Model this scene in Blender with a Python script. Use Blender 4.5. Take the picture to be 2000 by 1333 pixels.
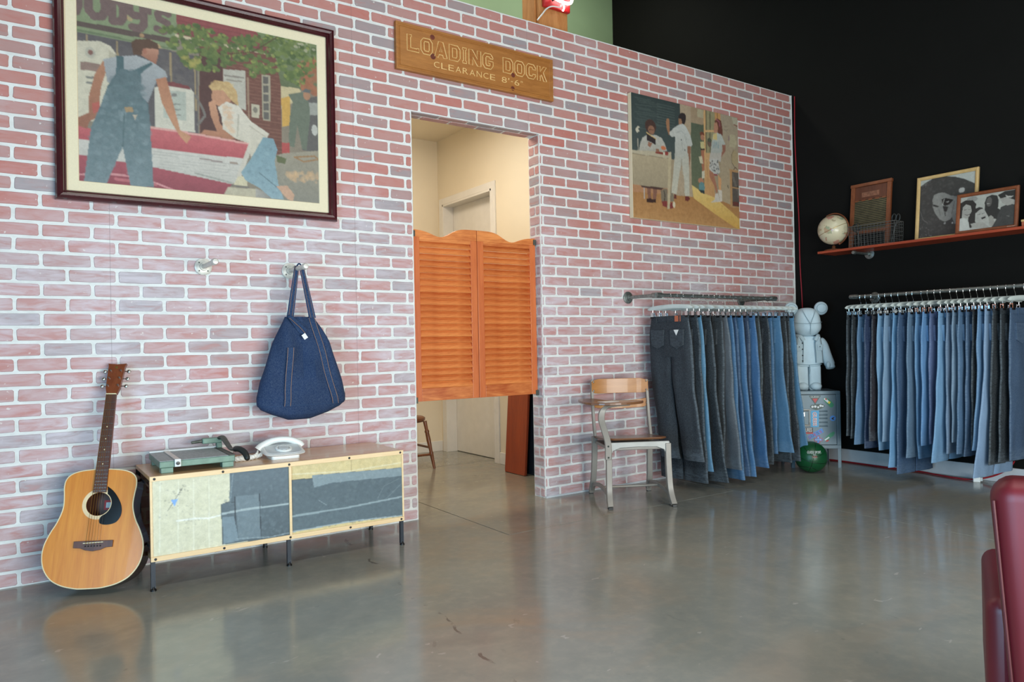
import bpy, math, random
import numpy as np
from mathutils import Vector, Matrix, Euler

for o in list(bpy.data.objects):
    bpy.data.objects.remove(o, do_unlink=True)
SC = bpy.context.scene
COL = SC.collection
PI = math.pi
rad = math.radians

# ------------------------------------------------------------------ camera
cam = bpy.data.cameras.new('camera')
cam.sensor_width = 36.0
cam.lens = 25.84
cam.clip_start = 0.02
cam_o = bpy.data.objects.new('camera', cam)
COL.objects.link(cam_o)
YAW, PITCH, ROLL = 0.5994, 0.0040, -0.0190
fw = Vector((math.sin(YAW) * math.cos(PITCH), math.cos(YAW) * math.cos(PITCH), math.sin(PITCH)))
r0 = Vector((math.cos(YAW), -math.sin(YAW), 0))
u0 = r0.cross(fw)
rt = r0 * math.cos(ROLL) + u0 * math.sin(ROLL)
up = u0 * math.cos(ROLL) - r0 * math.sin(ROLL)
cm = Matrix((rt, up, -fw)).transposed().to_4x4()
cm.translation = Vector((0, -3.947, 1.036))
cam_o.matrix_world = cm
SC.camera = cam_o

# ------------------------------------------------------------------ world, lights, exposure
SC.view_settings.view_transform = 'Standard'
SC.view_settings.look = 'None'
SC.view_settings.gamma = 1.0
SC.view_settings.use_curve_mapping = False
SC.view_settings.exposure = 0.0

w = bpy.data.worlds.new('daylight')
SC.world = w
w.use_nodes = True
bg = w.node_tree.nodes['Background']
bg.inputs[0].default_value = (0.62, 0.75, 1.0, 1)
bg.inputs[1].default_value = 0.6


def area(name, loc, target, sx, sy, power, color):
    l = bpy.data.lights.new(name, 'AREA')
    l.shape = 'RECTANGLE'
    l.size, l.size_y = sx, sy
    l.energy = power
    l.color = color
    o = bpy.data.objects.new(name, l)
    COL.objects.link(o)
    o.location = loc
    d = Vector(target) - Vector(loc)
    o.rotation_euler = d.to_track_quat('-Z', 'Y').to_euler()
    return o


COOL = (0.36, 0.70, 1.0)
NEUT = (0.95, 1.0, 0.98)
WARM = (1.0, 0.96, 0.90)
# daylight through the low window in the left wall
area('side_window_daylight', (-1.74, -3.65, 0.88), (0, -3.65, 0.88), 2.0, 1.5, 150, COOL)
# daylight through the wide shop window close behind the camera
area('shop_window_daylight', (1.9, -4.93, 0.82), (1.9, 0, 0.82), 3.4, 1.5, 196, NEUT)
# ceiling strip lamps of the shop
for lx, ly in ((0.8, -3.3), (3.2, -3.3)):
    area('ceiling_strip_lamp', (lx, ly, 4.85), (lx, ly, 0), 1.5, 0.35, 40, WARM)
# ceiling lamp of the back room, unseen lights over the loft behind the partition
area('back_room_ceiling_lamp', (2.3, 1.0, 2.98), (2.3, 1.0, 0), 0.8, 0.8, 36, (1.0, 0.87, 0.70))
area('unseen_loft_light', (4.7, 1.2, 4.9), (4.6, 2.2, 3), 0.8, 0.4, 16, (1.0, 0.97, 0.88))  # unseen light added to brighten the green wall right of the post
area('unseen_loft_light', (2.6, 1.2, 4.9), (2.6, 2.0, 3), 1.6, 0.5, 46, (1.0, 0.97, 0.88))

# ------------------------------------------------------------------ materials
def lin(c):
    c = c / 255.0
    return c / 12.92 if c <= 0.04045 else ((c + 0.055) / 1.055) ** 2.4


def L(r, g, b):
    return (lin(r), lin(g), lin(b), 1.0)


class NT:
    def __init__(s, name):
        s.m = bpy.data.materials.new(name)
        s.m.use_nodes = True
        s.t = s.m.node_tree
        s.b = s.t.nodes['Principled BSDF']

    def n(s, typ, **kw):
        nd = s.t.nodes.new(typ)
        for k, v in kw.items():
            setattr(nd, k, v)
        return nd

    def l(s, a, b):
        s.t.links.new(a, b)

    def val(s, sock, v):
        if hasattr(v, 'links') or hasattr(v, 'is_output'):
            s.l(v, sock)
        else:
            sock.default_value = v

    def math(s, op, a, b=0.0, clamp=False):
        nd = s.n('ShaderNodeMath', operation=op, use_clamp=clamp)
        s.val(nd.inputs[0], a)
        s.val(nd.inputs[1], b)
        return nd.outputs[0]

    def mix(s, f, a, b, mode='MIX'):
        nd = s.n('ShaderNodeMix', data_type='RGBA', blend_type=mode)
        s.val(nd.inputs[0], f)
        s.val(nd.inputs[6], a)
        s.val(nd.inputs[7], b)
        return nd.outputs[2]

    def ramp(s, f, p0, p1, v0=0.0, v1=1.0):
        nd = s.n('ShaderNodeMapRange', clamp=True)
        s.l(f, nd.inputs[0])
        for i, v in zip((1, 2, 3, 4), (p0, p1, v0, v1)):
            nd.inputs[i].default_value = v
        return nd.outputs[0]

    def pos(s, kind='Object', scale=(1, 1, 1)):
        if kind == 'World':
            c = s.n('ShaderNodeNewGeometry').outputs['Position']
        else:
            c = s.n('ShaderNodeTexCoord').outputs[kind]
        mp = s.n('ShaderNodeMapping')
        s.l(c, mp.inputs[0])
        mp.inputs['Scale'].default_value = scale
        return mp.outputs[0]

    def noise(s, vec, scale, detail=3, rough=0.55, dist=0.0):
        nd = s.n('ShaderNodeTexNoise')
        s.l(vec, nd.inputs['Vector'])
        nd.inputs['Scale'].default_value = scale
        nd.inputs['Detail'].default_value = detail
        nd.inputs['Roughness'].default_value = rough
        nd.inputs['Distortion'].default_value = dist
        return nd.outputs['Fac']

    def bump(s, h, strength=0.3, dist=0.002):
        nd = s.n('ShaderNodeBump')
        nd.inputs['Strength'].default_value = strength
        nd.inputs['Distance'].default_value = dist
        s.l(h, nd.inputs['Height'])
        s.l(nd.outputs[0], s.b.inputs['Normal'])

    def set(s, col=None, rough=None, metal=None, spec=None, coat=None):
        for k, v in (('Base Color', col), ('Roughness', rough), ('Metallic', metal),
                     ('Specular IOR Level', spec), ('Coat Weight', coat)):
            if v is not None:
                s.val(s.b.inputs[k], v)
        return s.m


def scal(c, k):
    return (min(c[0] * k, 1), min(c[1] * k, 1), min(c[2] * k, 1), 1)


def simple(name, c, rough=0.5, metal=0.0, var=0.12, scale=12, bump=0.0, spec=0.5, coat=0.0, stretch=(1, 1, 1)):
    t = NT(name)
    f = t.noise(t.pos('Object', stretch), scale)
    col = t.mix(t.ramp(f, 0.3, 0.7), scal(c, 1 - var), scal(c, 1 + var))
    if bump:
        t.bump(f, bump)
    return t.set(col, rough, metal, spec, coat)


def wood(name, c1, c2, scale=(1, 1, 9), rough=0.4, coat=0.0, freq=5.0, rnd=0.0):
    """grain runs along the axis with the smallest scale"""
    t = NT(name)
    v = t.pos('Object', scale)
    f = t.noise(v, freq, 5, 0.6, 0.7)
    g = t.noise(v, freq * 7, 2, 0.5)
    h = t.math('ADD', t.math('MULTIPLY', f, 0.75), t.math('MULTIPLY', g, 0.25))
    if rnd:
        oi = t.n('ShaderNodeObjectInfo')
        h = t.math('ADD', h, t.math('MULTIPLY', t.math('SUBTRACT', oi.outputs['Random'], 0.5), rnd))
    col = t.mix(t.ramp(h, 0.33, 0.68), c1, c2)
    t.bump(g, 0.12, 0.001)
    return t.set(col, rough, 0, 0.5, coat)


# brick and mortar of the panelled wall
def brick_like(name, mortar=False):
    t = NT(name)
    p = t.pos('World')
    sep = t.n('ShaderNodeSeparateXYZ')
    t.l(p, sep.inputs[0])
    big = t.noise(p, 1.6, 2)
    mid = t.noise(t.pos('World', (1, 1, 2.2)), 14, 4, 0.62, 0.4)
    fine = t.noise(p, 120, 2)
    if mortar:
        col = t.mix(t.ramp(mid, 0.35, 0.7), L(212, 211, 206), L(228, 227, 222))
        rough = 0.75
    else:
        oi = t.n('ShaderNodeObjectInfo')
        at = t.n('ShaderNodeAttribute', attribute_name='tone')
        os_ = t.n('ShaderNodeSeparateColor')
        t.l(oi.outputs['Color'], os_.inputs[0])
        tone = t.math('ADD', os_.outputs[0], at.outputs['Fac'])
        rp = t.n('ShaderNodeValToRGB')
        rp.color_ramp.interpolation = 'LINEAR'
        e = rp.color_ramp.elements
        e[0].position, e[0].color = 0.0, L(152, 144, 146)
        e[1].position, e[1].color = 1.0, L(186, 110, 98)
        for ps, c in ((0.12, L(160, 138, 136)), (0.25, L(180, 134, 127)), (0.6, L(186, 128, 119)), (0.85, L(184, 119, 109))):
            x = e.new(ps)
            x.color = c
        t.l(tone, rp.inputs[0])
        streak = t.noise(t.pos('World', (1, 1, 4.5)), 7.5, 4, 0.6, 0.6)
        c = t.mix(t.ramp(streak, 0.46, 0.30, 0.0, 0.55), rp.outputs[0], L(182, 112, 102))
        c = t.mix(t.ramp(mid, 0.35, 0.75, 0.0, 0.35), c, L(186, 150, 144))
        # limewash brushed across the wall; paler low down, window glare put into the colour
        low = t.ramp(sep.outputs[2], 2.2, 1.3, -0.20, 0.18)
        wash_glare = t.math('MULTIPLY', t.ramp(t.math('ADD', big, low), 0.36, 0.74), t.ramp(streak, 0.36, 0.66, 0.25, 1.0))
        c = t.mix(t.math('MULTIPLY', wash_glare, 0.85), c, L(210, 200, 206))
        speck = t.ramp(t.noise(p, 46, 2, 0.5), 0.70, 0.76)
        c = t.mix(t.math('MULTIPLY', speck, 0.7), c, L(222, 214, 208))
        col = c
        rough = 0.62
    # vertical seams where the panel sheets meet
    d = t.math('ABSOLUTE', t.math('SUBTRACT', t.math('FRACT', t.math('DIVIDE', t.math('ADD', sep.outputs[0], 24.62 - 1.629 + 0.61), 1.231)), 0.4955))
    seam = t.math('LESS_THAN', d, 0.0013)
    col = t.mix(t.math('MULTIPLY', seam, 0.35), col, L(110, 100, 100))
    t.bump(t.math('ADD', t.math('MULTIPLY', mid, 0.7), t.math('MULTIPLY', fine, 0.3)), 0.35, 0.003)
    return t.set(col, rough, 0, 0.35)


MAT = {}
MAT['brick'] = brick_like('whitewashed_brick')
MAT['mortar'] = brick_like('pale_mortar', True)


def floor_mat():
    t = NT('polished_concrete')
    p = t.pos('World')
    a = t.noise(p, 0.55, 3, 0.5, 0.3)
    b = t.noise(p, 2.6, 5, 0.62, 0.5)
    c = t.noise(p, 17, 4, 0.6)
    col = t.mix(t.ramp(a, 0.3, 0.7), L(130, 132, 125), L(150, 146, 132))
    col = t.mix(t.ramp(b, 0.38, 0.72, 0, 0.75), col, L(120, 123, 117))
    col = t.mix(t.ramp(c, 0.45, 0.8, 0, 0.4), col, L(164, 158, 142))
    d = t.noise(t.pos('World', (1, 1.4, 1)), 1.1, 4, 0.6, 1.2)
    col = t.mix(t.ramp(d, 0.52, 0.75, 0, 0.55), col, L(156, 136, 112))
    col = t.mix(t.ramp(d, 0.46, 0.28, 0, 0.45), col, L(104, 106, 100))
    # scuffs and pale plaster drips
    s1 = t.ramp(t.noise(t.pos('World', (1, 2.2, 1)), 9, 3, 0.5, 1.0), 0.70, 0.73)
    col = t.mix(t.math('MULTIPLY', s1, 0.55), col, L(176, 172, 162))
    s2 = t.ramp(t.noise(t.pos('World', (1.3, 0.8, 1)), 7, 3, 0.5, 0.8), 0.28, 0.25)
    col = t.mix(t.math('MULTIPLY', s2, 0.22), col, L(70, 70, 68))
    # the wandering hairline crack
    sp = t.n('ShaderNodeSeparateXYZ')
    t.l(p, sp.inputs[0])
    wob = t.math('MULTIPLY', t.math('SUBTRACT', t.noise(p, 3.0, 4), 0.5), 0.16)
    line = t.math('ADD', t.math('SUBTRACT', sp.outputs[0], 1.50), t.math('ADD', t.math('MULTIPLY', sp.outputs[1], -0.108), wob))
    near = t.math('LESS_THAN', t.math('ABSOLUTE', line), 0.006)
    br = t.ramp(t.noise(p, 6, 3), 0.52, 0.58)
    col = t.mix(t.math('MULTIPLY', t.math('MULTIPLY', near, br), 0.6), col, L(58, 57, 56))
    rough = t.ramp(b, 0.3, 0.7, 0.10, 0.22)
    t.bump(t.noise(p, 60, 3), 0.035, 0.002)
    return t.set(col, rough, 0, 0.62)


MAT['floor'] = floor_mat()
MAT['joint'] = simple('floor_joint_filler', L(92, 90, 86), 0.8)
MAT['black_wall'] = simple('matt_black_paint', L(19, 19, 17), 0.8, var=0.06, scale=3, spec=0.12)
MAT['green_wall'] = simple('sage_green_paint', L(128, 152, 116), 0.7, var=0.04, scale=3)
MAT['cream'] = simple('cream_paint', L(226, 214, 190), 0.6, var=0.02, scale=3)
MAT['white_trim'] = simple('white_gloss_paint', L(222, 219, 212), 0.35, var=0.03)
MAT['base_paint'] = simple('grey_white_baseboard_paint', L(196, 198, 200), 0.4, var=0.05)
MAT['plaster'] = simple('shop_plaster', L(104, 104, 102), 0.8, var=0.03)
MAT['maroon'] = wood('dark_cherry_frame', L(52, 14, 20), L(74, 22, 28), (1, 1, 1), 0.22, 0.4)
MAT['mat_board'] = simple('linen_mat_board', L(226, 211, 178), 0.8, var=0.03, scale=160)
MAT['sign_wood'] = wood('carved_pine', L(150, 92, 38), L(180, 118, 56), (1.0, 6, 9), 0.5, 0, 4)
MAT['sign_pale'] = wood('carved_pine_groove', L(224, 180, 112), L(236, 196, 132), (1.0, 6, 9), 0.55)
MAT['sign_dark'] = wood('carved_pine_sunk', L(146, 86, 32), L(176, 112, 48), (1.0, 6, 9), 0.55)
MAT['knot'] = simple('pine_knot', L(104, 44, 26), 0.6, var=0.3, scale=60)
MAT['door_wood'] = wood('orange_stained_pine', L(172, 76, 30), L(232, 144, 78), (0.8, 6, 5), 0.38, 0.1, 3, rnd=0.12)
MAT['door_wood_v'] = wood('orange_stained_pine_upright', L(190, 92, 46), L(214, 118, 64), (7, 6, 0.7), 0.38, 0.1, 3)
MAT['red_board'] = wood('red_stained_board', L(128, 46, 18), L(160, 66, 28), (5, 5, 0.6), 0.4, 0.1, 3)
MAT['shelf_wood'] = wood('red_stained_shelf', L(140, 52, 30), L(172, 74, 44), (6, 0.7, 6), 0.4, 0.05, 3)
MAT['post_wood'] = wood('rough_fir_beam', L(178, 112, 58), L(210, 150, 90), (6, 6, 0.8), 0.6, 0, 4)
MAT['brown_wood'] = wood('brown_turned_wood', L(92, 52, 28), L(124, 74, 42), (4, 4, 0.8), 0.4, 0.1, 5)
MAT['school_ply'] = wood('honey_plywood', L(168, 106, 46), L(190, 128, 64), (0.8, 5, 6), 0.32, 0.2, 3)
MAT['school_dark'] = wood('worn_brown_plywood', L(104, 66, 42), L(130, 86, 54), (0.8, 5, 6), 0.3, 0.2, 3)
MAT['school_metal'] = simple('taupe_enamel_steel', L(140, 132, 122), 0.4, 0.1, var=0.06)
MAT['school_alu'] = simple('worn_bare_steel', L(146, 146, 142), 0.45, 0.5, var=0.08)
MAT['maple'] = wood('pale_maple', L(224, 188, 140), L(238, 206, 160), (0.8, 5, 5), 0.4, 0, 3)
MAT['maple_top'] = wood('maple_veneer', L(196, 152, 108), L(216, 174, 128), (0.6, 5, 5), 0.25, 0.15, 3)
MAT['black_steel'] = simple('black_angle_steel', L(38, 44, 52), 0.45, 0.3)
MAT['black'] = simple('black_plastic', L(16, 16, 17), 0.35)
MAT['black_gloss'] = simple('black_gloss', L(14, 14, 15), 0.15)
MAT['pipe_white'] = simple('white_painted_pipe', L(208, 202, 190), 0.35, 0.15, var=0.12, scale=40)
MAT['galv'] = simple('galvanised_pipe', L(140, 146, 142), 0.38, 0.85, var=0.25, scale=60)
MAT['chrome'] = simple('chrome_wire', L(210, 212, 212), 0.15, 1.0, var=0.02)
MAT['hanger'] = simple('painted_hanger', L(200, 208, 202), 0.4, var=0.03)
MAT['brass'] = simple('brass', L(176, 138, 70), 0.35, 0.9)
MAT['wash_brown'] = wood('weathered_brown_board', L(74, 40, 26), L(104, 58, 38), (5, 5, 0.6), 0.5)
MAT['worn_print'] = simple('rubbed_print', L(128, 84, 62), 0.7, var=0.35, scale=50)
MAT['red_rubber'] = simple('red_cable', L(150, 24, 36), 0.4)
MAT['white_plastic'] = simple('white_plastic', L(232, 232, 226), 0.3, var=0.02)
MAT['grey_plastic'] = simple('pale_grey_plastic', L(196, 200, 200), 0.3, var=0.02)
MAT['trim_green'] = simple('worn_green_enamel', L(104, 130, 114), 0.45, 0.1, var=0.15, scale=30)
MAT['trim_deck'] = simple('worn_cutting_board', L(146, 155, 154), 0.5, var=0.15, scale=25, stretch=(4, 1, 1))
MAT['iron'] = simple('cast_iron', L(84, 88, 80), 0.5, 0.5, var=0.2, scale=40)
MAT['locker'] = simple('grey_locker_enamel', L(98, 116, 125), 0.4, 0.15, var=0.03)
MAT['locker_dark'] = simple('locker_shadow_gap', L(40, 44, 46), 0.6)
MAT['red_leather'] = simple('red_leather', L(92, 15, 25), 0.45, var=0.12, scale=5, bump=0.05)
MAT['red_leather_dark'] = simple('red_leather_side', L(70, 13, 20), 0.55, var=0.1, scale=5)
MAT['ball'] = simple('green_basketball_rubber', L(16, 74, 40), 0.38, var=0.08, scale=200, bump=0.2)
MAT['ivory'] = simple('ivory_binding', L(222, 206, 164), 0.4)
MAT['guitar_top'] = wood('amber_spruce', L(196, 112, 26), L(220, 142, 46), (9, 5, 0.6), 0.4, 0.1, 3)
MAT['guitar_side'] = wood('dark_mahogany', L(38, 18, 14), L(60, 30, 22), (4, 4, 1), 0.2, 0.5)
MAT['guitar_head'] = wood('mahogany_neck', L(104, 50, 28), L(132, 70, 40), (6, 6, 0.8), 0.3, 0.3)
MAT['rosewood'] = wood('rosewood', L(72, 42, 32), L(104, 64, 48), (8, 8, 0.8), 0.4)
MAT['nickel'] = simple('nickel', L(190, 188, 180), 0.25, 1.0)
MAT['light_wood'] = wood('light_oak_frame', L(190, 156, 98), L(210, 178, 122), (6, 2, 2), 0.5)
MAT['walnut'] = wood('walnut_frame', L(108, 58, 32), L(138, 78, 46), (6, 2, 2), 0.4, 0.1)
MAT['wire'] = simple('dull_wire', L(120, 124, 122), 0.45, 0.8)
MAT['dark_iron'] = simple('dark_handle_steel', L(52, 54, 52), 0.45, 0.5)
MAT['rib_metal'] = simple('zinc_ribbing', L(130, 122, 92), 0.45, 0.6, var=0.25, scale=20)
MAT['paper_white'] = simple('white_paper', L(228, 228, 224), 0.7, var=0.02)
MAT['leather_tan'] = simple('tan_leather_patch', L(176, 96, 66), 0.6)
MAT['red_sticker'] = simple('red_vinyl', L(186, 34, 36), 0.4, var=0.03)
MAT['blue_sticker'] = simple('sky_blue_vinyl', L(58, 152, 196), 0.4, var=0.03)
MAT['blue2_sticker'] = simple('cornflower_vinyl', L(72, 132, 200), 0.4, var=0.03)
MAT['green_sticker'] = simple('green_vinyl', L(40, 128, 92), 0.4, var=0.1)
MAT['yellow_sticker'] = simple('yellow_vinyl', L(232, 204, 60), 0.4, var=0.03)
MAT['navy_sticker'] = simple('deep_green_vinyl', L(28, 60, 52), 0.4, var=0.03)
MAT['black_sticker'] = simple('black_vinyl', L(24, 22, 24), 0.4, var=0.03)
MAT['tote_denim'] = None


def emit(name, c, k):
    t = NT(name)
    t.b.inputs['Base Color'].default_value = c
    t.b.inputs['Emission Color'].default_value = c
    t.b.inputs['Emission Strength'].default_value = k
    return t.m


MAT['neon'] = emit('neon_tube_glow', L(255, 236, 232), 9.0)


def denim(name, use_obj=True, c=None):
    t = NT(name)
    if use_obj:
        oi = t.n('ShaderNodeObjectInfo')
        base = oi.outputs['Color']
        rnd = oi.outputs['Random']
    else:
        base = c
    p = t.pos('Object')
    at = t.n('ShaderNodeAttribute', attribute_name='wear')
    weave = t.noise(t.pos('Object', (1, 1, 0.35)), 420, 2)
    mott = t.noise(t.pos('Object', (1, 1, 0.4)), 9, 4, 0.6)
    puck = t.noise(t.pos('Object', (0.3, 0.3, 1)), 95, 2)
    pale = t.mix(0.3, base, L(186, 204, 216))
    dark = t.mix(0.45, base, (0.0, 0.0, 0.0, 1))
    col = t.mix(t.ramp(mott, 0.32, 0.72, 0, 0.55), base, dark)
    col = t.mix(t.ramp(weave, 0.35, 0.75, 0, 0.3), col, pale)
    wr = t.math('MULTIPLY', at.outputs['Fac'], t.ramp(puck, 0.34, 0.62, 0.25, 1.0))
    col = t.mix(t.math('MULTIPLY', wr, 0.5, True), col, pale)
    t.bump(t.math('ADD', weave, t.math('MULTIPLY', puck, at.outputs['Fac'])), 0.25, 0.0015)
    return t.set(col, 0.85, 0, 0.2)


MAT['denim'] = denim('denim')


def paint_mat(name, rough=0.5, coat=0.0):
    t = NT(name)
    at = t.n('ShaderNodeAttribute', attribute_name='paint')
    f = t.noise(t.pos('Object'), 45, 3, 0.6, 0.5)
    g = t.noise(t.pos('Object', (1, 1, 3)), 190, 2)
    h = t.math('ADD', t.math('MULTIPLY', f, 0.6), t.math('MULTIPLY', g, 0.4))
    k = t.ramp(h, 0.3, 0.7, 0.84, 1.14)
    vm = t.n('ShaderNodeVectorMath', operation='SCALE')
    t.l(at.outputs['Color'], vm.inputs[0])
    t.l(k, vm.inputs['Scale'])
    t.bump(h, 0.12, 0.001)
    return t.set(vm.outputs[0], rough, 0, 0.4, coat)


MAT['paint'] = paint_mat('oil_paint')
MAT['print'] = paint_mat('photo_print', 0.3, 0.2)


def globe_mat():
    t = NT('printed_globe')
    p = t.pos('Object')
    f = t.noise(p, 14, 5, 0.55, 0.2)
    land = t.ramp(f, 0.53, 0.55)
    hue = t.n('ShaderNodeTexVoronoi')
    t.l(p, hue.inputs['Vector'])
    hue.inputs['Scale'].default_value = 26
    sc = t.n('ShaderNodeSeparateColor')
    t.l(hue.outputs['Color'], sc.inputs[0])
    lc = t.mix(sc.outputs[0], L(196, 168, 120), L(150, 168, 140))
    lc = t.mix(t.ramp(sc.outputs[1], 0.6, 0.7), lc, L(196, 140, 120))
    return t.set(t.mix(land, L(214, 202, 168), lc), 0.3, 0, 0.5, 0.2)


MAT['globe'] = globe_mat()

# ------------------------------------------------------------------ geometry helpers
class MB:
    """collects shapes, then links them as ONE mesh object"""

    def __init__(s):
        s.v, s.f, s.attr = [], [], []

    def add(s, vs, fs, a=0.0):
        k = len(s.v)
        s.v += [tuple(p) for p in vs]
        s.f += [tuple(i + k for i in q) for q in fs]
        s.attr += [a] * len(vs) if not hasattr(a, '__len__') else list(a)
        return s

    def box(s, x0, x1, y0, y1, z0, z1, M=None):
        vs = [Vector(p) for p in ((x0, y0, z0), (x1, y0, z0), (x1, y1, z0), (x0, y1, z0),
                                  (x0, y0, z1), (x1, y0, z1), (x1, y1, z1), (x0, y1, z1))]
        if M is not None:
            vs = [M @ p for p in vs]
        return s.add(vs, [(0, 3, 2, 1), (4, 5, 6, 7), (0, 1, 5, 4), (1, 2, 6, 5), (2, 3, 7, 6), (3, 0, 4, 7)])

    def prism(s, poly, d0, d1, plane='xz', M=None):
        """polygon in a plane, extruded along the third axis from d0 to d1"""
        def P(a, b, d):
            return {'xz': (a, d, b), 'xy': (a, b, d), 'yz': (d, a, b)}[plane]
        n = len(poly)
        vs = [Vector(P(a, b, d0)) for a, b in poly] + [Vector(P(a, b, d1)) for a, b in poly]
        if M is not None:
            vs = [M @ p for p in vs]
        fs = [tuple(range(n)), tuple(range(2 * n - 1, n - 1, -1))]
        fs += [(i, i + n, (i + 1) % n + n, (i + 1) % n) for i in range(n)]
        return s.add(vs, fs)

    def loft(s, rings, cap=True, a=None, closed=True):
        n = len(rings[0])
        vs = [p for r in rings for p in r]
        fs = []
        for j in range(len(rings) - 1):
            for i in range(n if closed else n - 1):
                i2 = (i + 1) % n
                fs.append((j * n + i, j * n + i2, (j + 1) * n + i2, (j + 1) * n + i))
        if cap:
            fs.append(tuple(range(n - 1, -1, -1)))
            fs.append(tuple((len(rings) - 1) * n + i for i in range(n)))
        return s.add(vs, fs, 0.0 if a is None else a)

    def tube(s, pts, r, n=8, closed=False, cap=True, flat=1.0):
        pts = [Vector(p) for p in pts]
        m = len(pts)
        rs = r if hasattr(r, '__len__') else [r] * m
        rings = []
        nrm = None
        for i, p in enumerate(pts):
            a = pts[i - 1] if (i > 0 or closed) else p
            b = pts[(i + 1) % m] if (i < m - 1 or closed) else p
            t = (b - a).normalized()
            if nrm is None:
                ref = Vector((0, 0, 1)) if abs(t.z) < 0.9 else Vector((1, 0, 0))
                nrm = (ref - t * ref.dot(t)).normalized()
            else:
                nrm = nrm - t * nrm.dot(t)
                nrm = nrm.normalized() if nrm.length > 1e-6 else Vector((1, 0, 0))
            bn = t.cross(nrm)
            rings.append([p + (nrm * math.cos(q) * flat + bn * math.sin(q)) * rs[i]
                          for q in [2 * PI * k / n for k in range(n)]])
        if closed:
            rings.append(rings[0])
            return s.loft(rings, False)
        return s.loft(rings, cap)

    def lathe(s, prof, n=20, c=(0, 0, 0), axis='z', M=None):
        rings = []
        c = Vector(c)
        for r, h in prof:
            ring = []
            for k in range(n):
                q = 2 * PI * k / n
                a, b = r * math.cos(q), r * math.sin(q)
                p = {'z': Vector((a, b, h)), 'y': Vector((a, h, -b)), 'x': Vector((h, a, b))}[axis]
                if M is not None:
                    p = M @ p
                ring.append(c + p)
            rings.append(ring)
        return s.loft(rings, True)

    def ball(s, c, r, nu=20, nv=12, sc=(1, 1, 1), fn=None):
        c = Vector(c)
        rings = []
        for j in range(nv + 1):
            th = -PI / 2 + PI * (j + 0.02) / (nv + 0.04)
            ring = []
            for k in range(nu):
                q = 2 * PI * k / nu
                p = Vector((math.cos(th) * math.cos(q), math.cos(th) * math.sin(q), math.sin(th)))
                if fn:
                    p = fn(p)
                ring.append(c + Vector((p.x * sc[0], p.y * sc[1], p.z * sc[2])) * r)
            rings.append(ring)
        return s.loft(rings, True)

    def build(s, name, mat, parent=None, bevel=0.0, smooth=True, attr=None, angle=40, loc=None):
        me = bpy.data.meshes.new(name)
        me.from_pydata(s.v, [], s.f)
        me.validate()
        if attr:
            at = me.attributes.new(attr, 'FLOAT', 'POINT')
            at.data.foreach_set('value', [float(x) for x in s.attr])
        me.materials.append(MAT[mat] if isinstance(mat, str) else mat)
        if smooth:
            me.shade_smooth()
            me.set_sharp_from_angle(angle=rad(angle))
        return link(name, me, parent, bevel, loc)


def link(name, me, parent=None, bevel=0.0, loc=None):
    o = bpy.data.objects.new(name, me)
    COL.objects.link(o)
    if parent is not None:
        o.parent = parent
    if loc is not None:
        o.location = loc
    if bevel:
        b = o.modifiers.new('bevel', 'BEVEL')
        b.width = bevel
        b.segments = 2
        b.limit_method = 'ANGLE'
        b.angle_limit = rad(35)
    return o


def tag(o, label, cat, group=None, kind=None):
    o['label'] = label
    o['category'] = cat
    if group:
        o['group'] = group
    if kind:
        o['kind'] = kind
    return o


def thing(name, label, cat, loc=(0, 0, 0), rot=(0, 0, 0), group=None):
    o = bpy.data.objects.new(name, None)
    o.empty_display_size = 0.05
    COL.objects.link(o)
    o.location = loc
    o.rotation_euler = rot
    return tag(o, label, cat, group)


def struct(o, label, cat):
    return tag(o, label, cat, None, 'structure')


def bx(name, mat, parent, x0, x1, y0, y1, z0, z1, bevel=0.0, M=None):
    return MB().box(x0, x1, y0, y1, z0, z1, M).build(name, mat, parent, bevel, smooth=False)


def text(name, s, mat, parent, width, height, M, depth=0.0006, shear=0.0, bold=0.0):
    """lettering fitted to width x height, lying in the local xz plane of M, facing -y"""
    cu = bpy.data.curves.new(name, 'FONT')
    cu.body = s
    cu.align_x = 'CENTER'
    cu.align_y = 'CENTER'
    cu.extrude = 0.01
    cu.shear = shear
    cu.offset = bold
    cu.resolution_u = 3
    o = bpy.data.objects.new(name, cu)
    COL.objects.link(o)
    dg = bpy.context.evaluated_depsgraph_get()
    me = bpy.data.meshes.new_from_object(o.evaluated_get(dg))
    bpy.data.objects.remove(o, do_unlink=True)
    n = len(me.vertices)
    co = np.empty(n * 3)
    me.vertices.foreach_get('co', co)
    co = co.reshape(-1, 3)
    mn, mx = co.min(0), co.max(0)
    c = (mn + mx) / 2
    sx = width / max(mx[0] - mn[0], 1e-6)
    sy = height / max(mx[1] - mn[1], 1e-6)
    out = np.stack([(co[:, 0] - c[0]) * sx, -np.sign(co[:, 2]) * depth, (co[:, 1] - c[1]) * sy], 1)
    me.vertices.foreach_set('co', out.ravel())
    me.transform(M)
    me.materials.clear()
    me.materials.append(MAT[mat])
    me.name = name
    return link(name, me, parent)


def T(x, y, z):
    return Matrix.Translation((x, y, z))


def Rm(a, ax):
    return Matrix.Rotation(rad(a), 4, ax)


def bez(p, n=10):
    """smooth Catmull-Rom curve through points"""
    p = [Vector(q) for q in p]
    out = []
    for i in range(len(p) - 1):
        a = p[max(i - 1, 0)]
        b, c = p[i], p[i + 1]
        d = p[min(i + 2, len(p) - 1)]
        for k in range(n):
            t = k / n
            out.append(0.5 * ((2 * b) + (c - a) * t + (2 * a - 5 * b + 4 * c - d) * t * t + (3 * b - a - 3 * c + d) * t ** 3))
    out.append(p[-1])
    return out


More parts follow.
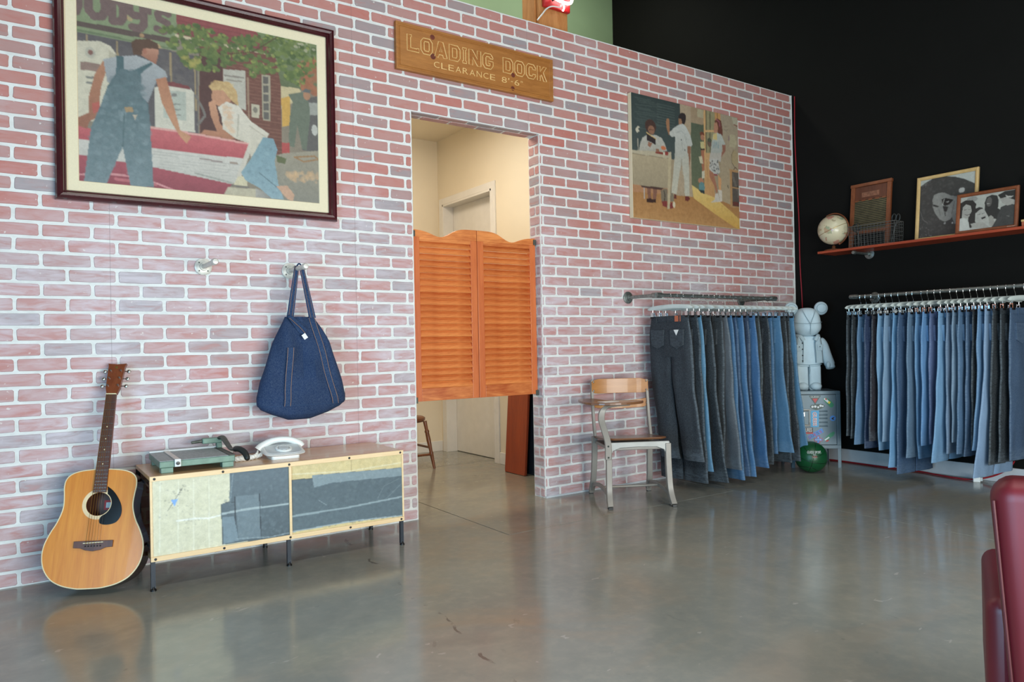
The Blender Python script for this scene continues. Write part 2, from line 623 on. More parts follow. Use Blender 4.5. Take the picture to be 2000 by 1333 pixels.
ORD = ['first', 'second', 'third', 'fourth', 'fifth', 'sixth', 'seventh', 'eighth', 'ninth', 'tenth', 'eleventh',
       'twelfth', 'thirteenth', 'fourteenth', 'fifteenth', 'sixteenth', 'seventeenth', 'eighteenth', 'nineteenth',
       'twentieth', 'twenty-first', 'twenty-second', 'twenty-third', 'twenty-fourth', 'twenty-fifth', 'twenty-sixth',
       'twenty-seventh', 'twenty-eighth']

# ------------------------------------------------------------------ the setting
XR, DL, DR, DZ, TOP, TH = 5.735, 1.998, 2.944, 2.44, 3.186, 0.12
XL0 = -1.6
CH, BL_, GAP = 0.06778, 0.2033, 0.0115

# brick partition: mortar panel with an opening, bricks as children
wb = MB()
wb.box(XL0, DL, 0, TH, 0, TOP).box(DR, XR, 0, TH, 0, TOP).box(DL, DR, 0, TH, DZ, TOP)
wall_back = struct(wb.build('wall_back', 'mortar', smooth=False), 'whitewashed brick partition wall with a doorway', 'wall')

rb = random.Random(5)


def brick_geo(w, h, seed):
    """front-facing brick in the xz plane, uneven outline, bevelled edge; front at y=-0.005"""
    r = random.Random(seed)
    hw, hh = w / 2, h / 2
    c = min(0.006, hw * 0.4)
    o = [(-hw + c, -hh), (0, -hh), (hw - c, -hh), (hw, -hh + c), (hw, 0), (hw, hh - c), (hw - c, hh), (0, hh), (-hw + c, hh),
         (-hw, hh - c), (-hw, 0), (-hw, -hh + c)]
    j = [(x + r.uniform(-.0016, .0016), z + r.uniform(-.0016, .0016)) for x, z in o]
    k = 0.0032
    vs = [(x, 0.002, z) for x, z in j] + [(x - math.copysign(min(k, abs(x)), x), -0.0032 + r.uniform(-.0005, .0005), z - math.copysign(min(k, abs(z)), z)) for x, z in j]
    n = 12
    fs = [tuple(n + i for i in range(n))] + [(i, (i + 1) % n, (i + 1) % n + n, i + n) for i in range(n)]
    return vs, fs


def tone():
    t = rb.random()
    return min(max(rb.gauss(0.5, 0.24), 0.2), 1.0) if t > 0.16 else rb.uniform(0.0, 0.2)


cells = []          # x0, x1, z0, z1 in the wall's face


def cut(x0, x1, z0, z1):
    """a brick cell minus the doorway and wall ends"""
    x0, x1 = max(x0, XL0), min(x1, XR - 0.004)
    z1 = min(z1, TOP)
    if x1 - x0 < 0.02 or z1 - z0 < 0.02:
        return
    if z0 + 0.01 < DZ and x1 > DL and x0 < DR:
        for a, b in ((x0, min(x1, DL)), (max(x0, DR), x1)):
            if b - a > 0.02:
                cells.append((a, b, z0, z1))
        return
    cells.append((x0, x1, z0, z1))


for row in range(47):
    off = 0.121 if row % 2 else 0.0194
    k0 = int((XL0 - off) / BL_) - 2
    k = k0
    while off + k * BL_ < XR:
        cut(off + k * BL_, off + (k + 1) * BL_, row * CH, (row + 1) * CH)
        k += 1


def seen(c):
    """rough visible size of a brick as the photograph shows it"""
    x, z = (c[0] + c[1]) / 2, (c[2] + c[3]) / 2
    d = Vector((x, 0, z)) - cm.translation
    dz = d.dot(fw)
    px, py = d.dot(rt) / dz, d.dot(up) / dz
    if abs(px) > 0.715 or abs(py) > 0.475:
        return 0
    if 0.2 < x < 1.49 and 1.76 < z < 2.78:
        return 0
    if 0.56 < x < 1.6 and 0.1 < z < 0.46:
        return 0
    return (c[1] - c[0]) / dz ** 2


order = sorted(range(len(cells)), key=lambda i: -seen(cells[i]))
single = set(order[:250])
variants = {}
rest = MB()
for i, (x0, x1, z0, z1) in enumerate(cells):
    w_, h_ = x1 - x0 - GAP, z1 - z0 - GAP
    t = tone()
    cx, cz = (x0 + x1) / 2, (z0 + z1) / 2
    if i in single:
        key = (round(w_, 3), round(h_, 3), rb.randrange(10))
        if key not in variants:
            vs, fs = brick_geo(w_, h_, hash(key) & 0xffff)
            me = bpy.data.meshes.new('brick')
            me.from_pydata(vs, [], fs)
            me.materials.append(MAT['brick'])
            variants[key] = me
        o = link('brick', variants[key], wall_back, 0, (cx, 0, cz))
        o.color = (t, 0, 0, 1)
    else:
        vs, fs = brick_geo(w_, h_, i)
        rest.add([(x + cx, y, z + cz) for x, y, z in vs], fs, t)

# bricks that line the doorway: both jambs and the soffit
for row in range(36):
    z0, z1 = row * CH, (row + 1) * CH
    spl = [(0.0, 0.12)] if row % 2 else [(0.0, 0.052), (0.052, 0.12)]
    for a, b in spl:
        for side in (0, 1):
            vs, fs = brick_geo(b - a - 0.009, z1 - z0 - GAP, row * 7 + side)
            cy, cz = (a + b) / 2, (z0 + z1) / 2
            if side:
                rest.add([(DR + y, cy - x, z + cz) for x, y, z in vs], fs, tone())
            else:
                rest.add([(DL - y, cy + x, z + cz) for x, y, z in vs], fs, tone())
for k in range(5):
    for a, b in ((0.0, 0.056), (0.056, 0.12)):
        x0 = DL + k * BL_ - (0.1 if a else 0)
        x1 = min(x0 + BL_, DR)
        x0 = max(x0, DL)
        if x1 - x0 > 0.03:
            vs, fs = brick_geo(x1 - x0 - GAP, b - a - 0.009, k)
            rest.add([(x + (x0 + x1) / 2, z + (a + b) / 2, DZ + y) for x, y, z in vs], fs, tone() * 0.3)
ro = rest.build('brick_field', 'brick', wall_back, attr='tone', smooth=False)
ro['kind'] = 'stuff'
ro.color = (0, 0, 0, 1)

# floor: concrete slabs between saw cuts on a filler bed
fl = struct(bx('floor', 'joint', None, -1.92, XR + 0.01, -5.1, 2.5, -0.1, -0.004), 'polished grey concrete floor with saw-cut joints', 'floor')
JX1, JX2, JY, JYB, HG = 2.222, 4.085, -0.63, 1.60, 0.0035
slabs = [
    [(-1.92, -5.1), (JX2 - HG, -5.1), (JX2 - HG, JY - HG), (JX1 - HG, JY - HG), (JX1 - HG, JYB - HG), (-1.92, JYB - HG)],
    [(JX1 + HG, JY + HG), (JX2 - HG, JY + HG), (JX2 - HG, JYB - HG), (JX1 + HG, JYB - HG)],
    [(JX2 + HG, -5.1), (XR + 0.01, -5.1), (XR + 0.01, JYB - HG), (JX2 + HG, JYB - HG)],
    [(-1.92, JYB + HG), (XR + 0.01, JYB + HG), (XR + 0.01, 2.5), (-1.92, 2.5)]]
for pl in slabs:
    MB().prism(pl, -0.06, 0.0, 'xy').build('concrete_slab', 'floor', fl, smooth=False)

struct(bx('wall_right', 'black_wall', None, XR + 0.01, XR + 0.16, -5.1, 2.45, -0.1, 5.1), 'matt black painted side wall', 'wall')
struct(bx('baseboard_right', 'base_paint', None, XR - 0.006, XR + 0.012, -5.0, -0.01, 0.0, 0.108, 0.003), 'grey-white baseboard along the black wall', 'baseboard')
struct(bx('wall_loft', 'green_wall', None, -1.8, XR + 0.01, 2.30, 2.42, 3.10, 5.1), 'sage green wall rising behind the brick partition', 'wall')
struct(bx('ceiling', 'plaster', None, -1.92, XR + 0.16, -5.12, 2.5, 5.1, 5.2), 'high plaster shop ceiling', 'ceiling')
# shop front behind the camera and left wall, with window openings for the daylight
fr = MB()
fr.box(-1.92, XR + 0.16, -5.12, -5.0, 1.60, 5.1).box(-1.92, XR + 0.16, -5.12, -5.0, -0.1, 0.06)
for a, b in ((-1.92, 0.26), (3.94, XR + 0.16)):
    fr.box(a, b, -5.12, -5.0, 0.06, 1.60)
struct(fr.build('wall_front', 'plaster', smooth=False), 'shop front wall with a wide window behind the viewer', 'wall')
lf = MB()
lf.box(-1.92, -1.8, -5.0, 2.5, 1.87, 5.1).box(-1.92, -1.8, -5.0, 2.5, -0.1, 0.09)
lf.box(-1.92, -1.8, -5.0, -4.73, 0.09, 1.87).box(-1.92, -1.8, -2.57, 2.5, 0.09, 1.87)
struct(lf.build('wall_left', 'plaster', smooth=False), 'left shop wall with a wide window', 'wall')
f = MB()
f.box(0.26, 3.94, -5.09, -5.03, 0.06, 0.12).box(0.26, 3.94, -5.09, -5.03, 1.54, 1.60)
for q in (0.26, 2.07, 3.88):
    f.box(q, q + 0.06, -5.09, -5.03, 0.12, 1.54)
struct(f.build('window_1', 'black_steel', smooth=False), 'dark framed shop window behind the viewer', 'window')
f = MB()
f.box(-1.89, -1.83, -4.73, -2.57, 0.09, 0.14).box(-1.89, -1.83, -4.73, -2.57, 1.82, 1.87)
f.box(-1.89, -1.83, -4.73, -4.68, 0.14, 1.82).box(-1.89, -1.83, -2.62, -2.57, 0.14, 1.82)
struct(f.build('window_2', 'black_steel', smooth=False), 'dark framed side window beyond the left edge', 'window')

# back room seen through the doorway
PWX, BWY, CZ = 3.50, 2.42, 3.04
struct(bx('wall_back_room', 'cream', None, 0.7, 3.75, BWY, BWY + 0.08, 0, 3.1), 'cream end wall of the back room', 'wall')
struct(bx('wall_back_room_left', 'cream', None, 0.62, 0.7, TH, BWY, 0, 3.1), 'cream left wall of the back room', 'wall')
pw = MB()
D0, D1, DH = 1.44, 2.32, 2.40
pw.box(PWX + 0.16, PWX + 0.25, D0, D1, 0, DH).box(PWX, PWX + 0.25, TH, D0, 0, 3.1).box(PWX, PWX + 0.25, D1, BWY, 0, 3.1).box(PWX, PWX + 0.25, D0, D1, DH, 3.1)  # first slab added behind the door, blocking daylight that leaked in under it
struct(pw.build('wall_back_room_right', 'cream', smooth=False), 'cream side wall with the white door in the back room', 'wall')
struct(bx('ceiling_back_room', 'cream', None, 0.62, 3.75, TH, BWY + 0.08, CZ, 3.1), 'cream ceiling of the back room', 'ceiling')
dr = struct(thing('door_1', '', '', (PWX, 0, 0)), 'plain white door in a white frame in the back room', 'door')
bx('door_leaf', 'white_trim', dr, 0.10, 0.14, D0 + 0.02, D1 - 0.02, 0.006, DH - 0.02)
cs = MB()
cs.box(-0.014, 0.10, D0 - 0.0, D0 + 0.02, 0, DH).box(-0.014, 0.10, D1 - 0.02, D1, 0, DH).box(-0.014, 0.10, D0, D1, DH - 0.02, DH)
cs.build('door_jamb', 'white_trim', dr, 0.002, smooth=False)
c2 = MB()
c2.box(-0.014, -0.0005, D0 - 0.06, D0, 0, DH + 0.06).box(-0.014, -0.0005, D1, D1 + 0.06, 0, DH + 0.06).box(-0.014, -0.0005, D0, D1, DH, DH + 0.06)
c2.build('casing', 'white_trim', dr, 0.002, smooth=False)
struct(bx('baseboard_back_room', 'white_trim', None, 0.7, PWX, BWY - 0.012, BWY, 0, 0.10, 0.003), 'white baseboard on the end wall of the back room', 'baseboard')
struct(bx('baseboard_back_room_right', 'white_trim', None, PWX - 0.012, PWX, TH, D0 - 0.06, 0, 0.10, 0.003), 'white baseboard beside the white back-room door', 'baseboard')
# thin metal strip at the wall's foot and its right edge
struct(bx('trim_1', 'base_paint', None, DR, XR, -0.010, -0.0005, 0.0, 0.012), 'thin grey strip along the foot of the brick wall', 'trim')
struct(bx('trim_2', 'mortar', None, XR - 0.003, XR + 0.002, -0.005, 0.0, 0.012, TOP), 'thin white edge strip at the right end of the brick wall', 'trim')

# ------------------------------------------------------------------ flat pictures, in picture units (u right, v down)
ART1 = [
    ('p',(129,118,102),[(-0.1,-0.1),(1.1,-0.1),(1.1,1.1),(-0.1,1.1)]),
    ('p',(91,85,85),[(0.004,0.207),(0.458,0.219),(0.457,0.673),(0.002,0.627)]),
    ('d',(78,73,76),(108,101,96),260,0.022,[(0.004,0.217),(0.451,0.231),(0.45,0.468),(0.003,0.511)]),
    ('l',(145,126,97),0.01,[(0.036,0.218),(0.037,0.602)]),
    ('l',(145,126,97),0.01,[(0.146,0.222),(0.147,0.582)]),
    ('l',(145,126,97),0.01,[(0.35,0.229),(0.352,0.547)]),
    ('l',(145,126,97),0.01,[(0.447,0.233),(0.45,0.529)]),
    ('p',(126,135,103),[(-0.004,-0.002),(0.376,-0.014),(0.375,0.209),(0.314,0.21),(-0.002,0.212)]),
    ('l',(89,75,69),0.03,[(0.001,0.165),(0.245,0.161),(0.375,0.156)]),
    ('l',(103,114,86),0.01,[(0.001,0.201),(0.375,0.202)]),
    ('d',(197,153,111),(183,146,105),60,0.013,[(0.153,0.045),(0.19,0.055),(0.204,0.106),(0.318,0.215),(0.279,0.203),(0.204,0.146)]),
    ('l',(109,89,85),0.042,[(-0.001,0.103),(0.008,0.067),(0.009,-0.0)]),
    ('l',(109,89,85),0.042,[(0.043,-0.005),(0.045,0.082),(0.063,0.109),(0.091,0.102),(0.103,0.072),(0.102,-0.006)]),
    ('l',(109,89,85),0.042,[(0.128,-0.001),(0.131,0.114),(0.158,0.11),(0.17,0.085),(0.17,0.026),(0.157,-0.0),(0.128,-0.001)]),
    ('l',(109,89,85),0.042,[(0.192,0.003),(0.194,0.044),(0.212,0.06),(0.242,0.052)]),
    ('l',(109,89,85),0.042,[(0.245,-0.005),(0.249,0.095),(0.235,0.124),(0.204,0.124)]),
    ('l',(109,89,85),0.026,[(0.268,-0.004),(0.27,0.025)]),
    ('l',(109,89,85),0.038,[(0.343,0.012),(0.319,0.0),(0.301,0.023),(0.308,0.049),(0.34,0.063),(0.343,0.093),(0.322,0.116),(0.298,0.106)]),
    ('g',(141,76,75),(115,67,67),[(0.376,-0.014),(0.702,-0.014),(0.813,0.115),(0.797,0.129),(0.702,0.105),(0.379,0.127)],'v'),
    ('l',(116,65,65),0.004,[(0.379,0.008),(0.765,0.013)]),
    ('l',(116,65,65),0.004,[(0.379,0.032),(0.765,0.037)]),
    ('l',(116,65,65),0.004,[(0.379,0.057),(0.765,0.06)]),
    ('l',(116,65,65),0.004,[(0.379,0.081),(0.765,0.084)]),
    ('l',(116,65,65),0.004,[(0.379,0.106),(0.765,0.108)]),
    ('l',(186,168,139),0.016,[(0.375,0.122),(0.563,0.124),(0.801,0.129)]),
    ('g',(111,74,64),(104,70,60),[(0.466,0.135),(0.797,0.124),(0.826,0.199),(0.825,0.778),(0.464,0.723)],'v'),
    ('l',(129,91,77),0.003,[(0.467,0.228),(0.824,0.205)]),
    ('l',(129,91,77),0.003,[(0.467,0.248),(0.824,0.226)]),
    ('l',(129,91,77),0.003,[(0.467,0.269),(0.824,0.248)]),
    ('l',(129,91,77),0.003,[(0.467,0.289),(0.824,0.269)]),
    ('l',(129,91,77),0.003,[(0.467,0.31),(0.824,0.291)]),
    ('l',(129,91,77),0.003,[(0.467,0.331),(0.824,0.313)]),
    ('l',(129,91,77),0.003,[(0.467,0.351),(0.824,0.334)]),
    ('l',(129,91,77),0.003,[(0.467,0.372),(0.824,0.356)]),
    ('l',(129,91,77),0.003,[(0.467,0.392),(0.824,0.378)]),
    ('l',(129,91,77),0.003,[(0.467,0.413),(0.824,0.399)]),
    ('l',(129,91,77),0.003,[(0.467,0.434),(0.824,0.421)]),
    ('l',(129,91,77),0.003,[(0.467,0.454),(0.824,0.442)]),
    ('l',(129,91,77),0.003,[(0.467,0.475),(0.824,0.464)]),
    ('l',(129,91,77),0.003,[(0.467,0.496),(0.824,0.486)]),
    ('l',(129,91,77),0.003,[(0.466,0.516),(0.824,0.507)]),
    ('l',(129,91,77),0.003,[(0.466,0.537),(0.824,0.529)]),
    ('l',(129,91,77),0.003,[(0.466,0.558),(0.824,0.551)]),
    ('l',(129,91,77),0.003,[(0.466,0.578),(0.824,0.572)]),
    ('l',(129,91,77),0.003,[(0.466,0.599),(0.824,0.594)]),
    ('l',(129,91,77),0.003,[(0.466,0.62),(0.824,0.616)]),
    ('l',(129,91,77),0.003,[(0.466,0.64),(0.823,0.638)]),
    ('l',(129,91,77),0.003,[(0.466,0.661),(0.823,0.659)]),
    ('l',(129,91,77),0.003,[(0.466,0.682),(0.823,0.681)]),
    ('l',(129,91,77),0.003,[(0.466,0.702),(0.823,0.703)]),
    ('l',(129,91,77),0.003,[(0.466,0.723),(0.823,0.724)]),
    ('l',(129,91,77),0.003,[(0.466,0.744),(0.823,0.746)]),
    ('p',(84,59,55),[(0.467,0.166),(0.563,0.17),(0.562,0.656),(0.466,0.656)]),
    ('p',(172,165,151),[(0.567,0.264),(0.664,0.249),(0.664,0.484),(0.631,0.477),(0.566,0.363)]),
    ('l',(130,120,110),0.01,[(0.574,0.299),(0.655,0.293)]),
    ('l',(138,128,115),0.008,[(0.582,0.323),(0.647,0.318)]),
    ('l',(145,120,100),0.01,[(0.674,0.289),(0.676,0.596)]),
    ('l',(169,129,105),0.012,[(0.686,0.265),(0.745,0.189)]),
    ('p',(155,145,124),[(0.736,0.253),(0.776,0.249),(0.773,0.529),(0.738,0.527)]),
    ('p',(97,92,86),[(0.743,0.264),(0.768,0.259),(0.768,0.302),(0.743,0.307)]),
    ('p',(97,92,86),[(0.743,0.318),(0.768,0.313),(0.768,0.356),(0.743,0.361)]),
    ('p',(97,92,86),[(0.743,0.371),(0.768,0.366),(0.768,0.409),(0.743,0.414)]),
    ('p',(97,92,86),[(0.742,0.425),(0.768,0.42),(0.768,0.463),(0.742,0.468)]),
    ('p',(97,92,86),[(0.742,0.478),(0.768,0.474),(0.768,0.517),(0.742,0.521)]),
    ('p',(176,165,143),[(0.687,0.44),(0.725,0.439),(0.722,0.519),(0.687,0.52)]),
    ('e',(121,113,101),(0.705,0.474,0.01,0.017)),
    ('g',(113,124,89),(96,103,76),[(0.702,-0.014),(1.004,-0.001),(1.004,0.3),(0.825,0.302),(0.801,0.118)],'v'),
    ('d',(141,90,68),(160,104,76),240,0.016,[(0.912,0.132),(1.004,0.079),(1.004,0.322),(0.92,0.294)]),
    ('p',(185,168,131),[(0.825,0.302),(0.912,0.296),(0.928,0.347),(0.825,0.442)]),
    ('p',(189,148,79),[(0.825,0.377),(0.866,0.353),(0.87,0.532),(0.828,0.55)]),
    ('p',(94,90,86),[(0.92,0.36),(1.004,0.322),(1.004,0.677),(0.92,0.678)]),
    ('p',(148,146,136),[(0.949,0.376),(1.004,0.366),(1.004,0.444),(0.949,0.453)]),
    ('e',(175,172,162),(0.983,0.541,0.015,0.034)),
    ('p',(102,108,93),[(0.858,0.344),(0.928,0.314),(0.958,0.375),(0.962,0.462),(0.941,0.675),(0.92,0.667),(0.899,0.528),(0.883,0.667),(0.855,0.66),(0.864,0.479),(0.879,0.389)]),
    ('e',(158,117,91),(0.947,0.333,0.017,0.027)),
    ('p',(97,98,96),[(0.924,0.315),(0.941,0.288),(0.966,0.296),(0.962,0.313)]),
    ('p',(161,77,73),[(0.823,0.649),(0.862,0.643),(0.862,0.708),(0.823,0.714)]),
    ('g',(147,138,120),(127,123,111),[(0.748,0.756),(0.829,0.713),(1.004,0.666),(1.004,1.011),(0.724,1.017)],'v'),
    ('d',(198,162,121),(177,146,115),60,0.014,[(0.837,0.82),(0.996,0.811),(0.996,0.878),(0.862,0.872)]),
    ('l',(143,111,79),0.01,[(0.882,0.727),(0.979,0.705),(1.0,0.722),(0.928,0.748),(0.882,0.727)]),
    ('p',(92,96,67),[(0.797,0.728),(0.845,0.743),(0.837,0.777),(0.801,0.771)]),
    ('p',(191,181,159),[(-0.001,0.258),(0.082,0.237),(0.122,0.253),(0.141,0.288),(0.134,0.673),(-0.004,0.676)]),
    ('p',(170,160,139),[(0.115,0.274),(0.141,0.298),(0.134,0.673),(0.107,0.668)]),
    ('e',(170,163,146),(0.048,0.308,0.018,0.03)),
    ('e',(127,90,81),(0.049,0.306,0.009,0.014)),
    ('p',(137,113,102),[(0.013,0.364),(0.083,0.359),(0.083,0.402),(0.013,0.408)]),
    ('l',(122,119,111),0.012,[(0.035,0.442),(0.071,0.439)]),
    ('l',(122,119,111),0.012,[(0.035,0.471),(0.071,0.468)]),
    ('p',(190,182,165),[(0.285,0.437),(0.335,0.41),(0.429,0.41),(0.443,0.433),(0.444,0.659),(0.285,0.661)]),
    ('p',(118,68,67),[(0.328,0.399),(0.356,0.389),(0.421,0.399),(0.43,0.415),(0.331,0.419)]),
    ('p',(165,166,153),[(0.317,0.444),(0.41,0.434),(0.408,0.6),(0.317,0.601)]),
    ('p',(122,119,112),[(0.353,0.455),(0.374,0.451),(0.374,0.469),(0.353,0.473)]),
    ('l',(131,130,121),0.008,[(0.349,0.517),(0.385,0.51)]),
    ('l',(131,130,121),0.008,[(0.349,0.547),(0.385,0.541)]),
    ('l',(131,130,121),0.008,[(0.349,0.578),(0.385,0.571)]),
    ('l',(113,106,99),0.014,[(0.45,0.447),(0.48,0.524),(0.487,0.554),(0.457,0.611)]),
    ('g',(183,100,101),(162,81,84),[(0.0,0.697),(0.054,0.72),(0.264,0.658),(0.428,0.662),(0.689,0.679),(0.646,0.781),(0.277,0.783),(-0.0,0.787)],'v'),
    ('l',(199,149,139),0.012,[(0.26,0.663),(0.428,0.667),(0.685,0.683)]),
    ('g',(188,181,170),(176,171,160),[(-0.0,0.777),(0.277,0.779),(0.648,0.775),(0.63,0.9),(0.596,0.936),(0.277,0.887),(-0.001,0.864)],'v'),
    ('l',(166,160,151),0.003,[(0.277,0.796),(0.638,0.798)]),
    ('l',(166,160,151),0.003,[(0.277,0.812),(0.638,0.816)]),
    ('l',(166,160,151),0.003,[(0.277,0.828),(0.638,0.834)]),
    ('l',(166,160,151),0.003,[(0.277,0.845),(0.638,0.852)]),
    ('l',(166,160,151),0.003,[(0.277,0.861),(0.638,0.87)]),
    ('l',(166,160,151),0.003,[(0.277,0.877),(0.638,0.888)]),
    ('l',(138,121,115),0.008,[(0.464,0.806),(0.554,0.809)]),
    ('l',(146,129,116),0.012,[(0.592,0.807),(0.619,0.808)]),
    ('g',(156,81,87),(132,66,73),[(-0.001,0.86),(0.277,0.884),(0.596,0.934),(0.561,1.008),(-0.001,1.015)],'v'),
    ('l',(191,132,131),0.01,[(-0.001,0.966),(0.119,0.947),(0.228,0.948),(0.369,1.008)]),
    ('l',(172,100,103),0.016,[(0.132,0.97),(0.283,0.982)]),
    ('l',(148,146,136),0.01,[(0.442,0.892),(0.592,0.926)]),
    ('p',(188,178,163),[(0.673,0.682),(0.695,0.678),(0.634,0.899),(0.616,0.886)]),
    ('p',(190,178,148),[(0.599,0.946),(0.623,0.885),(0.663,0.875),(0.665,0.938)]),
    ('p',(171,161,138),[(0.557,1.008),(0.578,0.953),(0.708,0.949),(0.704,1.011)]),
    ('l',(113,106,97),0.01,[(0.596,0.941),(0.669,0.943)]),
    ('g',(157,151,141),(131,128,121),[(0.701,0.945),(0.764,0.97),(0.764,1.013),(0.7,1.011)],'h'),
    ('g',(166,118,91),(142,95,76),[(0.098,0.327),(0.111,0.363),(0.084,0.486),(0.077,0.575),(0.07,0.645),(0.041,0.679),(0.031,0.719),(-0.004,0.705),(-0.003,0.667),(0.038,0.631),(0.04,0.543),(0.062,0.422)],'v'),
    ('p',(170,92,81),[(0.051,0.578),(0.078,0.563),(0.078,0.614),(0.054,0.633)]),
    ('g',(158,158,156),(132,135,136),[(0.094,0.33),(0.149,0.301),(0.217,0.278),(0.282,0.3),(0.328,0.336),(0.337,0.369),(0.294,0.398),(0.259,0.528),(0.23,0.508),(0.168,0.46),(0.108,0.452)],'v'),
    ('g',(164,114,88),(182,135,104),[(0.291,0.391),(0.331,0.368),(0.353,0.486),(0.384,0.658),(0.429,0.685),(0.409,0.729),(0.384,0.696),(0.349,0.618),(0.313,0.518)],'v'),
    ('g',(74,94,96),(111,124,126),[(0.143,0.298),(0.169,0.297),(0.17,0.363),(0.196,0.37),(0.275,0.299),(0.279,0.31),(0.234,0.373),(0.231,0.493),(0.259,0.535),(0.266,0.662),(0.275,0.995),(0.188,1.005),(0.16,0.79),(0.099,1.001),(0.018,1.003),(0.046,0.707),(0.081,0.584),(0.108,0.472),(0.14,0.397)],'v'),
    ('d',(90,108,110),(126,138,139),340,0.014,[(0.114,0.451),(0.237,0.417),(0.264,0.662),(0.269,0.984),(0.193,0.992),(0.16,0.788),(0.099,0.993),(0.026,0.992),(0.05,0.706)]),
    ('d',(86,101,103),(98,112,114),120,0.02,[(0.148,0.365),(0.23,0.378),(0.236,0.537),(0.107,0.57)]),
    ('p',(153,128,96),[(0.168,0.574),(0.198,0.565),(0.205,0.592),(0.174,0.599)]),
    ('p',(173,158,138),[(0.2,0.608),(0.217,0.605),(0.208,0.636)]),
    ('l',(81,98,99),0.006,[(0.168,0.608),(0.161,0.788)]),
    ('p',(88,66,54),[(0.198,0.211),(0.217,0.188),(0.266,0.173),(0.3,0.189),(0.306,0.22),(0.279,0.228),(0.255,0.244),(0.253,0.274),(0.206,0.276)]),
    ('g',(174,127,105),(142,97,79),[(0.241,0.247),(0.258,0.225),(0.304,0.223),(0.3,0.264),(0.292,0.308),(0.269,0.293),(0.237,0.272)],'v'),
    ('e',(151,101,83),(0.249,0.245,0.008,0.016)),
    ('p',(183,151,105),[(0.505,0.377),(0.532,0.338),(0.593,0.334),(0.625,0.383),(0.63,0.466),(0.6,0.44),(0.57,0.406),(0.525,0.418)]),
    ('d',(206,178,130),(151,118,80),120,0.01,[(0.506,0.374),(0.532,0.338),(0.608,0.344),(0.627,0.456),(0.593,0.42),(0.525,0.407)]),
    ('p',(179,132,104),[(0.52,0.398),(0.566,0.389),(0.6,0.44),(0.584,0.464),(0.549,0.485),(0.523,0.477),(0.514,0.437)]),
    ('g',(185,138,109),(159,111,87),[(0.502,0.474),(0.528,0.453),(0.543,0.534),(0.548,0.585),(0.579,0.628),(0.635,0.65),(0.592,0.671),(0.466,0.663),(0.483,0.635),(0.536,0.634),(0.511,0.55)],'v'),
    ('g',(200,190,174),(187,177,158),[(0.579,0.452),(0.631,0.466),(0.685,0.547),(0.766,0.605),(0.741,0.672),(0.681,0.764),(0.676,0.681),(0.614,0.661),(0.562,0.617),(0.556,0.542),(0.541,0.493)],'v'),
    ('d',(205,162,126),(194,172,148),60,0.014,[(0.562,0.478),(0.6,0.482),(0.604,0.629),(0.57,0.592)]),
    ('l',(170,162,146),0.01,[(0.631,0.519),(0.623,0.647)]),
    ('l',(175,165,148),0.008,[(0.678,0.575),(0.749,0.627)]),
    ('g',(118,142,148),(131,152,157),[(0.739,0.629),(0.785,0.631),(0.803,0.695),(0.789,0.767),(0.806,0.917),(0.831,0.998),(0.774,0.997),(0.716,0.938),(0.655,0.902),(0.637,0.859),(0.681,0.771)],'v'),
    ('d',(100,122,130),(140,161,164),120,0.01,[(0.741,0.639),(0.797,0.663),(0.789,0.773),(0.813,0.976),(0.764,0.981),(0.654,0.881),(0.685,0.776)]),
    ('l',(94,112,117),0.006,[(0.717,0.847),(0.796,0.923)]),
    ('p',(184,147,122),[(0.795,0.919),(0.845,0.907),(0.88,0.96),(0.872,1.0),(0.844,0.99)]),
    ('d',(107,119,69),(73,89,55),620,0.016,[(0.308,0.096),(0.452,0.041),(0.571,0.064),(0.749,0.012),(0.846,-0.016),(1.004,0.007),(1.004,0.134),(0.92,0.283),(0.813,0.228),(0.686,0.276),(0.639,0.19),(0.533,0.286),(0.407,0.292),(0.393,0.233),(0.35,0.207)],0.9),
    ('d',(137,142,80),(100,113,67),160,0.01,[(0.308,0.096),(0.452,0.041),(0.571,0.064),(0.749,0.012),(0.846,-0.016),(1.004,0.007),(1.004,0.134),(0.92,0.283),(0.813,0.228),(0.686,0.276),(0.639,0.19),(0.533,0.286),(0.407,0.292),(0.393,0.233),(0.35,0.207)],0.9),
    ('d',(166,152,87),(144,134,77),30,0.014,[(0.396,0.238),(0.466,0.228),(0.466,0.279),(0.407,0.297)]),
    ('d',(196,186,164),(213,198,173),16,0.01,[(0.846,-0.0),(0.996,0.003),(0.987,0.071),(0.879,0.041)]),
    ('l',(85,69,53),0.006,[(0.814,0.002),(0.702,0.124),(0.593,0.169)]),
]
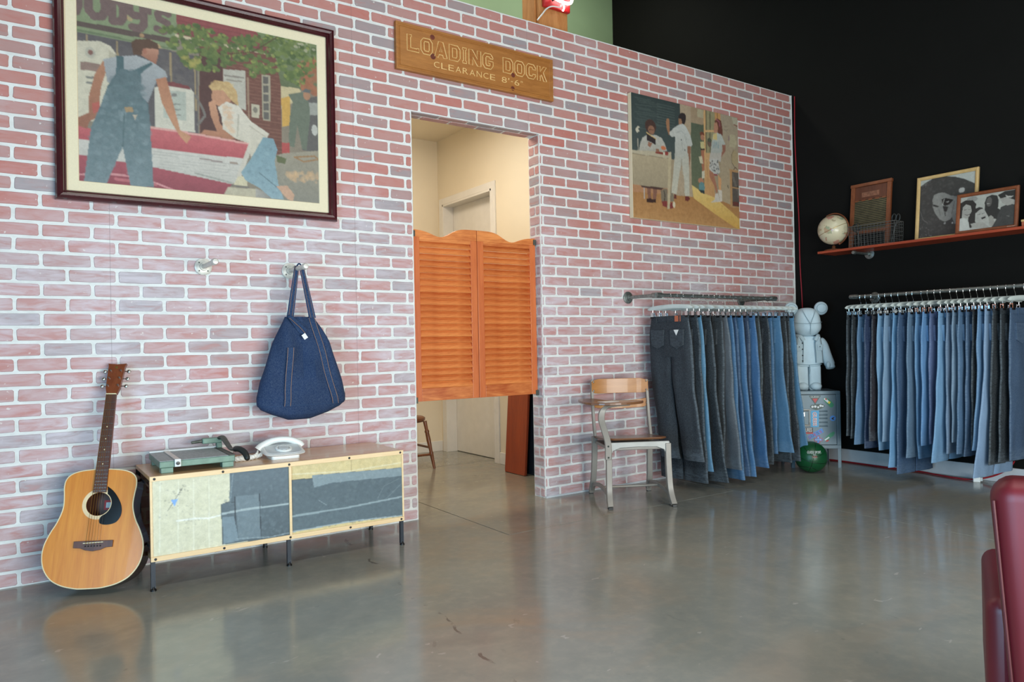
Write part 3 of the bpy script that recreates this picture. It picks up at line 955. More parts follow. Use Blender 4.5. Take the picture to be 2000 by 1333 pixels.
ART2 = [
    ('p',(155,137,111),[(-0.1,-0.1),(1.1,-0.1),(1.1,1.1),(-0.1,1.1)]),
    ('p',(168,148,123),[(0.425,-0.004),(0.536,-0.003),(0.531,0.777),(0.331,0.793)]),
    ('g',(58,67,65),(72,80,77),[(-0.009,-0.005),(0.431,-0.002),(0.426,0.204),(0.378,0.478),(0.336,0.479),(0.331,0.427),(-0.002,0.462)],'v'),
    ('l',(79,89,84),0.005,[(0.03,0.033),(0.171,0.029)]),
    ('l',(79,89,84),0.005,[(0.05,0.048),(0.202,0.042)]),
    ('l',(79,89,84),0.005,[(0.069,0.062),(0.232,0.054)]),
    ('l',(79,89,84),0.005,[(0.029,0.09),(0.263,0.067)]),
    ('l',(79,89,84),0.005,[(0.048,0.105),(0.169,0.106)]),
    ('l',(79,89,84),0.005,[(0.068,0.119),(0.2,0.119)]),
    ('l',(79,89,84),0.005,[(0.028,0.147),(0.231,0.132)]),
    ('l',(79,89,84),0.005,[(0.047,0.161),(0.262,0.145)]),
    ('l',(79,89,84),0.005,[(0.067,0.176),(0.168,0.183)]),
    ('l',(79,89,84),0.005,[(0.027,0.203),(0.198,0.196)]),
    ('l',(79,89,84),0.005,[(0.046,0.218),(0.229,0.209)]),
    ('l',(79,89,84),0.005,[(0.066,0.233),(0.26,0.222)]),
    ('l',(79,89,84),0.005,[(0.026,0.26),(0.166,0.26)]),
    ('l',(79,89,84),0.005,[(0.045,0.275),(0.197,0.273)]),
    ('l',(83,93,88),0.005,[(0.222,0.042),(0.381,0.041)]),
    ('l',(83,93,88),0.005,[(0.222,0.064),(0.38,0.063)]),
    ('l',(83,93,88),0.005,[(0.221,0.086),(0.38,0.085)]),
    ('l',(83,93,88),0.005,[(0.221,0.107),(0.379,0.107)]),
    ('l',(83,93,88),0.005,[(0.22,0.129),(0.379,0.13)]),
    ('l',(83,93,88),0.005,[(0.22,0.151),(0.378,0.152)]),
    ('l',(83,93,88),0.005,[(0.219,0.173),(0.378,0.174)]),
    ('l',(83,93,88),0.005,[(0.219,0.194),(0.377,0.196)]),
    ('l',(83,93,88),0.005,[(0.218,0.216),(0.377,0.218)]),
    ('g',(153,131,104),(160,138,112),[(0.533,-0.005),(0.659,-0.004),(0.658,0.133),(0.529,0.136)],'v'),
    ('p',(169,157,128),[(0.595,0.004),(0.654,0.005),(0.652,0.075),(0.593,0.075)]),
    ('g',(87,94,77),(103,107,83),[(0.529,0.136),(0.658,0.132),(0.656,0.731),(0.528,0.679)],'v'),
    ('p',(146,137,104),[(0.672,-0.003),(0.768,-0.003),(0.757,0.362),(0.664,0.374)]),
    ('p',(108,100,77),[(0.675,-0.004),(0.686,-0.004),(0.68,0.366),(0.667,0.368)]),
    ('p',(104,97,75),[(0.714,-0.002),(0.724,-0.002),(0.717,0.359),(0.706,0.361)]),
    ('p',(199,157,108),[(0.656,-0.003),(0.673,-0.003),(0.663,0.73),(0.648,0.727)]),
    ('p',(189,141,92),[(0.767,-0.003),(0.828,-0.002),(0.824,0.124),(0.766,0.064)]),
    ('p',(143,110,69),[(0.789,-0.003),(0.798,-0.003),(0.796,0.068),(0.787,0.065)]),
    ('l',(203,163,114),0.016,[(0.672,0.182),(0.754,0.166)]),
    ('g',(194,154,108),(184,139,93),[(0.658,0.375),(0.736,0.361),(0.754,0.753),(0.653,0.731)],'v'),
    ('l',(152,111,75),0.005,[(0.676,0.432),(0.688,0.616)]),
    ('g',(159,144,122),(168,148,119),[(0.825,-0.001),(1.001,-0.001),(0.99,0.806),(0.805,0.79)],'v'),
    ('p',(173,164,141),[(0.939,0.007),(0.996,0.003),(0.999,0.068),(0.956,0.067)]),
    ('e',(119,107,93),(0.869,0.105,0.004,0.005)),
    ('e',(119,107,93),(0.884,0.102,0.004,0.005)),
    ('l',(119,107,93),0.004,[(0.856,0.128),(0.88,0.142),(0.899,0.12)]),
    ('l',(124,75,61),0.01,[(0.962,0.072),(1.0,0.073)]),
    ('p',(137,112,111),[(0.902,0.182),(0.912,0.18),(0.911,0.222),(0.9,0.224)]),
    ('g',(160,113,70),(178,133,86),[(-0.003,0.79),(0.299,0.779),(0.531,0.769),(0.742,0.75),(0.907,0.79),(0.998,0.802),(1.009,1.01),(-0.007,1.01)],'v'),
    ('d',(171,126,80),(154,109,66),300,0.014,[(0.004,0.798),(0.531,0.772),(0.974,0.967),(0.564,0.988),(0.003,0.996)]),
    ('g',(213,183,114),(199,154,80),[(0.527,0.669),(0.653,0.727),(0.745,0.747),(0.814,0.787),(1.012,0.917),(1.009,1.005),(0.942,0.986),(0.738,0.886),(0.542,0.778)],'v'),
    ('d',(213,172,97),(195,148,76),120,0.012,[(0.548,0.765),(0.742,0.75),(0.975,0.916),(0.943,0.97),(0.738,0.876)]),
    ('p',(170,124,90),[(0.0,0.732),(0.303,0.724),(0.302,0.778),(0.002,0.795)]),
    ('p',(127,89,72),[(0.119,0.734),(0.152,0.731),(0.157,0.836),(0.129,0.84)]),
    ('p',(130,91,74),[(0.176,0.73),(0.213,0.73),(0.197,0.836),(0.168,0.837)]),
    ('p',(61,42,37),[(0.115,0.835),(0.154,0.83),(0.159,0.836),(0.197,0.831),(0.197,0.861),(0.114,0.866)]),
    ('l',(176,167,158),0.008,[(0.096,0.744),(0.097,0.837)]),
    ('p',(81,59,53),[(0.066,0.732),(0.269,0.727),(0.248,0.751),(0.076,0.751)]),
    ('p',(120,107,89),[(0.24,0.757),(0.269,0.736),(0.3,0.737),(0.298,0.84),(0.246,0.853)]),
    ('l',(63,54,48),0.008,[(0.269,0.753),(0.278,0.79),(0.272,0.829)]),
    ('p',(124,58,54),[(0.247,0.84),(0.298,0.833),(0.297,0.89),(0.256,0.879)]),
    ('p',(128,116,97),[(0.319,0.739),(0.345,0.748),(0.36,0.789),(0.359,0.83),(0.316,0.838)]),
    ('p',(126,60,55),[(0.316,0.842),(0.351,0.84),(0.363,0.87),(0.344,0.892),(0.315,0.893)]),
    ('e',(206,191,161),(0.358,0.856,0.011,0.027)),
    ('p',(56,47,46),[(0.416,0.102),(0.44,0.073),(0.47,0.068),(0.486,0.092),(0.482,0.133),(0.467,0.168),(0.448,0.162),(0.441,0.124),(0.418,0.131)]),
    ('p',(151,112,86),[(0.415,0.128),(0.44,0.122),(0.448,0.165),(0.414,0.177)]),
    ('p',(152,110,81),[(0.309,0.148),(0.325,0.146),(0.332,0.164),(0.329,0.213),(0.335,0.266),(0.323,0.284),(0.307,0.237),(0.299,0.177)]),
    ('g',(187,187,179),(175,172,160),[(0.328,0.262),(0.366,0.217),(0.415,0.179),(0.454,0.163),(0.481,0.179),(0.523,0.249),(0.542,0.323),(0.532,0.338),(0.496,0.341),(0.5,0.402),(0.435,0.46),(0.374,0.446),(0.381,0.282),(0.351,0.293),(0.331,0.28)],'v'),
    ('l',(146,148,142),0.004,[(0.392,0.25),(0.436,0.226),(0.474,0.249),(0.489,0.295)]),
    ('e',(83,82,79),(0.437,0.302,0.005,0.007)),
    ('e',(74,73,72),(0.469,0.383,0.005,0.008)),
    ('l',(158,157,148),0.006,[(0.468,0.26),(0.493,0.339)]),
    ('l',(149,146,137),0.005,[(0.439,0.319),(0.448,0.386)]),
    ('p',(140,100,78),[(0.494,0.344),(0.524,0.339),(0.519,0.443),(0.505,0.525),(0.494,0.526)]),
    ('g',(178,174,160),(185,178,159),[(0.374,0.443),(0.435,0.46),(0.5,0.402),(0.505,0.475),(0.504,0.765),(0.46,0.771),(0.458,0.64),(0.437,0.496),(0.413,0.588),(0.383,0.767),(0.336,0.758),(0.357,0.596),(0.37,0.478)],'v'),
    ('l',(138,129,113),0.007,[(0.438,0.467),(0.428,0.547)]),
    ('d',(191,187,173),(165,157,141),80,0.01,[(0.376,0.477),(0.496,0.427),(0.499,0.746),(0.46,0.756),(0.437,0.496),(0.385,0.757),(0.348,0.742)]),
    ('p',(107,52,47),[(0.46,0.774),(0.493,0.768),(0.51,0.792),(0.486,0.813),(0.461,0.811)]),
    ('p',(100,53,47),[(0.362,0.765),(0.379,0.771),(0.383,0.803),(0.358,0.806)]),
    ('e',(75,55,49),(0.162,0.242,0.048,0.057)),
    ('e',(140,101,80),(0.169,0.27,0.029,0.035)),
    ('l',(89,61,52),0.006,[(0.148,0.271),(0.189,0.265)]),
    ('g',(178,174,163),(167,161,147),[(0.058,0.453),(0.073,0.387),(0.091,0.346),(0.127,0.319),(0.206,0.304),(0.258,0.319),(0.284,0.358),(0.305,0.417),(0.177,0.456)],'v'),
    ('d',(191,185,173),(161,155,143),70,0.012,[(0.067,0.444),(0.094,0.35),(0.258,0.324),(0.298,0.408)]),
    ('p',(55,47,47),[(0.127,0.301),(0.166,0.323),(0.206,0.336),(0.204,0.388),(0.164,0.371),(0.129,0.363)]),
    ('l',(207,171,110),0.008,[(0.127,0.299),(0.168,0.318),(0.207,0.334)]),
    ('p',(148,103,82),[(0.139,0.37),(0.175,0.377),(0.155,0.414),(0.135,0.405)]),
    ('g',(170,153,125),(155,140,115),[(-0.003,0.489),(0.316,0.48),(0.302,0.73),(-0.0,0.735)],'v'),
    ('p',(177,164,139),[(-0.003,0.463),(0.342,0.421),(0.34,0.447),(0.318,0.48),(-0.002,0.49)]),
    ('l',(126,112,90),0.004,[(-0.0,0.489),(0.314,0.479)]),
    ('p',(179,162,131),[(0.313,0.48),(0.343,0.444),(0.319,0.897),(0.297,0.898)]),
    ('p',(131,65,56),[(0.201,0.44),(0.276,0.434),(0.27,0.456),(0.202,0.456)]),
    ('p',(200,191,169),[(0.268,0.43),(0.287,0.429),(0.283,0.456),(0.269,0.457)]),
    ('p',(140,64,58),[(0.284,0.425),(0.316,0.424),(0.312,0.454),(0.284,0.456)]),
    ('e',(190,111,74),(0.272,0.399,0.023,0.017)),
    ('e',(143,102,79),(0.219,0.427,0.017,0.013)),
    ('p',(190,181,159),[(0.03,0.292),(0.051,0.26),(0.07,0.265),(0.055,0.282),(0.066,0.299),(0.044,0.317)]),
    ('l',(166,157,140),0.008,[(0.049,0.363),(0.052,0.449)]),
    ('e',(114,67,52),(0.637,0.215,0.022,0.019)),
    ('e',(168,118,93),(0.639,0.244,0.018,0.025)),
    ('p',(190,176,127),[(0.617,0.286),(0.653,0.277),(0.658,0.344),(0.623,0.351)]),
    ('l',(63,53,48),0.012,[(0.622,0.348),(0.656,0.342)]),
    ('p',(162,107,82),[(0.623,0.356),(0.656,0.35),(0.651,0.572),(0.632,0.574),(0.627,0.455)]),
    ('p',(192,181,151),[(0.6,0.417),(0.631,0.404),(0.642,0.468),(0.614,0.472)]),
    ('p',(194,185,160),[(0.625,0.541),(0.654,0.526),(0.652,0.591),(0.626,0.6)]),
    ('e',(170,121,93),(0.617,0.621,0.028,0.025)),
    ('e',(99,131,130),(0.624,0.675,0.029,0.046)),
    ('p',(56,63,62),[(0.589,0.7),(0.648,0.702),(0.65,0.729),(0.617,0.726)]),
    ('e',(108,87,74),(0.707,0.277,0.022,0.036)),
    ('e',(83,85,69),(0.708,0.254,0.021,0.018)),
    ('p',(108,67,56),[(0.762,0.075),(0.793,0.048),(0.83,0.061),(0.844,0.151),(0.843,0.193),(0.819,0.183),(0.795,0.188),(0.785,0.132)]),
    ('l',(150,90,99),0.012,[(0.781,0.056),(0.81,0.075),(0.815,0.116)]),
    ('p',(176,127,102),[(0.756,0.099),(0.786,0.081),(0.798,0.131),(0.786,0.179),(0.755,0.182)]),
    ('g',(176,178,168),(166,166,157),[(0.746,0.193),(0.786,0.175),(0.826,0.182),(0.871,0.266),(0.84,0.272),(0.826,0.348),(0.717,0.367),(0.729,0.276)],'v'),
    ('p',(201,178,120),[(0.747,0.193),(0.786,0.177),(0.784,0.24),(0.74,0.243)]),
    ('l',(125,147,150),0.008,[(0.744,0.263),(0.746,0.313)]),
    ('l',(125,147,150),0.008,[(0.761,0.26),(0.763,0.31)]),
    ('l',(125,147,150),0.008,[(0.777,0.257),(0.779,0.308)]),
    ('l',(125,147,150),0.008,[(0.794,0.254),(0.796,0.305)]),
    ('p',(147,101,84),[(0.834,0.272),(0.871,0.265),(0.871,0.317),(0.824,0.385),(0.818,0.362),(0.841,0.322)]),
    ('p',(178,170,158),[(0.712,0.365),(0.827,0.345),(0.818,0.424),(0.7,0.438)]),
    ('p',(182,178,169),[(0.713,0.418),(0.788,0.406),(0.808,0.517),(0.779,0.55),(0.738,0.539),(0.698,0.504)]),
    ('d',(65,64,62),(84,82,81),70,0.006,[(0.717,0.425),(0.788,0.413),(0.802,0.518),(0.778,0.542),(0.703,0.498)],0.9),
    ('p',(141,70,72),[(0.737,0.538),(0.781,0.542),(0.777,0.555),(0.742,0.558)]),
    ('p',(160,109,85),[(0.702,0.513),(0.743,0.535),(0.78,0.679),(0.768,0.713),(0.745,0.641),(0.701,0.574)]),
    ('p',(200,149,105),[(0.789,0.546),(0.819,0.577),(0.815,0.694),(0.791,0.685)]),
    ('p',(194,184,170),[(0.754,0.715),(0.784,0.705),(0.801,0.78),(0.71,0.795),(0.749,0.765)]),
    ('p',(198,186,170),[(0.784,0.673),(0.822,0.678),(0.823,0.776),(0.801,0.778)]),
    ('p',(172,159,130),[(0.919,0.163),(0.968,0.159),(0.99,0.238),(0.967,0.279),(0.906,0.274)]),
    ('e',(166,146,112),(0.964,0.368,0.038,0.068)),
    ('l',(109,93,71),0.006,[(0.954,0.297),(0.931,0.343),(0.932,0.415),(0.961,0.452)]),
    ('l',(94,68,47),0.008,[(0.948,0.475),(0.967,0.451),(0.991,0.468)]),
    ('p',(172,133,92),[(0.896,0.473),(1.003,0.478),(1.004,0.809),(0.906,0.817),(0.908,0.486)]),
    ('p',(73,64,58),[(0.93,0.493),(1.006,0.495),(1.001,0.799),(0.932,0.798)]),
    ('l',(125,116,105),0.006,[(0.938,0.502),(0.94,0.626)]),
    ('l',(120,110,100),0.006,[(0.937,0.647),(0.938,0.76)]),
    ('l',(125,116,105),0.006,[(0.949,0.501),(0.951,0.625)]),
    ('l',(120,110,100),0.006,[(0.948,0.646),(0.949,0.759)]),
    ('l',(125,116,105),0.006,[(0.96,0.499),(0.962,0.623)]),
    ('l',(120,110,100),0.006,[(0.959,0.644),(0.96,0.758)]),
    ('l',(125,116,105),0.006,[(0.971,0.497),(0.973,0.622)]),
    ('l',(120,110,100),0.006,[(0.97,0.643),(0.971,0.756)]),
    ('l',(125,116,105),0.006,[(0.982,0.496),(0.984,0.62)]),
    ('l',(120,110,100),0.006,[(0.981,0.641),(0.982,0.755)]),
    ('l',(125,116,105),0.006,[(0.993,0.494),(0.995,0.619)]),
    ('l',(120,110,100),0.006,[(0.992,0.64),(0.993,0.754)]),
    ('l',(172,133,92),0.01,[(0.927,0.636),(1.004,0.633)]),
    ('p',(106,62,54),[(0.933,0.761),(1.0,0.763),(1.001,0.797),(0.933,0.797)]),
    ('l',(73,64,54),0.008,[(0.882,0.624),(0.889,0.644)]),
]
ART3 = [
    ('p',(208,202,174),[(-0.1,-0.1),(1.1,-0.1),(1.1,1.1),(-0.1,1.1)]),
    ('d',(214,208,182),(198,192,162),160,0.05,[(0.0,0.0),(0.56,-0.003),(0.489,0.984),(0.0,0.991)]),
    ('l',(220,216,194),0.01,[(0.286,0.039),(0.277,1.038)]),
    ('l',(220,216,194),0.01,[(0.179,0.018),(0.169,1.005)]),
    ('l',(220,216,194),0.01,[(0.056,-0.007),(0.044,0.966)]),
    ('l',(220,216,194),0.01,[(0.395,0.061),(0.387,1.072)]),
    ('l',(226,224,210),0.022,[(0.165,0.567),(0.287,0.566),(0.387,0.592),(0.481,0.571)]),
    ('d',(112,112,104),(150,148,134),34,0.012,[(0.055,0.03),(0.246,0.05),(0.171,0.469),(0.044,0.588)]),
    ('d',(90,90,86),(120,118,108),20,0.01,[(0.178,0.074),(0.256,0.071),(0.244,0.201),(0.177,0.149)]),
    ('l',(100,98,92),0.008,[(0.206,0.136),(0.104,0.415)]),
    ('d',(120,118,106),(150,148,134),26,0.01,[(0.202,0.363),(0.35,0.36),(0.324,0.702),(0.186,0.702)]),
    ('p',(124,164,212),[(0.126,0.273),(0.176,0.27),(0.15,0.369)]),
    ('g',(92,105,112),(81,93,98),[(0.547,-0.001),(1.006,0.001),(1.007,1.012),(0.485,0.987),(0.479,0.421),(0.512,0.407),(0.541,0.416)],'v'),
    ('d',(83,96,103),(107,120,125),300,0.022,[(0.559,0.016),(1.0,0.02),(0.998,0.989),(0.494,0.976),(0.486,0.431)]),
    ('p',(107,121,127),[(0.584,0.336),(0.768,0.349),(0.775,0.971),(0.605,0.968)]),
    ('d',(99,114,120),(121,134,137),110,0.022,[(0.588,0.346),(0.768,0.357),(0.771,0.966),(0.608,0.955)]),
    ('p',(116,132,139),[(0.487,0.608),(0.572,0.61),(0.605,0.968),(0.492,0.981)]),
    ('l',(156,168,168),0.03,[(0.481,0.557),(0.637,0.542),(1.001,0.545)]),
    ('l',(51,58,65),0.012,[(0.582,0.345),(0.583,0.732)]),
    ('l',(48,55,62),0.012,[(0.768,0.345),(0.775,0.957)]),
    ('l',(123,138,143),0.01,[(0.57,0.009),(0.546,0.415)]),
    ('l',(50,57,62),0.008,[(0.512,0.407),(0.583,0.414)]),
    ('l',(59,66,70),0.006,[(0.479,0.421),(0.485,0.983)]),
    ('l',(142,156,160),0.01,[(0.589,0.934),(0.85,0.988),(1.0,0.969)]),
]
ART4 = [
    ('p',(204,184,134),[(-0.1,-0.1),(1.1,-0.1),(1.1,1.1),(-0.1,1.1)]),
    ('d',(212,194,146),(194,172,120),140,0.04,[(-0.0,0.004),(1.0,0.0),(1.008,0.23),(-0.002,0.202)]),
    ('l',(214,200,160),0.02,[(0.001,0.119),(0.504,0.173),(0.999,0.137)]),
    ('l',(160,136,96),0.006,[(0.525,0.008),(0.526,0.177)]),
    ('g',(81,94,100),(92,105,110),[(-0.002,0.205),(0.177,0.212),(0.176,0.168),(1.001,0.214),(1.007,0.997),(0.722,0.974),(0.47,0.956),(0.0,0.973)],'v'),
    ('d',(75,89,94),(103,116,120),380,0.024,[(-0.0,0.213),(1.0,0.301),(1.0,0.976),(0.003,0.948)]),
    ('p',(125,139,143),[(0.177,0.173),(0.21,0.171),(1.001,0.219),(0.999,0.349),(0.351,0.317),(0.191,0.357)]),
    ('d',(116,130,134),(138,150,151),90,0.016,[(0.184,0.187),(0.998,0.228),(0.997,0.336),(0.2,0.324)]),
    ('l',(140,154,156),0.026,[(0.005,0.735),(0.447,0.731),(1.003,0.682)]),
    ('l',(151,163,165),0.018,[(0.0,0.964),(0.47,0.947),(0.722,0.962),(1.0,0.986)]),
    ('l',(123,136,139),0.006,[(0.767,0.648),(0.825,0.475),(0.97,0.39)]),
    ('l',(123,136,139),0.006,[(0.837,0.69),(0.998,0.469)]),
    ('l',(132,145,148),0.008,[(0.227,0.548),(0.298,0.644)]),
    ('l',(51,58,62),0.008,[(-0.002,0.205),(0.177,0.212)]),
]
ART5 = [
    ('p',(62,62,60),[(-0.1,-0.1),(1.1,-0.1),(1.1,1.1),(-0.1,1.1)]),
    ('d',(52,52,50),(84,84,80),420,0.022,[(-0.033,0.01),(0.995,0.011),(1.006,1.003),(0.006,0.995)]),
    ('p',(172,176,168),[(-0.015,-0.008),(0.229,-0.003),(0.085,0.05),(-0.005,0.098)]),
    ('p',(172,176,168),[(0.491,0.001),(1.005,-0.007),(1.001,0.21),(0.818,0.105),(0.644,0.036)]),
    ('d',(100,100,96),(120,120,116),60,0.008,[(0.011,0.049),(0.23,0.012),(0.172,0.085),(0.028,0.176)]),
    ('d',(110,110,106),(150,150,146),50,0.008,[(-0.002,0.744),(0.21,0.875),(0.263,1.015),(0.006,0.995)]),
    ('l',(120,120,116),0.006,[(0.015,0.538),(0.069,0.681),(0.157,0.754)]),
    ('p',(132,132,126),[(0.239,0.363),(0.263,0.285),(0.358,0.263),(0.453,0.273),(0.573,0.342),(0.713,0.379),(0.727,0.637),(0.653,0.677),(0.574,0.747),(0.481,0.772),(0.385,0.722),(0.298,0.608),(0.245,0.488)]),
    ('d',(118,118,112),(146,146,140),120,0.016,[(0.252,0.324),(0.453,0.283),(0.702,0.392),(0.652,0.647),(0.469,0.754),(0.271,0.533)]),
    ('p',(40,40,38),[(0.409,0.379),(0.48,0.369),(0.628,0.421),(0.554,0.491),(0.473,0.505),(0.424,0.452)]),
    ('p',(170,170,162),[(0.488,0.441),(0.552,0.425),(0.53,0.457)]),
    ('p',(46,46,44),[(0.244,0.442),(0.371,0.493),(0.342,0.508),(0.257,0.481)]),
    ('p',(50,50,48),[(0.431,0.499),(0.538,0.524),(0.511,0.607),(0.464,0.6)]),
    ('l',(190,190,180),0.008,[(0.457,0.386),(0.43,0.484)]),
    ('l',(90,90,86),0.008,[(0.646,0.444),(0.606,0.65)]),
    ('l',(96,96,92),0.008,[(0.367,0.546),(0.395,0.652)]),
    ('l',(60,60,58),0.014,[(0.475,0.592),(0.49,0.675)]),
    ('e',(172,172,166),(0.769,0.282,0.053,0.044)),
    ('p',(128,128,122),[(0.616,0.672),(0.722,0.666),(0.728,0.848),(0.659,0.829),(0.623,0.744)]),
    ('e',(150,150,146),(0.482,0.798,0.022,0.015)),
    ('e',(180,180,174),(0.621,0.809,0.016,0.016)),
]
ART6 = [
    ('p',(166,167,158),[(-0.1,-0.1),(1.1,-0.1),(1.1,1.1),(-0.1,1.1)]),
    ('e',(136,136,130),(0.216,0.095,0.105,0.081)),
    ('p',(50,48,46),[(-0.01,0.162),(0.091,0.094),(0.229,0.125),(0.3,0.248),(0.289,0.424),(0.222,0.446),(0.194,0.279),(0.105,0.215),(0.044,0.302),(0.037,0.609),(-0.001,0.62)]),
    ('p',(50,48,46),[(0.162,0.578),(0.234,0.413),(0.295,0.408),(0.289,0.762),(0.193,0.942),(0.165,0.758)]),
    ('e',(154,153,145),(0.125,0.436,0.085,0.195)),
    ('l',(60,58,56),0.014,[(0.077,0.381),(0.121,0.375)]),
    ('l',(60,58,56),0.012,[(0.152,0.387),(0.196,0.387)]),
    ('l',(80,76,74),0.018,[(0.092,0.514),(0.137,0.546),(0.18,0.524)]),
    ('p',(184,186,178),[(-0.013,0.635),(0.075,0.616),(0.139,0.682),(0.172,0.759),(0.205,1.015),(-0.006,1.008)]),
    ('p',(54,52,50),[(0.186,0.529),(0.264,0.401),(0.355,0.358),(0.416,0.388),(0.465,0.478),(0.357,0.447),(0.291,0.532),(0.289,0.762),(0.339,0.86),(0.206,0.944)]),
    ('e',(164,163,155),(0.41,0.608,0.098,0.186)),
    ('l',(70,68,66),0.014,[(0.334,0.576),(0.383,0.564)]),
    ('l',(70,68,66),0.012,[(0.413,0.573),(0.461,0.547)]),
    ('p',(50,48,48),[(0.403,0.677),(0.486,0.649),(0.481,0.701),(0.422,0.734)]),
    ('p',(156,155,146),[(0.21,0.82),(0.302,0.8),(0.435,0.806),(0.58,1.006),(0.45,1.005),(0.242,0.923)]),
    ('p',(54,54,52),[(0.456,0.247),(0.489,0.095),(0.578,0.05),(0.678,0.095),(0.711,0.251),(0.703,0.474),(0.741,0.517),(0.687,0.782),(0.546,0.704),(0.465,0.478)]),
    ('e',(92,90,86),(0.536,0.246,0.052,0.134)),
    ('l',(170,168,160),0.014,[(0.504,0.292),(0.546,0.298)]),
    ('p',(148,147,138),[(0.542,0.686),(0.58,0.641),(0.628,0.711),(0.647,0.844),(0.722,0.832),(0.621,0.999),(0.561,0.933)]),
    ('p',(68,68,66),[(0.752,0.45),(0.87,0.398),(1.01,0.428),(1.017,1.028),(0.598,1.018),(0.687,0.782),(0.741,0.517)]),
    ('p',(52,52,50),[(0.689,0.089),(0.809,0.013),(1.006,0.01),(1.009,0.317),(0.857,0.197),(0.737,0.196)]),
    ('p',(152,150,142),[(0.726,0.202),(0.845,0.181),(0.981,0.294),(1.004,0.401),(0.871,0.432),(0.77,0.333)]),
    ('p',(168,166,158),[(0.822,0.111),(0.868,0.157),(0.969,0.18),(0.925,0.221),(0.845,0.195)]),
    ('l',(130,128,122),0.012,[(0.863,0.721),(0.914,0.748)]),
    ('d',(60,60,58),(78,78,76),60,0.03,[(0.758,0.486),(0.994,0.45),(1.0,0.975),(0.649,0.983)]),
]
ART7 = [
    ('p',(170,172,164),[(0,0),(1,0),(1,1),(0,1)]),
    ('p',(70,68,66),[(0.12,0.15),(0.88,0.15),(0.88,0.85),(0.12,0.85)]),
    ('d',(60,58,56),(110,106,100),80,0.05,[(0.14,0.17),(0.86,0.17),(0.86,0.83),(0.14,0.83)]),
]

# ------------------------------------------------------------------ flat pictures (colour per vertex of a fine grid)
def inside(poly, X, Y):
    r = np.zeros(X.shape, bool)
    n = len(poly)
    for i in range(n):
        x0, y0 = poly[i]
        x1, y1 = poly[(i + 1) % n]
        if y0 == y1:
            continue
        c = ((y0 > Y) != (y1 > Y)) & (X < (x1 - x0) * (Y - y0) / (y1 - y0) + x0)
        r ^= c
    return r


def raster(ops, nx, nz, asp):
    """ops in picture units: u to the right 0..1, v downwards 0..1"""
    u = (np.arange(nx) + 0.5) / nx
    v = (np.arange(nz) + 0.5) / nz
    U, V = np.meshgrid(u, v)
    img = np.zeros((nz, nx, 3))
    rg = np.random.RandomState(3)

    def region(pts, pad=0.0):
        a = np.array(pts)
        i0 = max(int((a[:, 0].min() - pad) * nx) - 1, 0)
        i1 = min(int((a[:, 0].max() + pad) * nx) + 2, nx)
        j0 = max(int((a[:, 1].min() - pad) * nz) - 1, 0)
        j1 = min(int((a[:, 1].max() + pad) * nz) + 2, nz)
        return slice(j0, max(j1, j0)), slice(i0, max(i1, i0))

    for op in ops:
        k, c = op[0], np.array([lin(x) for x in op[1]])
        if k == 'p':            # polygon
            s = region(op[2])
            m = inside(op[2], U[s], V[s])
            img[s][m] = c
        elif k == 'g':          # polygon shaded from one colour to another, top to bottom or left to right
            c2 = np.array([lin(x) for x in op[2]])
            s = region(op[3])
            m = inside(op[3], U[s], V[s])
            q = (V[s] if op[4] == 'v' else U[s])
            lo, hi = q[m].min() if m.any() else 0, q[m].max() if m.any() else 1
            t = ((q - lo) / max(hi - lo, 1e-6))[..., None]
            img[s][m] = (c * (1 - t) + c2 * t)[m]
        elif k == 'e':          # ellipse
            cx, cy, rx, ry = op[2]
            s = region([(cx - rx, cy - ry), (cx + rx, cy + ry)])
            m = ((U[s] - cx) / rx) ** 2 + ((V[s] - cy) / ry) ** 2 < 1
            img[s][m] = c
        elif k == 'l':          # stroke
            wd, pts = op[2], op[3]
            for (x0, y0), (x1, y1) in zip(pts[:-1], pts[1:]):
                s = region([(x0, y0), (x1, y1)], wd * 1.5)
                px, py = (U[s] - x0) * asp, V[s] - y0
                dx, dy = (x1 - x0) * asp, y1 - y0
                t = np.clip((px * dx + py * dy) / max(dx * dx + dy * dy, 1e-9), 0, 1)
                m = (px - t * dx) ** 2 + (py - t * dy) ** 2 < (wd / 2) ** 2
                img[s][m] = c
        elif k == 'd':          # loose dabs of two colours inside a polygon
            c2 = np.array([lin(x) for x in op[2]])
            n, sz, pts = op[3], op[4], op[5]
            a = np.array(pts)
            for _ in range(n):
                x = rg.uniform(a[:, 0].min(), a[:, 0].max())
                y = rg.uniform(a[:, 1].min(), a[:, 1].max())
                if not inside(pts, np.array([x]), np.array([y]))[0]:
                    continue
                rx, ry = sz * rg.uniform(0.5, 1.4) / asp, sz * rg.uniform(0.5, 1.2)
                t = rg.rand()
                s = region([(x - rx, y - ry), (x + rx, y + ry)])
                m = ((U[s] - x) / rx) ** 2 + ((V[s] - y) / ry) ** 2 < 1
                al = op[6] if len(op) > 6 else 0.4
                img[s][m] = img[s][m] * (1 - al) + (c * t + c2 * (1 - t)) * al
    return img


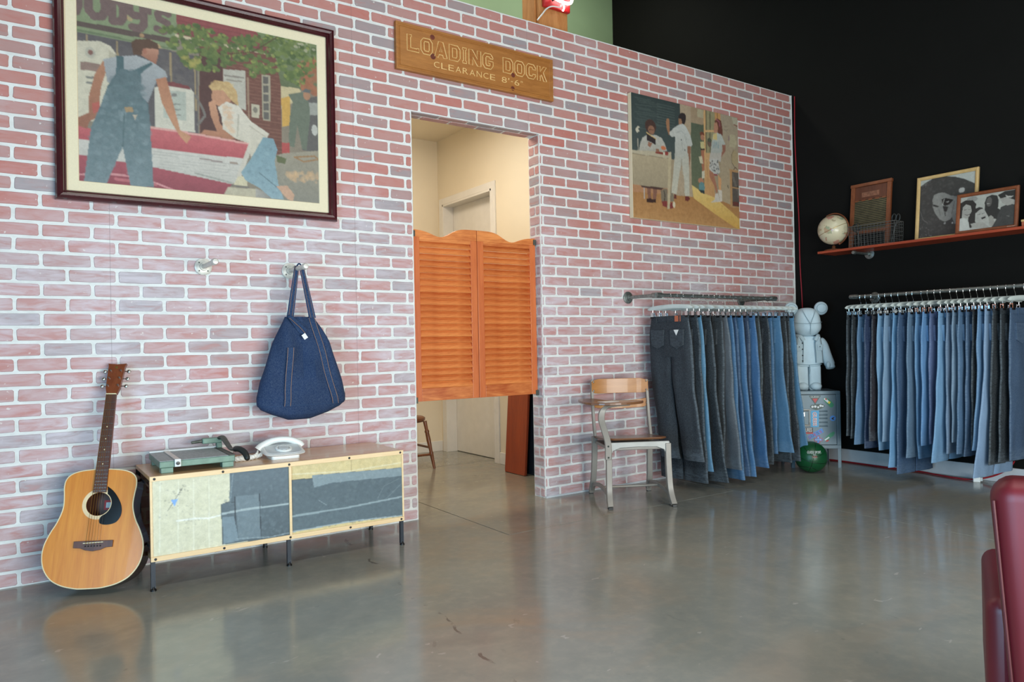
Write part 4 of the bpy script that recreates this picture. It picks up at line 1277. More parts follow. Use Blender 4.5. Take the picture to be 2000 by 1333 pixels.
def picture(name, parent, x0, x1, z0, z1, y, ops, nx, nz, mat='paint', M=None):
    """a flat painted or printed sheet in the local xz plane"""
    img = raster(ops, nx, nz, (x1 - x0) / (z1 - z0))
    xs = np.linspace(x0, x1, nx + 1)
    zs = np.linspace(z1, z0, nz + 1)
    Xg, Zg = np.meshgrid(xs, zs)
    co = np.stack([Xg, np.full_like(Xg, y), Zg], -1).reshape(-1, 3)
    idx = np.arange((nx + 1) * (nz + 1)).reshape(nz + 1, nx + 1)
    q = np.stack([idx[:-1, :-1], idx[1:, :-1], idx[1:, 1:], idx[:-1, 1:]], -1).reshape(-1, 4)
    me = bpy.data.meshes.new(name)
    me.from_pydata(co.tolist(), [], q.tolist())
    at = me.attributes.new('paint', 'FLOAT_COLOR', 'CORNER')
    col = np.ones((nz * nx, 4, 4))
    pad = np.pad(img, ((1, 1), (1, 1), (0, 0)), 'edge')
    vert = (pad[:-1, :-1] + pad[1:, :-1] + pad[:-1, 1:] + pad[1:, 1:]) / 4
    vert = vert.reshape(-1, 3)
    col[..., :3] = vert[q]
    at.data.foreach_set('color', col.ravel())
    if M is not None:
        me.transform(M)
    me.materials.append(MAT[mat])
    return link(name, me, parent)


def moulding(name, mat, parent, x0, x1, z0, z1, prof, M=None):
    rings = []
    for ins, y in prof:
        ring = [Vector(p) for p in ((x0 + ins, y, z0 + ins), (x1 - ins, y, z0 + ins), (x1 - ins, y, z1 - ins), (x0 + ins, y, z1 - ins))]
        rings.append([M @ p for p in ring] if M is not None else ring)
    return MB().loft(rings, False).build(name, mat, parent, angle=25)


# ------------------------------------------------------------------ things on the brick wall
t = thing('framed_painting', 'large cherry-framed painting of a man in overalls and a woman leaning on a red car', 'painting', (0.846, -0.006, 1.735))
HW = 0.666
moulding('frame', 'maroon', t, -HW, HW, 0, 1.065, [(0, 0), (0, -0.03), (0.006, -0.042), (0.018, -0.048), (0.03, -0.044), (0.036, -0.034), (0.04, -0.033), (0.045, -0.026), (0.045, -0.012)])
moulding('mat_board', 'mat_board', t, -HW + 0.044, HW - 0.044, 0.044, 1.021, [(0, -0.014), (0, -0.016), (0.049, -0.016), (0.052, -0.0125)])
picture('painted_canvas', t, -HW + 0.094, HW - 0.094, 0.094, 0.971, -0.012, ART1, 330, 252)
bx('backing', 'light_wood', t, -HW + 0.02, HW - 0.02, -0.004, -0.010, 0.02, 1.045)

t = thing('carved_sign', 'carved pine LOADING DOCK clearance sign above the doorway', 'sign', (2.472, -0.006, 2.668))
SW, SH = 0.579, 0.28
bx('board', 'sign_wood', t, -SW + 0.012, SW - 0.012, -0.021, 0, 0.012, SH - 0.012)
moulding('rim', 'sign_wood', t, -SW, SW, 0, SH, [(0, 0), (0, -0.026), (0.012, -0.026), (0.016, -0.0212), (0.02, -0.0212), (0.024, -0.025), (0.028, -0.0212)])


def glyph(ch):
    """block letter outlines with clipped corners in a 1 x 1 cell: list of closed loops"""
    o, c = 0.0, 0.22
    s = 0.30
    if ch == 'L':
        return [[(0, 0), (1, 0), (1, .24), (.84, .24), (.84, .2), (s, .2), (s, .86), (.38, .86), (.38, 1), (0, 1)]]
    if ch in 'O':
        return [[(c, 0), (1 - c, 0), (1, c), (1, 1 - c), (1 - c, 1), (c, 1), (0, 1 - c), (0, c)],
                [(s + .04, .2), (.66, .2), (.72, .3), (.72, .7), (.66, .8), (s + .04, .8), (.28, .7), (.28, .3)]]
    if ch == 'D':
        return [[(0, 0), (1 - c, 0), (1, c), (1, 1 - c), (1 - c, 1), (0, 1)],
                [(s, .2), (.64, .2), (.71, .3), (.71, .7), (.64, .8), (s, .8)]]
    if ch == 'A':
        return [[(0, 0), (s, 0), (.36, .18), (.64, .18), (.7, 0), (1, 0), (.68, 1), (.32, 1)],
                [(.41, .36), (.59, .36), (.5, .7)]]
    if ch == 'I':
        return [[(.1, 0), (.9, 0), (.9, .14), (.72, .14), (.72, .86), (.9, .86), (.9, 1), (.1, 1), (.1, .86), (.28, .86), (.28, .14), (.1, .14)]]
    if ch == 'N':
        return [[(0, 0), (s, 0), (s, .55), (.7, 0), (1, 0), (1, 1), (.7, 1), (.7, .45), (s, 1), (0, 1)]]
    if ch == 'G':
        return [[(c, 0), (1 - c, 0), (1, c), (1, .52), (.52, .52), (.52, .38), (.7, .38), (.7, .26), (.64, .2), (.36, .2), (.3, .3), (.3, .7), (.36, .8),
                 (.64, .8), (.7, .7), (1, .7), (1, 1 - c), (1 - c, 1), (c, 1), (0, 1 - c), (0, c)]]
    if ch == 'C':
        return [[(c, 0), (1 - c, 0), (1, c), (1, .34), (.7, .34), (.64, .2), (.36, .2), (.3, .3), (.3, .7), (.36, .8), (.64, .8), (.7, .66),
                 (1, .66), (1, 1 - c), (1 - c, 1), (c, 1), (0, 1 - c), (0, c)]]
    if ch == 'K':
        return [[(0, 0), (s, 0), (s, .34), (.42, .44), (.68, 0), (1, 0), (.64, .6), (.98, 1), (.66, 1), (s, .62), (s, 1), (0, 1)]]


x = -0.505
for ch in 'LOADING DOCK':
    if ch == ' ':
        x += 0.062
        continue
    wd = 0.036 if ch == 'I' else (0.09 if ch in 'AN' else 0.079)
    wd = wd * 0.975
    m = MB()
    fill = MB()
    for lp in glyph(ch):
        pts = [(x + a * wd, -0.0215, 0.122 + b * 0.096) for a, b in lp]
        m.tube(pts, 0.0030, 4, closed=True)
    if glyph(ch):
        fill.prism([(x + a * wd, 0.122 + b * 0.096) for a, b in glyph(ch)[0]], -0.0215, -0.0205)
    lt = m.build('letter', 'sign_pale', t, smooth=False)
    lt['label'] = 'routed outline of the letter ' + ch
    fill.build('letter_face', 'sign_dark', lt, smooth=False)
    x += wd + 0.0145
x = -0.328
for ch in 'CLEARANCE 8\'-6"':
    wd = {' ': 0.026, '\'': 0.008, '-': 0.016, '"': 0.014}.get(ch, 0.038)
    if ch != ' ':
        hh = {'\'': 0.012, '"': 0.012, '-': 0.004}.get(ch, 0.036)
        zc = {'\'': 0.085, '"': 0.085}.get(ch, 0.073)
        text('letter', ch, 'sign_pale', t, wd, hh, T(x + wd / 2, -0.0205, zc), 0.0018, bold=-0.012)
    x += wd + 0.0125
for kx, kz, kr in ((-0.335, 0.235, 0.016), (-0.333, 0.118, 0.018), (0.255, 0.117, 0.015), (0.25, 0.03, 0.015)):
    MB().lathe([(kr, -0.0208), (kr, -0.0216), (kr * 0.5, -0.0222), (0.0005, -0.0222)], 12, (kx, 0, kz), 'y').build('knot', 'knot', t)

t = thing('canvas_painting', 'unframed canvas painting of a classroom with a boy writing on the chalkboard', 'painting', (4.352, -0.006, 1.94))
CW, CHh, CD = 0.595, 0.915, 0.036
m = MB()
m.box(-CW, CW, -CD, 0, 0, CHh)
m.build('stretched_canvas', 'mat_board', t, 0.002, smooth=False)
picture('painted_face', t, -CW + 0.001, CW - 0.001, 0.001, CHh - 0.001, -CD - 0.0006, ART2, 260, 200)

# pipe pegs
for px, pz, lb in ((0.812, 1.455, 'empty white painted pipe peg under the framed painting'), (1.249, 1.452, 'white painted pipe peg carrying the denim tote bag')):
    t = thing('pipe_peg', lb, 'peg', (px, -0.005, pz), group='pipe pegs on the brick wall')
    MB().lathe([(0.001, 0), (0.042, 0), (0.042, -0.006), (0.036, -0.009), (0.02, -0.011), (0.0185, -0.022), (0.014, -0.022)], 20, axis='y').build('flange', 'pipe_white', t)
    for q in range(4):
        a = PI / 4 + q * PI / 2
        MB().lathe([(0.0001, -0.013), (0.003, -0.013), (0.0042, -0.008)], 8, (0.029 * math.cos(a), 0, 0.029 * math.sin(a)), 'y').build('screw', 'iron', t)
    MB().lathe([(0.0125, -0.01), (0.0125, -0.245), (0.010, -0.246)], 14, axis='y').build('pipe', 'pipe_white', t)
    MB().lathe([(0.0155, -0.235), (0.0165, -0.24), (0.0165, -0.262), (0.012, -0.272), (0.001, -0.274)], 14, axis='y').build('end_cap', 'pipe_white', t)

# denim tote bag
MAT['tote'] = denim('dark_tote_denim', False, L(24, 46, 82))
MAT['tote_band'] = denim('dark_tote_denim_band', False, L(28, 52, 88))
MAT['thread'] = simple('ochre_thread', L(150, 112, 84), 0.7)
t = thing('tote_bag', 'dark blue denim tote bag hanging from a pipe peg', 'bag', (1.262, -0.13, 0.664))
prof = [  # height above lowest point, left edge, right edge, half depth
    (0.000, -0.075, 0.045, 0.020), (0.010, -0.10, 0.075, 0.038), (0.03, -0.155, 0.140, 0.055), (0.058, -0.212, 0.205, 0.062), (0.085, -0.231, 0.235, 0.064),
    (0.12, -0.230, 0.238, 0.062), (0.20, -0.214, 0.218, 0.058), (0.30, -0.180, 0.188, 0.052), (0.40, -0.142, 0.150, 0.044), (0.48, -0.108, 0.112, 0.034), (0.535, -0.080, 0.080, 0.025)]


def FOLD(x, h):
    g = min(max(h - 0.06, 0) * 4, 1)
    return g * (0.011 * math.sin(x * 52 + h * 7) + 0.009 * math.sin(x * 31 - h * 16 + 1.0)) + 0.004 * math.sin(h * 60 + x * 25) * math.exp(-((h - 0.1) / 0.06) ** 2)


def bag_ring(h, l, r, d, k=36, grow=0.0):
    out = []
    for i in range(k):
        a = 2 * PI * i / k
        c, s_ = math.cos(a), math.sin(a)
        x = (l + r) / 2 + (r - l + 2 * grow) / 2 * math.copysign(abs(c) ** 0.75, c)
        y = -(d + grow) * math.copysign(abs(s_) ** 0.8, s_)
        y += FOLD(x, h)
        y += 0.022 * math.exp(-((x - 0.03 + (0.5 - h) * 0.05) / 0.028) ** 2) * min(max(h - 0.05, 0) * 5, 1) * (1 if s_ > 0 else 0)
        out.append((x, y, h))
    return out


fine = []
for (a, b) in zip(prof[:-1], prof[1:]):
    for k in range(4):
        q = k / 4
        fine.append(tuple(a[i] * (1 - q) + b[i] * q for i in range(4)))
fine.append(prof[-1])
m = MB()
m.loft([bag_ring(*q) for q in fine], True)
m.build('bag_body', 'tote', t)


def at_h(h):
    for a, b in zip(prof[:-1], prof[1:]):
        if a[0] <= h <= b[0]:
            q = (h - a[0]) / (b[0] - a[0])
            return [a[i] * (1 - q) + b[i] * q for i in range(4)]
    return list(prof[-1])


def front_y(x, h):
    _, l, r, d = at_h(h)
    u = max(min((x - (l + r) / 2) / ((r - l) / 2), 0.999), -0.999)
    c = abs(u) ** (1 / 0.75)
    s_ = math.sqrt(max(1 - c * c, 0))
    return -d * s_ ** 0.8 + FOLD(x, h) + 0.022 * math.exp(-((x - 0.03 + (0.5 - h) * 0.05) / 0.028) ** 2) * min(max(h - 0.05, 0) * 5, 1)


def ribbon(path, wd, th, name, mat, parent, attr=None):
    """flat strip along points (x, y, z); width along x, thickness along y"""
    rings = []
    for p in path:
        x, y, z = p[:3]
        w_ = wd if len(p) < 4 else p[3]
        rings.append([(x - w_ / 2, y + th, z), (x - w_ / 2, y - th, z), (x + w_ / 2, y - th, z), (x + w_ / 2, y + th, z)])
    return MB().loft(rings).build(name, mat, parent)


for xs, nm in (((-0.095, -0.062), 0), ((0.165, 0.058), 1)):
    hs = [0.075 + i * (0.455 if nm else 0.30) / 16 for i in range(17)]
    pts = []
    for h in hs:
        q = (h - 0.075) / 0.455
        x = xs[0] * (1 - q) + xs[1] * q
        pts.append((x, front_y(x, h) - 0.006, h))
    sb = ribbon(pts, 0.036, 0.002, 'strap_band', 'tote_band', t)
    for dx in (-0.015, 0.015):
        ribbon([(p[0] + dx, p[1] - 0.0026, p[2]) for p in pts], 0.0018, 0.0006, 'stitching', 'thread', sb)
# handles: front loops over the peg
for x0, x1, nm in ((-0.062, -0.016, 0), (0.056, 0.008, 1)):
    pts = []
    for i in range(13):
        q = i / 12
        pts.append((x0 * (1 - q) + x1 * q, -0.028 * (1 - q) - 0.012 * q, 0.53 + 0.272 * q, 0.036 - 0.012 * q))
    hd = ribbon(pts, 0.034, 0.003, 'handle', 'tote_band', t)
    ribbon([(p[0] - 0.009, p[1] - 0.0035, p[2]) for p in pts], 0.0014, 0.0006, 'stitching', 'thread', hd)
    ribbon([(p[0] + 0.009, p[1] - 0.0035, p[2]) for p in pts], 0.0014, 0.0006, 'stitching', 'thread', hd)
pts = [(-0.016 + 0.024 * i / 8, -0.012, 0.802 + 0.012 * math.sin(PI * i / 8), 0.022) for i in range(9)]
MB().tube([(p[0], p[1], p[2]) for p in pts], 0.004, 8, flat=1.0).build('handle_top', 'tote_band', t)
# folded-over front corner at the mouth, with a small label
fold = MB()
poly = [(-0.080, 0.535), (-0.066, 0.545), (0.022, 0.468), (0.010, 0.440), (-0.02, 0.452)]
fold.loft([[(a, -0.040 - 0.012 * math.sin(i * 1.3), b) for i, (a, b) in enumerate(poly)], [(a, -0.034, b) for a, b in poly]])
fd = fold.build('folded_corner', 'tote_band', t, 0.001)
MB().tube([(-0.07, -0.044, 0.528), (-0.02, -0.052, 0.480), (0.012, -0.048, 0.446)], 0.0012, 4).build('stitching', 'thread', fd)
bx('care_label', 'paper_white', t, -0.006, 0.016, -0.058, -0.056, 0.418, 0.446, M=T(0.005, 0, 0.43) @ Rm(-35, 'Y') @ T(-0.005, 0, -0.43))
m = MB()
m.loft([bag_ring(0.074 + 0.02 * 0, *at_h(0.074)[1:], grow=0.0022), bag_ring(0.080, *at_h(0.080)[1:], grow=0.0022)], False)
m.build('base_seam', 'tote_band', t)

# ------------------------------------------------------------------ swing doors
def cafe_door(name, label, x0, x1, left):
    t = thing(name, label, 'door', ((x0 + x1) / 2, 0.062, 0.697), group='louvred swing doors in the doorway')
    w_ = (x1 - x0) / 2
    SWD, TK = 0.046, 0.014
    for s in (-1, 1):
        a = -w_ if s < 0 else w_ - SWD
        tp = 1.066 if (s > 0) == left else 1.045
        bx('stile', 'door_wood_v', t, a, a + SWD, -TK, TK, 0, 1.0, 0.002)
    # scalloped head rail: low near the jamb, dipping, high at the meeting stiles
    pts = []
    for i in range(25):
        q = i / 24
        z = 1.035 + 0.012 * (1 - q) ** 3 - 0.03 * math.exp(-((q - 0.42) / 0.17) ** 2) + 0.034 * (1 / (1 + math.exp(-(q - 0.62) * 16)))
        pts.append((q, z))
    poly = [(-w_ + 2 * w_ * (q if left else 1 - q), z) for q, z in pts]
    if not left:
        poly = poly[::-1]
    poly = [(-w_, 1.0)] + poly + [(w_, 1.0)]
    inner = [(-w_ + SWD, 0.955)]
    MB().prism(poly, -TK, TK).build('head_rail', 'door_wood', t, 0.002, smooth=False)
    bx('rail', 'door_wood', t, -w_ + SWD, w_ - SWD, -TK, TK, 0, 0.078, 0.002)
    bx('rail', 'door_wood', t, -w_ + SWD, w_ - SWD, -TK, TK, 0.975, 1.0, 0.001)
    N = 23
    me = None
    for i in range(N):
        z = 0.098 + i * (0.962 - 0.098) / (N - 1)
        if me is None:
            sl = bx('slat', 'door_wood', t, -w_ + SWD - 0.002, w_ - SWD + 0.002, -0.004, 0.004, -0.0235, 0.0235, 0.0015)
            me = sl.data
        else:
            sl = link('slat', me, t, 0.002)
        sl.location = (random.Random(i + 40 * left).uniform(-0.001, 0.001), 0, z)
        sl.rotation_euler = (rad(-36), 0, 0)
    hx = -w_ - 0.006 if left else w_ + 0.006
    for z in (0.008, 1.02):
        m = MB().lathe([(0.007, -0.02), (0.007, 0.02)], 10, (hx, 0, z))
        m.box(min(hx, hx - (0.022 if not left else -0.022)), max(hx, hx - (0.022 if not left else -0.022)), -0.018, -0.0145, z - 0.018, z + 0.018)
        m.build('hinge', 'iron', t)
    return t


cafe_door('swing_door', 'orange-stained louvred swing door on the left of the doorway', DL + 0.018, 2.470, True)
cafe_door('swing_door', 'orange-stained louvred swing door on the right of the doorway', 2.474, DR - 0.012, False)

# in the back room: wooden stool and leaning boards
t = thing('wooden_chair', 'brown turned-leg wooden chair half hidden behind the door jamb', 'chair', (2.735, 1.74, 0))
for sx in (-1, 1):
    for sy in (-1, 1):
        b, tp = (0.20 * sx, 0.2 * sy, 0), (0.145 * sx, 0.145 * sy, 0.40)
        prf = [(0, .010), (.1, .013), (.3, .016), (.33, .019), (.36, .014), (.6, .019), (.75, .017), (.78, .021), (.82, .014), (1, .017)]
        pts = [tuple(b[k] * (1 - q) + tp[k] * q for k in range(3)) for q, _ in prf]
        MB().tube(pts, [r for _, r in prf], 10).build('leg', 'brown_wood', t)
for sy in (-1, 1):
    MB().tube([(-0.185, 0.185 * sy, 0.12), (0.185, 0.185 * sy, 0.12)], 0.010, 8).build('stretcher', 'brown_wood', t)
    MB().tube([(0.18 * sy, -0.18, 0.175), (0.18 * sy, 0.18, 0.175)], 0.010, 8).build('stretcher', 'brown_wood', t)
MB().lathe([(0.001, 0.39), (0.185, 0.392), (0.2, 0.405), (0.2, 0.425), (0.185, 0.434), (0.001, 0.43)], 28).build('seat', 'brown_wood', t)

for i, (bxx, y0, y1, hh, lb) in enumerate(((3.30, 0.745, 1.02, 1.62, 'red-brown stained board leaning in front beside the doorway'), (3.335, 0.80, 1.075, 1.58, 'red-brown stained board leaning behind the front board'))):
    t = thing('leaning_board', lb, 'board', (bxx, y0, 0.003), (0, rad(4.2), 0), group='stained boards leaning in the back room')
    b = bx('plank', 'red_board', t, 0, 0.022, 0, y1 - y0, 0, hh, 0.003)
t = thing('metal_sheet', 'dark grey metal sheet leaning behind the red-brown boards', 'sheet', (3.372, 0.62, 0.004), (0, rad(4.2), 0))
bx('sheet', 'black_steel', t, 0, 0.012, 0, 0.30, 0, 1.55, 0.001)
bx('edge_strip', 'iron', t, -0.003, 0.015, -0.004, 0.0, 0, 1.55, 0.001)

# timber post above the partition with the lit sign
t = thing('timber_post', 'rough brown timber post rising behind the brick partition', 'post', (3.327, 0.40, 3.1))
bx('beam', 'post_wood', t, -0.13, 0.13, -0.10, 0.11, 0, 2.0, 0.004)
bx('board', 'post_wood', t, -0.146, -0.131, -0.06, 0.09, 0, 2.0, 0.002)
t = thing('neon_sign', 'red box sign with a glowing white neon tube on the timber post', 'sign', (3.335, 0.296, 3.475))
bx('box', 'red_sticker', t, -0.118, 0.122, -0.03, 0, 0, 0.30, 0.006)
MB().tube(bez([(-0.07, -0.045, 0.2), (-0.075, -0.05, 0.09), (-0.02, -0.05, 0.062), (0.08, -0.05, 0.055), (0.12, -0.05, 0.08), (0.115, -0.05, 0.13), (0.07, -0.05, 0.15), (-0.05, -0.05, 0.155)], 6), 0.011, 10).build('neon_tube', 'neon', t)
MB().tube(bez([(0.03, -0.05, 0.05), (0.045, -0.05, 0.03), (0.05, -0.045, 0.012), (0.05, -0.031, 0.0)], 5), 0.006, 8).build('neon_tail', 'neon', t)
MB().tube([(-0.06, -0.05, 0.064), (-0.045, -0.05, 0.045)], 0.013, 8).build('blackout_sleeve', 'black', t)
tag(MB().tube(bez([(3.16, 0.275, 3.36), (3.20, 0.27, 3.41), (3.235, 0.262, 3.455), (3.275, 0.246, 3.475), (3.34, 0.242, 3.482), (3.355, 0.246, 3.505)], 6), 0.005, 8).build('neon_cable', 'white_plastic'), 'thin pale cable running from the neon sign down the post', 'cable')

# ------------------------------------------------------------------ guitar leaning on the wall
t = thing('acoustic_guitar', 'amber-topped acoustic guitar leaning against the brick wall', 'guitar', (0.262, -0.345, 0.032), (rad(-17.6), rad(1.0), rad(-25)))
half = [(0.0, 0.03), (0.003, 0.06), (0.016, 0.11), (0.042, 0.155), (0.085, 0.187), (0.135, 0.2005), (0.185, 0.198), (0.235, 0.180), (0.275, 0.160), (0.315, 0.146),
        (0.35, 0.1405), (0.39, 0.143), (0.43, 0.1475), (0.462, 0.143), (0.484, 0.124), (0.497, 0.09), (0.503, 0.045), (0.504, 0.02)]
out = [(w_, z) for z, w_ in half] + [(-w_, z) for z, w_ in reversed(half)]
sm = [(p.x, p.y) for p in bez([(a, b, 0) for a, b in out] + [(out[0][0], out[0][1], 0)], 4)[:-1]]
HC, HR = 0.352, 0.05
ring0 = []
for a, b in sm:
    q = math.atan2(b - HC, a)
    ring0.append((HR * math.cos(q), 0, HC + HR * math.sin(q)))
m = MB().loft([ring0, [(a, 0, b) for a, b in sm]], False)
m.build('soundboard', 'guitar_top', t)
m = MB()
m.loft([[(a, 0.0005, b) for a, b in sm], [(a, 0.099, b) for a, b in sm]], False)
m.add([(a, 0.099, b) for a, b in sm], [tuple(range(len(sm)))])
m.build('back_and_sides', 'guitar_side', t)
MB().tube([(a, 0.001, b) for a, b in sm], 0.0028, 6, closed=True).build('binding', 'ivory', t)
rs = MB()
for r1, r2 in ((0.053, 0.0565), (0.060, 0.0615)):
    rs.loft([[(r1 * math.cos(k * PI / 24), -0.0006, HC + r1 * math.sin(k * PI / 24)) for k in range(48)],
             [(r2 * math.cos(k * PI / 24), -0.0006, HC + r2 * math.sin(k * PI / 24)) for k in range(48)]], False)
rs.build('rosette', 'ivory', t)
MB().loft([[(0.0665 * math.cos(k * PI / 24), -0.0004, HC + 0.0665 * math.sin(k * PI / 24)) for k in range(48)],
           [(0.0505 * math.cos(k * PI / 24), -0.0004, HC + 0.0505 * math.sin(k * PI / 24)) for k in range(48)]], False).build('rosette_ring', 'maple', t)
bx('inner_back', 'rosewood', t, -0.12, 0.12, 0.092, 0.096, 0.25, 0.45)
lb = bx('maker_label', 'red_sticker', t, -0.008, 0.034, 0.0895, 0.0915, 0.335, 0.378)
bx('label_paper', 'paper_white', lb, 0.0, 0.026, 0.0885, 0.0893, 0.344, 0.368)
# pickguard
pg = bez([(0.030, 0.428, 0), (0.062, 0.40, 0), (0.092, 0.35, 0), (0.098, 0.305, 0), (0.080, 0.272, 0), (0.045, 0.262, 0), (0.016, 0.268, 0), (0.010, 0.285, 0), (0.018, 0.300, 0)], 5)
arc = [(0.054 * math.cos(a), HC + 0.054 * math.sin(a)) for a in [rad(-66 + 118 * k / 12) for k in range(13)]]
poly = [(p.x, p.y) for p in pg] + arc
MB().prism(poly, -0.0022, -0.0008).build('pickguard', 'black_gloss', t, smooth=False)
# bridge
bp = [(-0.078, 0.196), (-0.078, 0.168), (-0.05, 0.166), (-0.03, 0.157), (0, 0.152), (0.03, 0.157), (0.05, 0.166), (0.078, 0.168), (0.078, 0.196)]
br = MB().prism(bp, -0.009, -0.0005).build('bridge', 'rosewood', t, 0.001, smooth=False)
bx('saddle', 'ivory', br, -0.04, 0.04, -0.0125, -0.009, 0.186, 0.189, M=T(0, 0, 0.187) @ Rm(-2, 'Y') @ T(0, 0, -0.187))
for k in range(6):
    MB().ball((-0.03 + 0.012 * k, -0.010, 0.174), 0.0032, 8, 6).build('bridge_pin', 'black', br)
# neck and fretboard
m = MB()
rr = []
for z, w_ in ((0.470, 0.0275), (0.845, 0.0215)):
    rr.append([(w_ * math.cos(a), 0.002 + 0.022 * max(math.sin(a), 0) ** 0.8, z) for a in [PI * k / 10 for k in range(11)]] + [(-w_ * 0.6, 0.001, z), (w_ * 0.6, 0.001, z)])
m.loft(rr).build('neck', 'guitar_head', t)
m = MB()
m.loft([[(-0.0275, 0.0, 0.402), (0.0275, 0.0, 0.402), (0.0275, -0.007, 0.402), (-0.0275, -0.007, 0.402)], [(-0.0215, 0.0, 0.845), (0.0215, 0.0, 0.845), (0.0215, -0.007, 0.845), (-0.0215, -0.007, 0.845)]])
fb = m.build('fretboard', 'rosewood', t, smooth=False)
SCL = 0.655
for k in range(1, 20):
    z = 0.845 - SCL * (1 - 2 ** (-k / 12))
    if z < 0.405:
        break
    w_ = 0.0215 + (0.845 - z) / 0.443 * 0.006
    bx('fret', 'nickel', fb, -w_, w_, -0.0083, -0.007, z - 0.0008, z + 0.0008)
for k in (5, 7, 9, 12):
    z = 0.845 - SCL * (1 - 2 ** (-(k - 0.5) / 12))
    MB().lathe([(0.0028, -0.0068), (0.0028, -0.0076), (0.0002, -0.0076)], 10, (0, 0, z), 'y').build('fret_marker', 'ivory', fb)
bx('nut', 'ivory', t, -0.0215, 0.0215, -0.0105, 0, 0.845, 0.850)
hp = [(-0.0225, 0.850), (0.0225, 0.850), (0.031, 0.880), (0.0365, 0.992), (0.040, 1.006), (0.028, 1.004), (0.0, 1.001), (-0.028, 1.004), (-0.040, 1.006), (-0.0365, 0.992), (-0.031, 0.880)]
HM = T(0, 0, 0.85) @ Rm(-11, 'X') @ T(0, 0, -0.85)
hd = MB().prism(hp, -0.002, 0.014, M=HM).build('headstock', 'guitar_head', t, 0.001, smooth=False)
MB().lathe([(0.006, -0.0022), (0.006, -0.0032), (0.0002, -0.0032)], 14, HM @ Vector((0, 0, 0.985)), 'y').build('emblem', 'brass', hd)
for s in (-1, 1):
    for k in range(3):
        z = 0.893 + k * 0.038
        m = MB()
        p = HM @ Vector((s * 0.022, 0, z))
        m.lathe([(0.0045, 0.004), (0.0045, -0.008), (0.003, -0.012), (0.0002, -0.012)], 10, p, 'y')
        m.tube([HM @ Vector((s * 0.03, 0.010, z)), HM @ Vector((s * 0.045, 0.010, z))], 0.0022, 6)
        m.ball(HM @ Vector((s * 0.052, 0.010, z)), 0.009, 10, 8, (1, 0.55, 1))
        m.build('tuning_peg', 'nickel', hd)
for k in range(6):
    a = (-0.03 + 0.012 * k) * 0.95
    b = (-0.0175 + 0.007 * k)
    MB().tube([(a, -0.0115, 0.180), (a, -0.0128, 0.187), (b, -0.0108, 0.847)], 0.0004 + 0.0001 * (5 - k), 5).build('string', 'brass' if k < 4 else 'nickel', t)

# ------------------------------------------------------------------ low cabinet
t = thing('low_cabinet', 'low maple cabinet with collaged sliding doors on black steel legs', 'cabinet', (0.487, -0.035, 0))
CWD, CDP, CT, CB = 1.196, 0.425, 0.494, 0.128
bx('top_panel', 'maple_top', t, 0, CWD, -CDP + 0.012, 0, CT - 0.018, CT, 0.001)
bx('bottom_panel', 'maple_top', t, 0.004, CWD - 0.004, -CDP + 0.012, 0, CB, CB + 0.018)
fr_ = [('front_rail', 0, CWD, CT - 0.021, CT - 0.0), ('front_rail', 0, CWD, CB, CB + 0.021)]
for nm, a, b, c, d in fr_:
    r_ = bx(nm, 'maple', t, a, b, -CDP - 0.002, -CDP + 0.012, c, d, 0.001)
    for q in (0.018, 0.30, 0.6, 0.9, CWD - 0.018):
        MB().lathe([(0.0055, 0.001), (0.0055, -0.002), (0.003, -0.0035), (0.0002, -0.0035)], 10, (q, -CDP - 0.002, (c + d) / 2), 'y').build('screw', 'black', r_)
bx('stile', 'maple', t, 0, 0.009, -CDP, -CDP + 0.012, CB + 0.021, CT - 0.021, 0.001)
bx('stile', 'maple', t, CWD - 0.009, CWD, -CDP, -CDP + 0.012, CB + 0.021, CT - 0.021, 0.001)
bx('divider_stile', 'maple', t, 0.598, 0.610, -CDP - 0.003, -CDP + 0.012, CB + 0.021, CT - 0.021, 0.001)
d1 = bx('door_panel', 'maple', t, 0.009, 0.600, -CDP + 0.006, -CDP + 0.012, CB + 0.021, CT - 0.021)
picture('collage_face', d1, 0.009, 0.598, CB + 0.021, CT - 0.021, -CDP + 0.0052, ART3, 220, 124)
d2 = bx('door_panel', 'maple', t, 0.610, CWD - 0.009, -CDP + 0.006, -CDP + 0.012, CB + 0.021, CT - 0.021)
picture('collage_face', d2, 0.610, CWD - 0.009, CB + 0.021, CT - 0.021, -CDP + 0.0052, ART4, 220, 124)
bx('back_panel', 'black_steel', t, 0.60, CWD - 0.01, -0.008, -0.003, CB + 0.018, CT - 0.018)
for q in (0.0, 0.588, CWD - 0.018):
    for yy in (-CDP + 0.002, -0.02):
        m = MB()
        s = -1 if q > 0.5 else 1
        m.box(q, q + 0.018, yy, yy + 0.003, 0.008, CT - 0.02).box(q, q + 0.003, yy, yy + 0.018, 0.008, CT - 0.02)
        if yy < -0.1:
            m = MB()
            m.box(q + 0.001, q + 0.019, yy + 0.011, yy + 0.014, 0.008, CT - 0.02).box(q + 0.001, q + 0.004, yy + 0.014, yy + 0.026, 0.008, CT - 0.02)
        lg = m.build('leg', 'black_steel', t, smooth=False)
        MB().lathe([(0.013, 0), (0.013, 0.006), (0.006, 0.012), (0.004, 0.02)], 12, (q + 0.01, yy + 0.014, 0)).build('foot', 'black', lg)
for zz in (CB + 0.05, CT - 0.05):
    bx('side_brace', 'black_steel', t, 0.0, 0.003, -CDP + 0.03, -0.02, zz, zz + 0.010)

